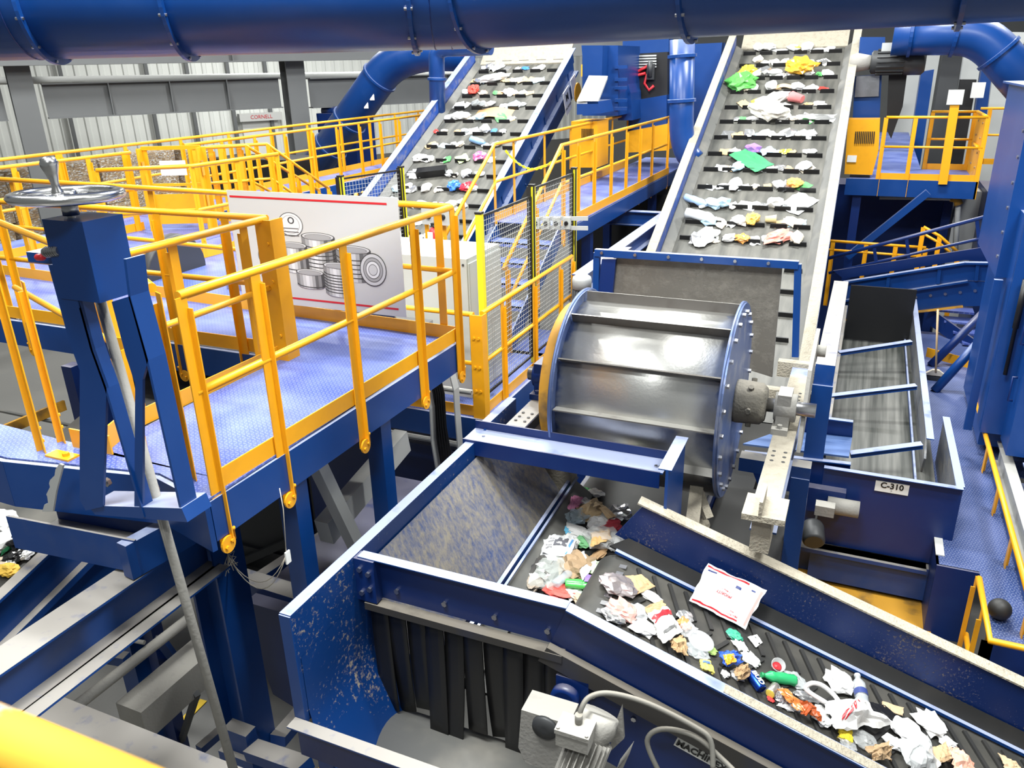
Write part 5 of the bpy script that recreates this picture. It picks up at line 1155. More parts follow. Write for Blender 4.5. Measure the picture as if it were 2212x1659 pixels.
m = MB(); m.box((c.x-.085, c.y-.06, c.z-.05), (c.x+.085, c.y+.06, c.z+.045)); m.box((c.x-.09, c.y-.065, c.z+.03), (c.x+.09, c.y+.065, c.z+.055))
for sx in (-.075, .075): m.bolt((c.x+sx, c.y-.05, c.z+.055), Z, .01, .01)
m.build('terminal_box', 'grey_dusty', t, bevel=.008)
m = MB(); q = [mp(1248, 1565, 2.92), mp(1256, 1530, 2.95), mp(1275, 1505, 3.0), mp(1320, 1498, 3.05), mp(1400, 1520, 3.1), mp(1500, 1570, 3.15), mp(1535, 1600, 3.15), mp(1540, 1660, 3.1)]
def smooth(q, n=6):
    o = []
    for i in range(len(q)-1):
        p0, p1, p2, p3 = q[max(i-1, 0)], q[i], q[i+1], q[min(i+2, len(q)-1)]
        for k in range(n):
            t_ = k/n; o.append(.5*((2*p1)+(p2-p0)*t_+(2*p0-5*p1+4*p2-p3)*t_**2+(3*p1-p0-3*p2+p3)*t_**3))
    return o+[q[-1]]
m.tube(smooth(q), .014, 10); m.lathe([(.02, 0), (.02, .05)], mp(1250, 1560, 2.92), Z, 12); m.build('cable', 'hose', t)
m = MB(); m.tube(smooth([mp(1610, 1690, 3.1), mp(1560, 1640, 3.15), mp(1500, 1590, 3.15), mp(1430, 1575, 3.15), mp(1398, 1600, 3.12), mp(1420, 1660, 3.1), mp(1440, 1690, 3.1)]), .014, 10); single(m, 'power_cable', 'hose', 'grey cable looping over the maker plate on the chevron conveyor', 'cable')
m = MB(); m.prism([mp(1330, 1560), mp(1345, 1520), mp(1350, 1590), mp(1318, 1620)], (0, -.02, 0)); m.prism([mp(1340, 1640, 3.3), mp(1370, 1600, 3.3), mp(1350, 1645, 3.3)], (0, -.1, 0)); single(m, 'torque_arm', 'grey_dusty', 'grey torque arm plate right of the gearbox motor', 'bracket')
for k, (x, y) in enumerate(((1193, 1455), (1205, 1478), (1260, 1512), (1282, 1500), (1370, 1550))):
    m = MB(); m.bolt(Py(x, y, 3.39), (0, -1, 0), .016, .02); single(m, 'bolt', 'steel', 'steel bolt on conveyor side plate by the gearbox, %s from left' % ORD[k+1], 'bolt', 'bolts on the conveyor side plate')
# maker's plate
c = Py(1519, 1625, 3.36); ex = FU; ey = FN
t = thing('sign_plate', 'white maker plate with black lettering behind the looping grey cables', 'sign', c)
w_, h_ = .3, .12
m = MB(); m.prism([c-ex*w_/2-ey*h_/2, c+ex*w_/2-ey*h_/2, c+ex*w_/2+ey*h_/2, c-ex*w_/2+ey*h_/2], (0, .006, 0)); m.build('plate', 'white', t)
text_mesh('MACHINEX', .056, 'black', 'lettering', t, c-ey*.028-Vector((0, .001, 0)), ex, ey, bold=.002)
text_mesh('M', .07, 'black', 'emblem', t, c+ey*.025-Vector((0, .001, 0)), ex, ey, bold=.004)

# ================================================================== right side: lower conveyor, walkway, tower
T_ = 2.75
xw0, xw1, yf, yb = -.04, 1.03, 7.32, 13.6
t = thing('belt_conveyor', 'lower conveyor with wet streaked belt and signed blue end box, right', 'conveyor', (.5, 10, 1.9))
m = MB(); m.box((xw0, yf, 2.33), (xw1, yb, 2.35)); m.build('belt', 'belt_wet', t)
m = MB(); m.prism([(.9, 8.35, 2.35), (.9, yb, 2.35), (.9, yb, T_+.05), (.9, 8.6, T_), (.9, 8.25, 2.55)], (.02, 0, 0)); m.build('right_wall', 'worn_grey', t)
m = MB(); m.bar((.93, 8.3, T_), (.93, yb, T_+.05), .07, .01); m.bar((xw1+.1, yf, T_), (xw1+.08, 8.95, T_), .07, .01); m.bar((.83, yf, 2.42), (.83, yb, 2.42), .02, .05); m.build('wall_flange', 'blue', t)
m = MB(); m.box((xw1+.06, yf, 2.2), (xw1+.08, 8.95, T_)); m.build('outer_wall', 'worn_grey', t)
m = MB(); m.box((xw0-.02, 7.8, 2.2), (xw0, yb, 2.6)); m.build('left_wall', 'blue', t)
m = MB(); m.box((xw0-.06, 7.8, 2.6), (xw0+.02, yb, 2.61)); m.build('left_flange', 'blue_dusty', t)
m = MB(); m.box((xw0+.02, yf-.02, 1.92), (xw1+.12, yf, T_)); m.build('end_wall', 'blue_dark', t)
m = MB(); m.box((xw0+.02, yf-.06, T_), (xw1+.12, yf, T_+.008)); m.build('end_flange', 'blue', t)
for k, (a, b) in enumerate((((1812, 764), (1969, 740)), ((1795, 858), (1979, 836)), ((1837, 983), (1992, 963)))):
    m = MB(); pa = Pz(*a, 2.6); pb = Pz(*b, 2.75); m.bar(pa, pb, .05, .05); m.bar(pa, pb, .09, .008, dz=.025); m.build('cross_brace', 'blue', t)
a, b, c, d = Py(1891, 1037, yf-.03), Py(1964, 1049, yf-.03), Py(1962, 1072, yf-.03), Py(1890, 1059, yf-.03)
s = thing('sign_plate', 'white plate reading C-310 on the blue end box at right', 'sign', (a+c)/2)
x0, x1 = (a.x+d.x)/2, (b.x+c.x)/2; z1, z0 = (a.z+b.z)/2, (c.z+d.z)/2
m = MB(); m.box((x0, yf-.03, z0), (x1, yf-.021, z1)); m.build('plate', 'white', s)
text_mesh('C-310', (z1-z0)*.72, 'black', 'lettering', s, ((x0+x1)/2, yf-.031, (z0+z1)/2+.015), (1, 0, 0), Z, bold=.002)
text_mesh('M', .016, 'black', 'emblem', s, ((x0+x1)/2, yf-.031, z0+.022), (1, 0, 0), Z)
m = MB(); m.box((xw0+.0, yf-.1, 1.55), (xw1+.0, yf+.2, 1.9)); m.box((-.5, yf-.14, 1.86), (xw1-.05, yf-.0, 1.9)); single(m, 'base_beam', 'blue_dusty', 'blue base beam below the signed end box', 'beam')
single(MB().box((xw0+.03, 12.6, 2.36), (.88, 12.63, 3.2)), 'shade_sheet', 'black', 'black sheet added as shade where the lower conveyor passes under the crossing one', 'curtain')  # added sheet in place of the dark cavity beneath the crossing conveyor
single(MB().box((-2.5, 6.95, 0), (-.72, 8.9, 1.9)), 'housing_or_shade_box', 'black', 'black box added to darken the space behind and below the drum', 'machine')  # added box, keeps the lit floor from showing below the drum
# feed chute beside the drum
t = thing('feed_chute', 'blue feed chute right of the drum, tipping onto the lower conveyor', 'chute', (-.3, 7.4, 2.5))
m = MB(); m.prism([Py(1700, 895, 8.3), Py(1843, 912, 8.3), Py(1841, 945, 8.3), Py(1690, 928, 8.3)], (0, .02, 0)); m.build('back_wall', 'blue_dark', t)
m = MB(); m.prism([Py(1690, 928, 8.28), Py(1841, 945, 8.28), Py(1834, 986, 7.75), Py(1605, 958, 7.75)], (0, 0, -.02)); m.build('slide_plate', 'film_streak', t)
m = MB(); m.bar(Py(1703, 893, 8.3), Py(1843, 911, 8.3), .06, .012); m.build('back_flange', 'blue', t)
m = MB(); m.prism([Py(1610, 978, 7.4), Py(1837, 1003, 7.4), Py(1835, 1075, 7.4), Py(1640, 1055, 7.4)], (0, .02, 0)); m.build('front_wall', 'blue_dark', t)
m = MB(); m.bar(Py(1608, 976, 7.4), Py(1838, 1002, 7.4), .06, .012); m.build('front_flange', 'blue', t)
# beams and posts around it
x_ = -.13
pa, pb = Px(1815, 607, x_), Px(1780, 788, x_); zz = 3.72
pa, pb = Px(1780, 788, x_), Px(1815, 607, x_)
m = MB(); m.bar((x_, Pz(1780, 788, zz).y, zz-.1), (x_, Pz(1815, 607, zz).y, zz-.1), .17, .2); single(m, 'box_beam', 'blue_dusty', 'dust-topped blue box beam running back right of the drum', 'beam')
yq = Pz(1780, 790, zz).y
t = single(MB().box((x_-.09, yq-.0, 0), (x_+.09, yq+.16, zz-.2)), 'support_post', 'blue', 'blue post carrying the dust-topped beam right of the drum', 'post')
m = MB(); m.box((-.55, yq+.03, zz-.17), (x_-.08, yq+.13, zz-.02)); m.box((-.9, yq+.05, 3.2), (x_-.08, yq+.15, 3.4)); single(m, 'cross_beam', 'dust', 'dusty cross beam from the perforated beam to the blue post', 'beam')
p = Pz(1735, 1008, 3.3)
m = MB(); m.box((p.x-.5, p.y-.02, 3.18), (p.x+.06, p.y+.12, 3.3)); single(m, 'cross_beam', 'blue_dusty', 'dusty short beam on top of the near blue post', 'beam')
m = MB(); m.box((p.x-.08, p.y-.03, 0), (p.x+.06, p.y+.1, 3.2)); single(m, 'support_post', 'blue', 'blue post standing in front of the feed chute motor', 'post')
c = Py(1770, 1120, 7.0)
t = thing('geared_motor', 'small grey motor below the feed chute beside the blue post', 'motor', c)
m = MB(); m.box((c.x-.16, c.y+.2, c.z-.05), (c.x+.2, c.y+.3, c.z+.2)); m.build('gear_plate', 'blue_dark', t)
m = MB(); m.lathe([(.08, 0), (.08, .28)], (c.x+.05, c.y+.15, c.z+.08), (1, 0, 0), 18); m.box((c.x-.05, c.y-.02, c.z+.04), (c.x+.12, c.y+.1, c.z+.14)); m.build('gearbox', 'grey_dusty', t)
m = MB(); m.lathe([(.09, 0), (.1, .03), (.1, .2), (.08, .22)], (c.x-.05, c.y, c.z-.08), (.15, -1, -.3), 20); m.build('fan_cap', 'grey_dark', t)
m = MB(); m.tube(smooth([Py(1650, 1110, 6.6), Py(1670, 1090, 6.6), Py(1700, 1088, 6.6), Py(1730, 1095, 6.7)]), .012, 8); m.build('cable', 'hose', t)
m = MB(); q = Py(1690, 1150, 6.4); m.box((q.x-.14, q.y, q.z-.12), (q.x+.14, q.y+.2, q.z+.1)); single(m, 'junction_box', 'white_panel', 'pale box in the shadow under the dusty short beam', 'box', bevel=.01)
m = MB()
for k in range(5): m.tube(smooth([Py(1640+k*4, 1080, 6.3), Py(1630+k*5, 1130, 6.3), Py(1622+k*6, 1200, 6.3)]), .012, 6)
single(m, 'hose_bundle', 'grey_dark', 'bundle of dark hoses hanging below the perforated beam', 'hose')
m = MB(); m.bar(Py(1505, 1055, 5.5), Py(1492, 1160, 5.1), .1, .06); m.bar(Py(1505, 1055, 5.5), Py(1530, 1120, 5.4), .07, .05); single(m, 'angle_bracket', 'dust', 'dust-caked angle bracket right of the hopper wing', 'bracket')
m = MB(); o_ = Py(1505, 1160, 5.3)
for k in range(7): 
    q = o_+Vector((random.uniform(-.1, .12), random.uniform(0, .3), -.06+random.uniform(-.05, .02)))
    bmesh.ops.create_icosphere(m.bm, subdivisions=2, radius=random.uniform(.05, .1), matrix=Matrix.Translation(q))
single(m, 'dust_heap', 'dust', 'clumps of dust piled beside the dust-caked angle bracket', 'dust')
single(MB().box((-.9, 4.8, 0), (-.25, 6.9, 2.6)), 'housing_or_shade_box', 'black', 'black box added to darken the space below the drum bearing', 'machine')  # added box standing in for the shade beneath the bearing
# worn orange floor plate
m = MB(); p0, p1, p2 = Pz(1745, 1215, 1.5), Pz(1990, 1255, 1.5), Pz(1985, 1380, 1.5)
m.box((p0.x-.6, p0.y+.1, 1.48), (p1.x+.05, 5.2, 1.5)); m.box((p0.x-.3, p0.y+.04, 1.5), (p1.x+.05, p0.y+.06, 1.56)); single(m, 'floor_plate', 'yellow_worn', 'worn orange painted floor plate behind the chevron conveyor wall', 'plate')
# side walkway with tread plate
WZ = 2.2
t = thing('walkway', 'narrow blue tread-plate walkway at right beside the signed conveyor', 'walkway', (1.3, 10, WZ))
m = MB(); m.box((1.0, 6.85, WZ-.012), (1.33, 13.9, WZ)); m.box((1.33, 5.95, WZ-.012), (1.62, 13.9, WZ)); m.box((1.62, 8.9, WZ-.012), (3.2, 13.9, WZ)); m.build('deck', 'tread_dark', t)
m = MB(); m.box((1.0, 6.83, 1.45), (1.33, 6.86, WZ-.0)); m.box((1.0, 6.85, 1.45), (1.02, 13, WZ)); m.box((1.33, 5.93, 1.6), (1.62, 5.95, WZ)); m.build('front_plate', 'blue_dark', t)
m = MB(); m.box((1.62, 5.9, WZ-.2), (1.65, 8.9, WZ+.06)); m.build('edge_channel', 'blue', t)
m = MB(); m.box((1.0, 7.0, WZ), (1.07, 7.75, WZ+.01)); m.build('light_strip', 'white_panel', t)
m = MB(); bmesh.ops.create_uvsphere(m.bm, u_segments=24, v_segments=14, radius=.085, matrix=Matrix.Translation(Pz(2155, 1335, WZ)+Z*.085))
for f in m.bm.faces: f.smooth = True
single(m, 'rubber_ball', 'rubber', 'dark brown ball lying on the narrow walkway at right', 'ball')
# broom
c = Pz(2018, 822, WZ)
t = thing('broom', 'push broom standing on the walkway against the blue brace', 'broom', c)
m = MB(); m.tube([c+Z*.12, Py(2026, 668, c.y+.15)], .014, 8); m.build('handle', 'wood', t)
m = MB(); m.prism([c+Vector((-.16, 0, .06)), c+Vector((.16, 0, .06)), c+Vector((.04, 0, .15)), c+Vector((-.04, 0, .15))], (0, .06, 0)); m.build('head', 'rope', t)
m = MB(); m.prism([c+Vector((-.16, .0, .0)), c+Vector((.16, 0, .0)), c+Vector((.15, 0, .07)), c+Vector((-.15, 0, .07))], (0, .06, 0)); m.build('bristles', 'grey_dark', t)
# lower deck in the right corner and its yellow rails
single(MB().box((1.0, 4.4, 1.48), (3.0, 5.9, 1.5)), 'deck_plate', 'tread_dark', 'blue tread plate floor in the lower right corner', 'deck')
railing('yellow rail end standing in the lower right corner by the conveyor wall', [(1.2, 6.15), (1.2, 5.37), (2.2, 5.37)], [0, .55, 1.0], 1.5, side=(-1, 0, 0), toe=False, mids=[.5])
railing('worn yellow rail running back along the narrow walkway at right', [(1.52, 5.95), (1.52, 10.4)], [.02, .24, .45, .66, .96], 1.5, side=(1, 0, 0), toe=False)
# pale beams beside it
for k, (x0, w_, zz, y0, y1, lb) in enumerate(((1.72, .1, 2.45, 5.4, 9.2, 'narrow grey beam just right of the worn yellow rail'), (1.95, .3, 2.55, 5.2, 8.5, 'broad pale blue beam top at the right edge of the photo'))):
    m = MB(); m.ibeam((x0, y0, zz-.12), (x0, y1, zz-.12), w_, .24, .014); single(m, 'steel_beam', 'blue' if k else 'grey_light', lb, 'beam')
# inclined covered conveyor crossing behind
t = thing('inclined_conveyor', 'blue inclined conveyor side crossing behind the lower conveyor at right', 'conveyor', (.8, 14, 2.4))
yc = 13.8
def ql(pts, yy, th, nm, mm): m = MB(); m.prism([Py(x, y, yy) for x, y in pts], (0, th, 0)); return m.build(nm, mm, t)
ql([(1822, 612), (2084, 570), (2160, 571), (2160, 608), (2090, 606), (1822, 648)], yc, .04, 'upper_panel', 'blue')
ql([(1822, 648), (2090, 607), (2160, 609), (2150, 660), (2080, 662), (1820, 692)], yc+.02, .04, 'lower_panel', 'blue')
ql([(1800, 585), (2120, 535), (2160, 535), (2160, 566), (2084, 562), (1822, 602)], yc+.25, .04, 'inner_wall', 'blue_dark')
for pts in (((1822, 610), (2084, 568)), ((2084, 568), (2160, 569)), ((1822, 649), (2090, 607))):
    m = MB(); m.bar(Py(*pts[0], yc-.03), Py(*pts[1], yc-.03), .1, .03); m.build('flange', 'blue', t)
m = MB(); m.bar(Py(1820, 692, yc-.02), Py(2080, 662, yc-.02), .08, .02); m.build('bottom_flange', 'yellow_worn', t)
m = MB(); m.prism([Py(1822, 612, yc+1.3), Py(2160, 571, yc+1.3), Py(2160, 640, yc+1.3), Py(1822, 692, yc+1.3)], (0, .04, 0)); m.build('far_panel', 'blue_dark', t)
for x in (1920, 2030, 2112):
    m = MB(); a, b = Py(x, 607-(x-1822)*.155 if x < 2084 else 570, yc-.02), Py(x-4, 645-(x-1822)*.155 if x < 2084 else 606, yc-.02); m.bar(a, b, .05, .05, (0, 1, 0)); m.build('stiffener', 'blue', t)
for k in range(9):
    m = MB(); m.bolt(Py(1850+k*32, 655-k*3.4, yc+.02), (0, -1, 0), .025, .02); m.build('bolt', 'steel', t)
m = MB(); m.tube([Py(1782, 560, yc+.3), Py(2148, 463, yc+.3)], .03, 8)
for x in (1888, 1958, 2110): m.bar(Py(x, 560-(x-1782)*.265, yc+.3), Py(x+8, 600-(x-1822)*.155, yc+.3), .05, .03, (0, 1, 0))
m.tube([Py(1790, 590, yc+.3), Py(2150, 508, yc+.3)], .025, 8); m.build('handrail', 'blue_dark', t)
# braces right of it
m = MB(); m.tube([Pz(2018, 845, WZ), Py(2150, 700, 11.5)], .06, 10); single(m, 'brace', 'blue', 'near blue diagonal brace standing on the walkway by the broom', 'brace')
m = MB(); m.tube([Pz(2010, 790, WZ), Py(2140, 660, 12.6)], .06, 10); single(m, 'brace', 'blue_dark', 'far blue diagonal brace above the broom', 'brace')
t = thing('stair', 'blue steps descending behind the broom at right', 'stair', (2, 14.5, 2))
m = MB(); m.bar(Py(2005, 680, 14), Py(2115, 760, 13.2), .03, .25); m.build('stringer', 'blue_dark', t)
for k in range(4):
    c = Py(2050+k*20, 668+k*24, 14-k*.2); m = MB(); m.box((c.x-.2, c.y-.1, c.z-.03), (c.x+.35, c.y+.2, c.z)); m.build('step', 'tread', t)
m = MB(); m.bar(Pz(2000, 770, WZ)+Z*.07, Pz(2110, 800, WZ)+Z*.07, .01, .14); single(m, 'kick_plate', 'yellow', 'yellow kick plate behind the broom on the walkway', 'kick plate')
# tower and framing at the right edge
t = thing('machine_tower', 'tall blue machine tower at the right edge of the photo', 'machine', (2.2, 10, 2.2))
a = Py(2171, 178, 11); tx = 1.36
m = MB(); m.box((tx, 9.4, 4.2), (tx+1.2, 11.2, 6.05)); m.box((tx+.16, 9.38, 2.3), (tx+1.2, 11.2, 4.2)); m.build('body', 'blue', t, bevel=.01)
m = MB(); m.box((tx-.06, 9.34, 6.05), (tx+1.3, 11.25, 6.07)); m.build('top_plate', 'blue', t)
m = MB(); m.box((tx+.1, 9.05, 2.6), (tx+.16, 9.4, 4.9)); m.box((tx+.1, 9.02, 2.6), (tx+.5, 9.06, 4.9)); m.build('front_post', 'blue', t)
m = MB(); m.box((tx+.3, 8.6, 2.56), (tx+1.2, 9.3, 4.6)); m.build('door_panel', 'blue', t, bevel=.01)
for z_ in (3.1, 3.7):
    m = MB(); m.tube([(tx+.28, 8.75, z_), (tx+.24, 8.75, z_), (tx+.24, 8.75, z_+.25), (tx+.28, 8.75, z_+.25)], .012, 8); m.build('handle', 'blue_dark', t)
m = MB(); m.lathe([(.02, 0), (.02, .5), (.03, .5), (.03, 1.0)], (tx+.2, 8.95, 3.3), Z, 12); m.build('gas_strut', 'black', t)
for k in range(7):
    m = MB(); m.bolt((tx, 9.5, 4.4+k*.25), (-1, 0, 0), .02, .015); m.bolt((tx+.16+.1*k, 9.38, 4.1-k*.2), (0, -1, 0), .02, .015); m.build('bolt', 'steel', t)
m = MB(); m.bar((tx+.02, 9.3, 2.5), (tx+.02, 9.3, 4.2), .08, .05, (0, 1, 0)); single(m, 'post', 'blue', 'slim blue post against the tower at right', 'post')
# dark mass behind, widened to darken the gap, with yellow rails, pipe
t = thing('housing_or_shade_box', 'dark blue machine bay below the caged platform at right', 'machine', (1, 18, 0))
m = MB(); m.box((-.75, 18, 0), (2.2, 19, 3.95)); m.box((2.0, 15.5, 0), (4.5, 18, 4.1)); m.build('body', 'blue_dark', t)
m = MB(); m.bar(Py(1830, 555, 16), Py(2005, 415, 16), .12, .12); m.build('brace', 'blue', t)
m = MB(); m.box((1.6, 17.2, 1.2), (2.05, 17.7, 4.0)); m.build('grey_panel', 'grey_light', t)
m = MB(); m.tube([Py(1900, 425, 16.5), Py(2060, 428, 16.5), Py(2070, 440, 16.5), Py(2062, 560, 16.5)], .05, 10); single(m, 'pipe', 'grey_light', 'grey pipe with a red elbow under the caged platform', 'pipe')
m = MB(); m.tube([Py(2055, 427, 16.45), Py(2067, 430, 16.45), Py(2071, 442, 16.45)], .075, 10); single(m, 'pipe_elbow', 'yellow_worn', 'rusty pipe elbow below the right corner of the caged platform', 'pipe')
railing('dim yellow rail low behind the right inclined conveyor', [tuple(Py(1790, 520, 15.2)-Z*1.07), tuple(Py(2000, 535, 15.2)-Z*1.07)], [.05, .4, .7, 1], 2, side=(0, -1, 0), toe=False, mids=[.85])
railing('yellow rail bending down behind the black handrail at right', [tuple(Py(1995, 490, 15.0)-Z*1.07), tuple(Py(2030, 510, 15.0)-Z*1.07), tuple(Py(2070, 545, 15.0)-Z*1.07)], [0, 1, 2], 2, side=(0, -1, 0), toe=False, mids=[.9])
# ------------------------------------------------------------------ caged platform
t = thing('platform', 'blue platform with solid yellow cage panels at upper right', 'platform', (.9, 17, DK))
m = MB(); m.box((-.3, 16.25, DK-.02), (1.78, 17.9, DK)); m.box((.05, 17.9, DK-.02), (.95, 27, DK)); m.build('deck', 'tread', t)
m = MB(); m.box((-.35, 16.2, DK-.3), (1.8, 16.25, DK)); m.box((1.76, 16.2, DK-.3), (1.8, 17.9, DK)); m.build('edge_beam', 'blue', t)
m = MB(); m.box((-.2, 16.3, 0), (-.05, 16.45, DK-.3)); m.box((1.4, 17.2, 0), (1.55, 17.4, DK-.3)); m.build('leg', 'blue_dark', t)
railing('front yellow rail of the caged platform at upper right', [(.18, 16.22), (1.76, 16.22)], [.0, .3, 1.0], DK, side=(0, -1, 0), zdrop=.3)
m = MB(); a, b = Py(2066, 203, 16.15), Py(2036, 398, 16.15); m.bar(a, b, .14, .05, (0, 1, 0)); single(m, 'rail_post', 'yellow', 'tall wide yellow post at the front of the caged platform', 'post')
m = MB(); a = Py(2064, 210, 16.1); m.box((a.x-.12, a.y, a.z-.12), (a.x+.12, a.y+.02, a.z+.12)); single(m, 'mount_plate', 'white_panel', 'white plate on top of the tall wide yellow post', 'plate')
t = thing('cage_panel', 'solid yellow bolted side panel of the caged platform', 'railing', (1.78, 17, DK))
m = MB(); m.box((1.74, 16.25, DK), (1.76, 17.9, DK+1.05)); m.build('sheet', 'yellow', t)
m = MB(); m.tube([(1.75, 16.2, DK+1.07), (1.75, 17.9, DK+1.07)], .03, 10); m.tube([(1.72, 16.2, DK+.55), (1.72, 17.4, DK+.55)], .025, 10); m.build('top_rail', 'yellow', t)
for z_ in (.2, .45, .7, .95):
    m = MB(); m.bolt((1.74, 16.6, DK+z_), (-1, 0, 0), .02, .015); m.bolt((1.74, 17.3, DK+z_), (-1, 0, 0), .02, .015); m.build('bolt', 'steel', t)
railing('rear yellow rail frame of the caged platform', [(.98, 17.9), (1.74, 17.9)], [.03, .97], DK, side=(0, -1, 0))
railing('yellow rail far behind the caged platform, right of dark column', [(1.9, 19.0), (3.6, 19.0)], [.1, .9], DK, side=(0, -1, 0))
# yellow vented cabinet and drive of the right conveyor
t = thing('motor_cabinet', 'yellow vented cabinet standing beside the right inclined conveyor', 'cabinet', Py(1865, 380, 16.35))
m = MB(); m.prism([Py(1832, 258, 16.3), Py(1901, 258, 16.3), Py(1898, 325, 16.3), Py(1884, 378, 16.3), Py(1824, 376, 16.3)], (0, .5, 0)); m.build('body', 'yellow', t, bevel=.015)
m = MB()
for k in range(11): m.bar(Py(1849+k*4, 284, 16.28), Py(1847+k*4, 310, 16.28), .018, .01, (0, 1, 0))
m.build('vent_slots', 'black', t)
m = MB(); p = Py(1840, 343, 16.28); m.box((p.x-.08, p.y, p.z-.06), (p.x+.08, p.y+.01, p.z+.06)); m.build('label_plate', 'white', t)
t = thing('conveyor_drive', 'dark motor drive with black belt guard beside right conveyor head', 'motor', Py(1900, 160, 17))
a, b = Py(1868, 135, 16.9), Py(1962, 135, 16.9)
m = MB(); m.lathe([(.16, 0), (.2, .03), (.2, .55), (.23, .58), (.23, .85), (.18, .9)], a+Vector((.1, 0, 0)), (1, 0, 0), 24)
for k in range(16): an = 2*math.pi*k/16; u = Vector((0, math.cos(an), math.sin(an))); m.bar(a+Vector((.2, 0, 0))+u*.2, a+Vector((.65, 0, 0))+u*.2, .012, .05, u)
m.build('motor_body', 'grey_dark', t)
m = MB(); m.box((a.x+.25, a.y-.1, a.z+.18), (a.x+.55, a.y+.1, a.z+.32)); m.build('terminal_box', 'grey_light', t)
m = MB(); m.lathe([(.12, 0), (.17, .1), (.12, .35)], a-Vector((.25, 0, 0)), (1, 0, 0), 20); m.build('gearbox', 'grey_dusty', t)
m = MB(); m.prism([Py(1920, 160, 17.1), Py(1960, 155, 17.1), Py(1950, 230, 17.1), Py(1925, 300, 17.1), Py(1915, 280, 17.1)], (0, .5, 0)); m.build('belt_guard', 'black', t)
m = MB(); m.prism([Py(1846, 165, 17.1), Py(1905, 160, 17.1), Py(1900, 258, 17.1), Py(1842, 258, 17.1)], (0, .4, 0)); m.build('housing', 'blue', t, bevel=.01)
m = MB(); m.prism([Py(1850, 165, 17.05), Py(1900, 162, 17.05), Py(1898, 208, 17.05), Py(1846, 210, 17.05)], (0, .03, 0)); m.build('metal_panel', 'steel', t)
m = MB(); m.prism([Py(1858, 80, 17.3), Py(1912, 80, 17.3), Py(1912, 150, 17.3), Py(1852, 150, 17.3)], (0, .5, 0)); m.build('upper_box', 'blue', t, bevel=.01)
# far right background
def back(pts, yy, th, name, mm, label, cat):
    q = [Py(x, y, yy) for x, y in pts]
    if name != 'steel_beam': q[2].z = q[3].z = 0
    m = MB(); m.prism(q, (0, th, 0)); return single(m, name, mm, label, cat)
back([(2042, 85), (2082, 85), (2068, 300), (2012, 300)], 22, .5, 'steel_column', 'grey_dark', 'dark grey column behind the caged platform', 'column')
back([(1990, 155), (2018, 150), (2014, 220), (1984, 220)], 26, .8, 'machine_cabinet', 'blue', 'small blue cabinet far behind, left of the dark column', 'cabinet')
back([(2128, 100), (2150, 100), (2150, 330), (2110, 330)], 21, .3, 'steel_column', 'blue', 'blue column behind the caged platform near the right edge', 'column')
back([(2085, 100), (2125, 95), (2118, 225), (2078, 225)], 23, .3, 'grey_panel', 'grey_light', 'grey panel between the dark and the blue columns', 'panel')
back([(2075, 172), (2110, 172), (2105, 240), (2070, 240)], 20.5, .3, 'switchboard', 'black', 'black control panel behind the cage corner', 'panel')
back([(1945, 95), (2035, 92), (2030, 120), (1945, 125)], 28, .5, 'housing_or_shade_box', 'grey_light', 'pale machine far behind beneath the right duct', 'machine')
back([(2150, 125), (2212, 125), (2212, 330), (2140, 330)], 24, .3, 'wall_panel', 'grey_light', 'grey wall panel at the upper right edge behind the tower', 'panel')
m = MB(); c = Py(2113, 195, 20); m.box((c.x-.12, c.y, c.z-.15), (c.x+.12, c.y+.1, c.z+.15)); single(m, 'switch_box', 'white', 'white switch box above the cage corner at upper right', 'switch')
m = MB(); m.bar(Py(1930, 78, 21), Py(2212, 84, 21), .25, .25); single(m, 'steel_beam', 'grey_light', 'pale horizontal beam under the duct at upper right', 'beam')
duct('branch_duct', 'blue duct bending down to the right edge at upper right', [Py(1930, 76, 16.5), Py(2060, 74, 16.5)]+arc(Py(2085, 76, 16.5), Py(2130, 80, 16.5), Py(2165, 125, 16.5))+[Py(2260, 235, 16.5)], .33, ((0, .3), (1, .2), (8, .2)))
back([(1345, 72), (1445, 72), (1445, 116), (1345, 122)], 19.5, .4, 'steel_beam', 'blue', 'blue beam above the black machine hood in the centre', 'beam')
back([(1500, 95), (1560, 92), (1545, 180), (1500, 220)], 18.5, .4, 'housing_or_shade_box', 'blue', 'blue housing left of the right conveyor head', 'machine')
# ================================================================== big overhead duct
r_ = .3
e = Py(968, 104, 4.2)+Z*.0
rt = Py(1040, 103, 4.2); 
u1 = Vector((-.913, -.407, 0)); u2 = Vector((1, -.02, .012)).normalized()
e = Py(985, 106, 4.25)+Z*r_*1.0+Vector((0, .1, 0))
pts = [e+u1*4.2, e+u1*.22]+arc(e+u1*.2, e, e+u2*.2, 5)[1:-1]+[e+u2*.22, e+u2*4.5]
t = duct('overhead_duct', 'large blue round duct crossing the top of the photo in front of everything', pts, r_, (), 40)
def along(u, px):
    # point of the axis whose projection has column px
    lo, hi = 0, 6
    for _ in range(40):
        md_ = (lo+hi)/2; q = e+u*md_-CAM; c = 1106+FPX*q.dot(RIGHT)/q.dot(FWD)
        if (c < px) == (u.x > 0): lo = md_
        else: hi = md_
    return e+u*lo, u
for k, (u, px) in enumerate(((u1, 100), (u1, 392), (u1, 893), (u2, 1030), (u2, 1497), (u2, 2095))):
    p, d = along(u, px)
    m = MB(); m.lathe([(r_*.99, -.012), (r_+.03, -.01), (r_+.03, -.003), (r_+.03, .003), (r_+.03, .01), (r_*.99, .012)], p, d, 48, False); f = m.build('flange', 'blue', t)
    x = d.cross(Z).normalized(); y = d.cross(x)
    for j in range(12): a = 2*math.pi*(j+.35)/12; m = MB(); m.bolt(p+(x*math.cos(a)+y*math.sin(a))*(r_+.018)-d*.02, d, .008, .045); m.build('bolt', 'steel', f)
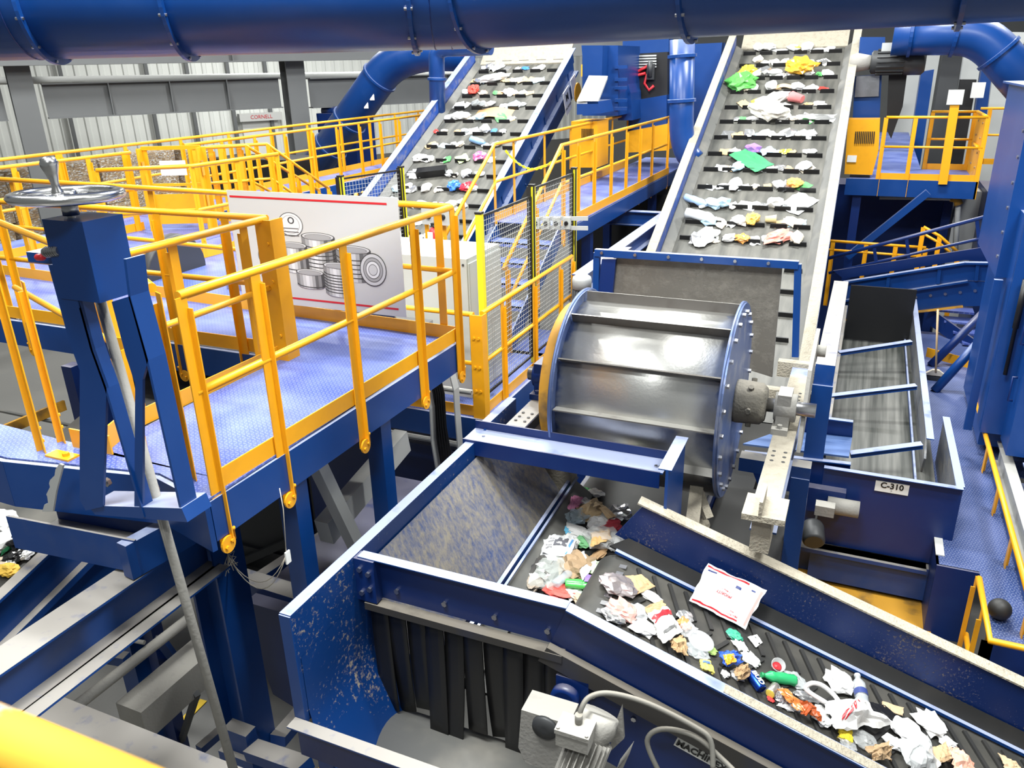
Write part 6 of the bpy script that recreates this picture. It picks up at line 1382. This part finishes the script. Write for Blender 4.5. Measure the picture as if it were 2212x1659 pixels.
for u, px in ((u1, 935), (u1, 972), (u1, 60)):
    p, d = along(u, px); m = MB(); m.lathe([(r_+.001, -.004), (r_+.004, 0), (r_+.001, .004)], p, d, 48, False, False); m.build('seam', 'blue_dark', t)
# blurred foreground rail
m = MB(); a = Pd(-300, 1480, .62); b = Pd(420, 1790, .5); m.tube([a, b], .024, 24); 
mat('yellow_chipped', (.5, .27, .025), .75, wear=1., wearcol=(.15, .16, .17), scale=22, spec=.25)
for nd in MATS['yellow_chipped'].node_tree.nodes:
    if nd.type == 'MAP_RANGE': nd.inputs[1].default_value = .57; nd.inputs[2].default_value = .6
single(m, 'hand_rail', 'yellow_chipped', 'chipped yellow handrail close to the camera in the bottom left corner', 'railing', loc=a)

# ================================================================== litter on the foreground belts
BP = FP(.12, 0, BD)+FN*.004
HP0 = Vector((0, 0, HB+.004))
def plane(k): return {'F': (BP, FN), 'H': (HP0, Z), 'L': (LEFTBELT[0]+LEFTBELT[1]*.004, LEFTBELT[1])}[k]
def on(px, py, k, lift=0): p0, n = plane(k); return Pn(px, py, p0+n*lift, n)
SEED = [0]
def qsheet(name, label, cat, cor, k, mm, lift=.01, bulge=.02, rough=.012, thick=.004, nu=12, nv=9, name2=None):
    SEED[0] += 1; sd = SEED[0]
    n = plane(k)[1]; c = [p if isinstance(p, Vector) else on(*p, k, lift) for p in cor]
    def fn(u, v):
        p = c[0].lerp(c[1], u).lerp(c[3].lerp(c[2], u), v)
        e = Vector((u*2.2, v*2.2, sd*3.7))
        edge = .35+.65*math.sin(math.pi*u)*math.sin(math.pi*v)
        j = Vector((noise.noise(e*2.3+Vector((9, 0, 0))), noise.noise(e*2.1+Vector((0, 9, 0))), 0))*rough*1.2
        return p+j+n*(bulge*math.sin(math.pi*u)*math.sin(math.pi*v)+rough*(noise.noise(e*2)+.7*noise.noise(e*4.7)+.35*noise.noise(e*9))+rough)
    m = MB(); m.grid(fn, nu, nv, smooth=False); m.bm.normal_update()
    if m.bm.faces[:][0].normal.dot(n) < 0 and sum(f.normal.dot(n) for f in m.bm.faces) < 0: bmesh.ops.reverse_faces(m.bm, faces=m.bm.faces[:])
    solid(m.bm, thick)
    cc = sum(c, Vector())/4
    o = m.build(name, mm, loc=cc); tag(o, label, cat); return o, c, fn, n
def blob(name, label, cat, px, py, rx, ry, col, kind='paper', k='F', h=.5, rot=0., fine=True, lift=0.):
    SEED[0] += 1; p = on(px, py, k, lift); ppm = FPX/(p-CAM).dot(FWD)*(.6 if k == 'H' else .85)
    me = (CR if fine else CRL)[SEED[0] % 9]
    return litter(name, me, cmat(col, kind), p, (rx/ppm, ry/ppm*1.25, h*min(rx, ry)/ppm*1.6), plane(k)[1], rot=rot, label=label, cat=cat)
def item(name, label, cat, src, px, py, size, rot, col, kind='plastic', k='F', lift=0.):
    return litter(name, src, cmat(col, kind), on(px, py, k, lift), size, plane(k)[1], rot=rot, label=label, cat=cat)
def cap_on(o, col, x0, r, ln):
    m = MB(); m.lathe([(r, 0), (r*1.02, ln*.5), (r, ln)], (x0, 0, .33), (1, 0, 0), 14)
    me = bpy.data.meshes.new('cap'); m.bm.to_mesh(me); m.bm.free(); me.materials.append(MATS[cmat(col, 'plastic')])
    c = bpy.data.objects.new('cap', me); COL.objects.link(c); c.parent = o; return c
W_ = (.78, .78, .77)
# --- mailer envelope
t, c, fn, n = qsheet('mailing_envelope', 'white bubble mailer with red stripes leaning at the far wall of the chevron belt', 'envelope', (Py(1527, 1219, FY-.06), Py(1655, 1276, FY-.06), (1608, 1361), (1489, 1299)), 'F', cmat((.82, .82, .84), 'paper'), .03, .02, .008, .012, 16, 12)
def decal(t, fn, n, u0, v0, u1, v1, mm, name):
    m = MB(); m.grid(lambda a, b: fn(u0+(u1-u0)*a, v0+(v1-v0)*b)+n*.004, 12, 2); return m.build(name, mm, t)
decal(t, fn, n, .02, .05, .72, .085, 'red', 'red_stripe'); decal(t, fn, n, .03, .93, .82, .965, 'red', 'red_stripe')
mat('ink', (.03, .05, .2), .5)
decal(t, fn, n, .06, .13, .2, .16, 'ink', 'ink_block'); decal(t, fn, n, .55, .27, .64, .33, 'ink', 'bar_code'); decal(t, fn, n, .8, .16, .87, .19, 'ink', 'ink_block'); decal(t, fn, n, .93, .1, .97, .95, cmat((.75, .35, .33)), 'red_border')
for tx, u, v, s_ in (('PRIORITY', .45, .56, .075), ('* MAIL *', .45, .46, .05), ('PRIORITY', .72, .87, .055), ('MAIL', .7, .79, .04)):
    text_map(tx, 'red', 'lettering', t, fn, n, (u, v), (-s_*.8, 0), (0, s_*1.1), .003, .01)
# --- pile on the belt below the hopper
Q = qsheet
Q('newspaper', 'crumpled printed newspaper page at the left side of the hopper belt pile', 'newspaper', ((1178, 1158), (1245, 1165), (1238, 1215), (1160, 1222)), 'H', cmat((.62, .63, .64)), .06, .05, .03)
o, c, fn, n = Q('newspaper', 'folded newspaper with dark photo lying on top of the hopper pile', 'newspaper', ((1188, 1160), (1248, 1168), (1228, 1208), (1172, 1196)), 'H', cmat((.7, .71, .72)), .11, .03, .012)
decal(o, fn, n, .3, .15, .75, .6, cmat((.12, .12, .14)), 'printed_photo'); decal(o, fn, n, .82, .1, .9, .9, cmat((.1, .3, .6)), 'blue_stripe')
for k in range(4): decal(o, fn, n, .05, .2+.18*k, .26, .25+.18*k, cmat((.25, .25, .26)), 'print_line')
Q('receipt', 'long white receipt strip on the hopper pile', 'paper', ((1240, 1200), (1262, 1192), (1278, 1232), (1258, 1255)), 'H', cmat((.8, .82, .85)), .12, .02, .006)
Q('cloth', 'pink folded cloth at the far end of the hopper belt', 'cloth', ((1228, 1072), (1262, 1080), (1250, 1100), (1216, 1112)), 'H', cmat((.8, .3, .5)), .06, .04, .02)
Q('card', 'purple gift card beside the chevron belt head', 'card', ((1265, 1240), (1293, 1246), (1288, 1262), (1262, 1256)), 'H', cmat((.3, .2, .5), 'plastic'), .12, .0, .003, .002)
Q('plastic_bag', 'pale green printed bag at the right of the hopper pile', 'bag', ((1275, 1215), (1308, 1225), (1305, 1250), (1270, 1242)), 'H', cmat((.6, .75, .5)), .08, .03, .02)
Q('envelope', 'manila envelope in the middle of the hopper pile', 'envelope', ((1278, 1152), (1315, 1146), (1322, 1168), (1275, 1185)), 'H', cmat((.7, .45, .18)), .11, .02, .015)
Q('cardboard_piece', 'tan cardboard piece at the far right of the hopper belt', 'cardboard', ((1294, 1098), (1308, 1094), (1330, 1115), (1314, 1122)), 'H', cmat((.52, .36, .2)), .09, .0, .006, .006)
for a in (('paper_scrap', 'crumpled brown kraft paper in the upper hopper pile', 'paper', 1278, 1112, 14, 18, (.5, .36, .2)), ('cup', 'clear plastic cup near the pink cloth', 'cup', 1244, 1130, 14, 13, (.6, .75, .85), 'clear'), ('plastic_bag', 'light blue bag left of the white card sleeve', 'bag', 1211, 1150, 16, 10, (.15, .5, .75), 'plastic'),
          ('packaging_sleeve', 'white sleeve with red print in the hopper pile', 'packaging', 1240, 1153, 22, 9, W_), ('paper_scrap', 'white crumpled paper beside the manila envelope', 'paper', 1292, 1138, 15, 10, W_), ('wrapper', 'dark red wrapper at the right edge of the hopper pile', 'wrapper', 1318, 1146, 12, 12, (.4, .03, .05)),
          ('foil', 'silver foil scrap next to the chevron wall, far end', 'foil', 1335, 1120, 16, 14, (.65, .65, .68), 'foil'), ('plastic_film', 'clear film heap in the middle of the hopper pile', 'film', 1305, 1182, 24, 18, (.75, .76, .76), 'clear'), ('drink_can', 'crushed green can at the far end of the hopper belt', 'can', 1263, 1064, 10, 6, (.1, .45, .12), 'foil'),
          ('carton', 'small white carton beside the crushed green can', 'carton', 1287, 1069, 12, 6, W_), ('paper_scrap', 'brown crumpled bag behind the receipt strip', 'paper', 1244, 1242, 22, 20, (.35, .24, .14)), ('foil', 'dark foil wrapper at the left edge of the hopper pile', 'foil', 1176, 1238, 18, 22, (.25, .24, .23), 'foil'),
          ('box', 'small red box at the left edge of the hopper pile', 'box', 1160, 1235, 10, 14, (.6, .04, .05)), ('plastic_film', 'crinkled clear film left of the green bottle', 'film', 1190, 1255, 22, 24, (.7, .75, .72), 'clear'), ('wrapper', 'red and white wrapper near the hopper front wall', 'wrapper', 1207, 1284, 24, 10, (.7, .1, .08)),
          ('paper_scrap', 'white paper scrap near the hopper front wall', 'paper', 1238, 1288, 16, 9, W_), ('paper_scrap', 'tan paper scrap hard against the hopper front wall', 'paper', 1258, 1302, 14, 8, (.55, .42, .28)), ('drink_can', 'red can top just above the hopper front wall', 'can', 1117, 1275, 8, 5, (.6, .02, .03), 'plastic'), ('plastic_bag', 'brown film scrap left of the newspaper front edge', 'bag', 1152, 1265, 12, 14, (.3, .25, .2)),
          ('paper_scrap', 'white scrap beside the pink cloth', 'paper', 1262, 1098, 12, 9, W_), ('plastic_film', 'clear wrap right of the kraft paper', 'film', 1300, 1122, 14, 10, (.8, .8, .8), 'clear'), ('wrapper', 'green wrapper under the manila envelope', 'wrapper', 1262, 1178, 12, 9, (.15, .4, .18)), ('paper_scrap', 'white tissue at the right of the clear film heap', 'paper', 1325, 1180, 9, 10, W_), ('cardboard_piece', 'brown stick-like cardboard under the clear film', 'cardboard', 1290, 1205, 7, 14, (.45, .28, .14)),
          ('plastic_bag', 'white crumpled bag below the light blue bag', 'bag', 1225, 1185, 15, 13, (.74, .74, .72), 'plastic'), ('paper_scrap', 'cream crumpled paper beside the purple gift card', 'paper', 1300, 1260, 10, 9, (.6, .5, .35)), ('wrapper', 'blue wrapper scrap next to the green bottle cap', 'wrapper', 1278, 1290, 10, 6, (.1, .25, .6))):
    blob(a[0], a[1], a[2], a[3], a[4], a[5], a[6], a[7], a[8] if len(a) > 8 else 'paper', 'H', .55, random.uniform(-.4, .4), lift=.0)
o = item('bottle', 'crushed green soda bottle with red cap on the hopper belt', 'bottle', BOT, 1256, 1270, (.12, .12, .1), .25, (.08, .5, .1), k='H', lift=.05); cap_on(o, (.6, .03, .04), .95, .17, .12)
o = item('bottle', 'clear bottle with blue label standing out of the hopper pile', 'bottle', BOT, 1218, 1255, (.11, .11, .1), 1.3, (.6, .68, .75), 'clear', 'H', .06); cap_on(o, (.1, .3, .7), .95, .17, .12)
# --- chevron belt
Q('cardboard_piece', 'rounded brown cardboard flap near the head of the chevron belt', 'cardboard', ((1350, 1245), (1385, 1243), (1415, 1268), (1375, 1285)), 'F', cmat((.48, .32, .17)), .03, .01, .006, .006)
o, c, fn, n = Q('printed_bag', 'white printed bag with red band lying across the chevron belt', 'bag', ((1398, 1330), (1440, 1312), (1472, 1368), (1430, 1392)), 'F', cmat((.76, .75, .72)), .06, .05, .014)
decal(o, fn, n, .02, .18, .98, .38, 'red', 'red_band'); decal(o, fn, n, .15, .75, .8, .82, cmat((.2, .2, .2)), 'print_line')
Q('cardboard_flap', 'open brown cardboard flap behind the red-banded bag', 'cardboard', ((1392, 1312), (1430, 1298), (1440, 1312), (1398, 1328)), 'F', cmat((.5, .34, .18)), .06, .0, .006)
Q('paper_bag', 'brown paper bag below the red-banded white bag', 'bag', ((1440, 1385), (1475, 1378), (1485, 1420), (1455, 1412)), 'F', cmat((.5, .33, .17)), .03, .04, .02)
Q('card', 'small blank white card in the middle of the chevron belt', 'card', ((1615, 1376), (1635, 1371), (1647, 1388), (1633, 1399)), 'F', cmat(W_), .01, .0, .003, .003)
Q('snack_bag', 'blue and orange snack bag near the near wall of chevron belt', 'bag', ((1550, 1412), (1590, 1410), (1603, 1435), (1568, 1450)), 'F', cmat((.04, .12, .55), 'plastic'), .04, .03, .02)
o, c, fn, n = Q('snack_label', 'orange printed panel on top of the blue snack bag', 'wrapper', ((1560, 1416), (1584, 1413), (1590, 1430), (1570, 1438)), 'F', cmat((.85, .38, .03), 'plastic'), .09, .01, .008)
o, c, fn, n = Q('food_box', 'yellow printed box front beside the near conveyor wall', 'box', ((1510, 1425), (1535, 1428), (1545, 1455), (1515, 1445)), 'F', cmat((.8, .7, .15)), .05, .01, .006, .02)
decal(o, fn, n, .2, .2, .8, .45, cmat((.1, .2, .5)), 'print_block')
Q('cardboard_piece', 'torn brown cardboard with white inside beside the blue can', 'cardboard', ((1582, 1448), (1612, 1438), (1622, 1460), (1592, 1474)), 'F', cmat((.42, .27, .14)), .04, .03, .02, .006)
Q('snack_bag', 'crinkled red brown chip bag next to the shopping bag', 'bag', ((1712, 1512), (1748, 1525), (1772, 1562), (1728, 1545)), 'F', cmat((.4, .08, .02), 'plastic'), .05, .03, .02)
Q('wrapper', 'orange wrapper strip lying over the red brown chip bag', 'wrapper', ((1676, 1490), (1700, 1492), (1740, 1540), (1715, 1535)), 'F', cmat((.6, .2, .05), 'plastic'), .06, .02, .015)
Q('card', 'black card with faint marks right of the shopping bag', 'card', ((1872, 1515), (1915, 1525), (1948, 1555), (1905, 1570)), 'F', cmat((.012, .012, .014), 'plastic'), .02, .01, .003, .003)
Q('cardboard_piece', 'tan cardboard strip on the chevron belt right of black card', 'cardboard', ((1906, 1515), (1952, 1530), (1950, 1546), (1904, 1532)), 'F', cmat((.55, .4, .25)), .02, .0, .004, .005)
Q('cardboard_piece', 'tan cardboard strip near the lower right corner of the photo', 'cardboard', ((2155, 1628), (2195, 1648), (2210, 1668), (2170, 1660)), 'F', cmat((.55, .4, .25)), .02, .01, .008, .005)
Q('cardboard_box', 'squashed brown cardboard box at the bottom of the photo', 'box', ((2012, 1618), (2042, 1605), (2055, 1640), (2025, 1656)), 'F', cmat((.5, .34, .19)), .06, .02, .008, .03)
Q('paper_bag', 'brown paper bag against the near wall at the bottom right', 'bag', ((1865, 1620), (1915, 1608), (1922, 1648), (1885, 1645)), 'F', cmat((.4, .27, .15)), .04, .04, .02)
Q('food_box', 'bright yellow box under the shopping bag', 'box', ((1815, 1570), (1840, 1575), (1842, 1605), (1812, 1592)), 'F', cmat((.85, .62, .03)), .03, .01, .005, .03)
Q('plastic_film', 'printed clear film bag at the bottom of the chevron belt', 'bag', ((1935, 1600), (1995, 1598), (2028, 1660), (1960, 1672)), 'F', cmat((.75, .77, .78), 'clear'), .06, .06, .025)
Q('plastic_film', 'salmon pink film bag at the bottom edge of photo', 'bag', ((2045, 1618), (2075, 1625), (2108, 1672), (2060, 1672)), 'F', cmat((.75, .4, .3), 'plastic'), .04, .04, .02)
# shopping bag with handles and red lettering
o, c, fn, n = Q('shopping_bag', 'white plastic shopping bag with red lettering on the chevron belt', 'bag', ((1768, 1522), (1850, 1520), (1932, 1572), (1802, 1585)), 'F', cmat((.82, .81, .8), 'plastic'), .05, .11, .03, .004, 22, 14)
p0 = fn(.05, .1); p1 = fn(.35, .05)
m = MB(); m.tube(smooth([p0, on(1742, 1490, 'F', .1), on(1752, 1476, 'F', .14), on(1775, 1480, 'F', .14), on(1800, 1500, 'F', .1), p1]), .014, 8); m.build('handle', cmat((.82, .81, .8), 'plastic'), o)
text_map('ijer', 'red', 'lettering', o, fn, n, (.34, .55), (.3, -.29), (.04, -.26), .006, .02)
for a in (('foil', 'white and red crumpled foil at the head of the chevron belt', 'foil', 1333, 1272, 34, 22, (.7, .62, .62), 'foil'), ('paper_scrap', 'white paper scrap right of the brown cardboard flap', 'paper', 1402, 1290, 24, 9, W_), ('tray', 'pink fruit tray with clear lid near the belt head', 'tray', 1342, 1326, 28, 18, (.75, .4, .35), 'plastic'), ('tray', 'clear plastic tray beside the pink fruit tray', 'tray', 1374, 1330, 22, 16, (.78, .8, .82), 'clear'),
          ('paper_scrap', 'white folded paper left of the red-banded bag', 'paper', 1388, 1362, 26, 14, W_), ('foil', 'foil scrap under the near wall by the belt head', 'foil', 1322, 1338, 22, 12, (.7, .7, .7), 'foil'), ('foil', 'silver foil strip right of the red-banded bag', 'foil', 1478, 1336, 14, 12, (.7, .7, .7), 'foil'), ('wrapper', 'orange wrapper beside the silver foil strip', 'wrapper', 1476, 1352, 12, 12, (.7, .25, .08), 'plastic'),
          ('plastic_film', 'clear film above the clear oval lid', 'film', 1484, 1368, 14, 14, (.75, .77, .78), 'clear'), ('bottle', 'crushed clear bottle at the near wall below the oval lid', 'bottle', 1503, 1412, 22, 14, (.7, .74, .76), 'clear'), ('wrapper', 'green wrapper between the clear bottle and snack bag', 'wrapper', 1530, 1405, 16, 8, (.3, .45, .12)), ('plastic_film', 'white film strip right of the blue snack bag', 'film', 1620, 1428, 18, 10, (.78, .78, .76), 'plastic'),
          ('paper_scrap', 'green and white crumpled tub piece below the mailer', 'packaging', 1583, 1374, 16, 9, (.05, .35, .22), 'plastic'), ('paper_scrap', 'white torn paper by the green tub piece', 'paper', 1597, 1398, 15, 8, (.76, .78, .74)), ('bottle_piece', 'small white cap piece at the near wall below snack bag', 'packaging', 1565, 1460, 8, 7, W_, 'plastic'), ('paper_scrap', 'white scrap inside the torn brown cardboard', 'paper', 1592, 1462, 12, 9, W_),
          ('bottle', 'crushed clear bottle right of the green bottle', 'bottle', 1718, 1474, 22, 12, (.72, .76, .78), 'clear'), ('drink_can', 'crushed silver can by the yellow topped can', 'can', 1688, 1512, 14, 12, (.6, .6, .63), 'foil'), ('foil', 'silver foil wrapper left of the shopping bag handle', 'foil', 1742, 1508, 24, 9, (.65, .65, .66), 'foil'), ('paper_scrap', 'white crumpled paper between chip bag and shopping bag', 'paper', 1770, 1552, 15, 18, W_),
          ('plastic_bag', 'white bag with twisted top behind the water bottle', 'bag', 1808, 1480, 26, 20, (.8, .8, .8), 'plastic'), ('foam_box', 'white foam clamshell right of the shopping bag', 'packaging', 1955, 1585, 32, 20, (.84, .84, .84), 'plastic'), ('paper_scrap', 'white crumpled tissue beside the foam clamshell', 'paper', 2002, 1568, 28, 20, (.84, .84, .84)), ('paper_scrap', 'white card piece below the foam clamshell', 'paper', 1928, 1612, 20, 12, W_),
          ('cup', 'clear cup under the front edge of the shopping bag', 'cup', 1862, 1602, 22, 16, (.7, .72, .72), 'clear'), ('foil', 'crushed clear lid left of the clear cup', 'foil', 1828, 1608, 16, 10, (.68, .7, .72), 'clear'), ('plastic_film', 'white film scrap beside the squashed cardboard box', 'film', 2042, 1606, 16, 9, (.78, .78, .78), 'plastic'), ('paper_scrap', 'small red scrap at the near wall by the crushed silver can', 'paper', 1664, 1512, 7, 5, (.7, .05, .05)), ('paper_scrap', 'white paper strip along the near wall left of chip bag', 'paper', 1705, 1530, 20, 7, W_)):
    blob(a[0], a[1], a[2], a[3], a[4], a[5], a[6], a[7], a[8] if len(a) > 8 else 'paper', 'F', .5, random.uniform(-.4, .4))
m = MB(); p = on(1513, 1386, 'F', .03)
m.lathe([(.001, .0), (.075, .0), (.085, .006), (.085, .012), (.07, .01), (.001, .008)], p, FN, 26); tag(m.build('plastic_lid', cmat((.8, .82, .84), 'clear')), 'clear oval plastic lid lying on the chevron belt', 'lid')
m = MB(); p = on(1676, 1442, 'F', 0.0); m.lathe([(.03, .0), (.042, .05), (.045, .055), (.04, .055), (.028, .004)], p, FN+Vector((0, -.5, .0)), 22); o = tag(m.build('cup', cmat((.8, .82, .84), 'clear')), 'small round clear cup with red inside on the chevron belt', 'cup')
m = MB(); m.lathe([(.001, .004), (.026, .006), (.03, .02), (.001, .03)], p, FN+Vector((0, -.5, 0)), 14); m.build('contents', 'red', o)
o = item('bottle', 'crushed green bottle with green cap on the chevron belt', 'bottle', BOT, 1678, 1472, (.11, .1, .1), 3.6, (.03, .38, .14), lift=.0); cap_on(o, (.02, .3, .1), .95, .17, .12)
o = item('bottle', 'clear water bottle with blue banded label behind the shopping bag', 'bottle', BOT, 1853, 1502, (.13, .11, .11), 1.75, (.72, .76, .8), 'clear', lift=.02); cap_on(o, (.8, .8, .8), .95, .17, .12)
m = MB(); m.lathe([(.375, -.35), (.375, 0)], (0, 0, .33), (1, 0, 0), 16, True, False); me = bpy.data.meshes.new('label_band'); m.bm.to_mesh(me); m.bm.free(); me.materials.append(MATS['ink']); b_ = bpy.data.objects.new('label_band', me); COL.objects.link(b_); b_.parent = o
o = item('drink_can', 'blue beer can with white lettering beside the near conveyor wall', 'can', CANM, 1628, 1480, (.1, .09, .09), -.75, (.01, .06, .42), 'foil', lift=.0)
o['_o'] = (0., 0., 0.)
text_mesh('BUD', .5, 'white', 'lettering', o, (0, 0, .76), (1, 0, 0), (0, 1, 0), bold=.02)
o = item('drink_can', 'beer can with yellow top lying against the near conveyor wall', 'can', CANM, 1666, 1498, (.075, .08, .08), -1.9, (.65, .6, .55), 'foil', lift=.0)
m = MB(); m.lathe([(.3, 0), (.36, .02), (.3, .04), (.02, .03)], (.58, 0, .36), (1, 0, 0), 16); me = bpy.data.meshes.new('can_end'); m.bm.to_mesh(me); m.bm.free(); me.materials.append(MATS[cmat((.8, .6, .1), 'plastic')]); e_ = bpy.data.objects.new('can_end', me); COL.objects.link(e_); e_.parent = o
# --- belt at the left frame edge
for k, a in enumerate((('plastic_bag', 'white bag at the upper end of the left edge belt', 'bag', 8, 1138, 26, 20, W_, 'plastic'), ('plastic_bag', 'large white printed bag on the left edge belt', 'bag', 8, 1182, 24, 22, W_, 'plastic'), ('bottle', 'green bottle on the left edge belt', 'bottle', 30, 1180, 9, 18, (.05, .35, .15), 'plastic'), ('plastic_bag', 'glossy black bag on the left edge belt', 'bag', 55, 1178, 22, 16, (.01, .01, .012), 'plastic'),
          ('plastic_bag', 'second black bag nearer the camera on the left edge belt', 'bag', 36, 1206, 16, 14, (.012, .012, .013), 'plastic'), ('box', 'light blue box on the left edge belt', 'box', 76, 1184, 13, 8, (.1, .4, .75)), ('plastic_bag', 'white crumpled bag at the top of left edge belt', 'bag', 46, 1160, 18, 12, W_, 'plastic'), ('wrapper', 'yellow and red wrapper at the lower left of the belt', 'wrapper', 22, 1236, 20, 12, (.8, .5, .06)),
          ('bottle', 'clear bottle at the right side of left edge belt', 'bottle', 92, 1172, 14, 9, (.6, .66, .68), 'clear'), ('paper_scrap', 'white scrap between the black bag and the belt wall', 'paper', 62, 1202, 11, 9, W_), ('paper_scrap', 'cream scrap at the lower end of the left edge belt', 'paper', 6, 1220, 18, 10, (.6, .5, .38)), ('paper_scrap', 'white scrap beside the yellow and red wrapper', 'paper', 24, 1222, 10, 8, W_))):
    blob(a[0], a[1], a[2], a[3], a[4], a[5], a[6], a[7], a[8] if len(a) > 8 else 'paper', 'L', .6, random.uniform(-.4, .4))
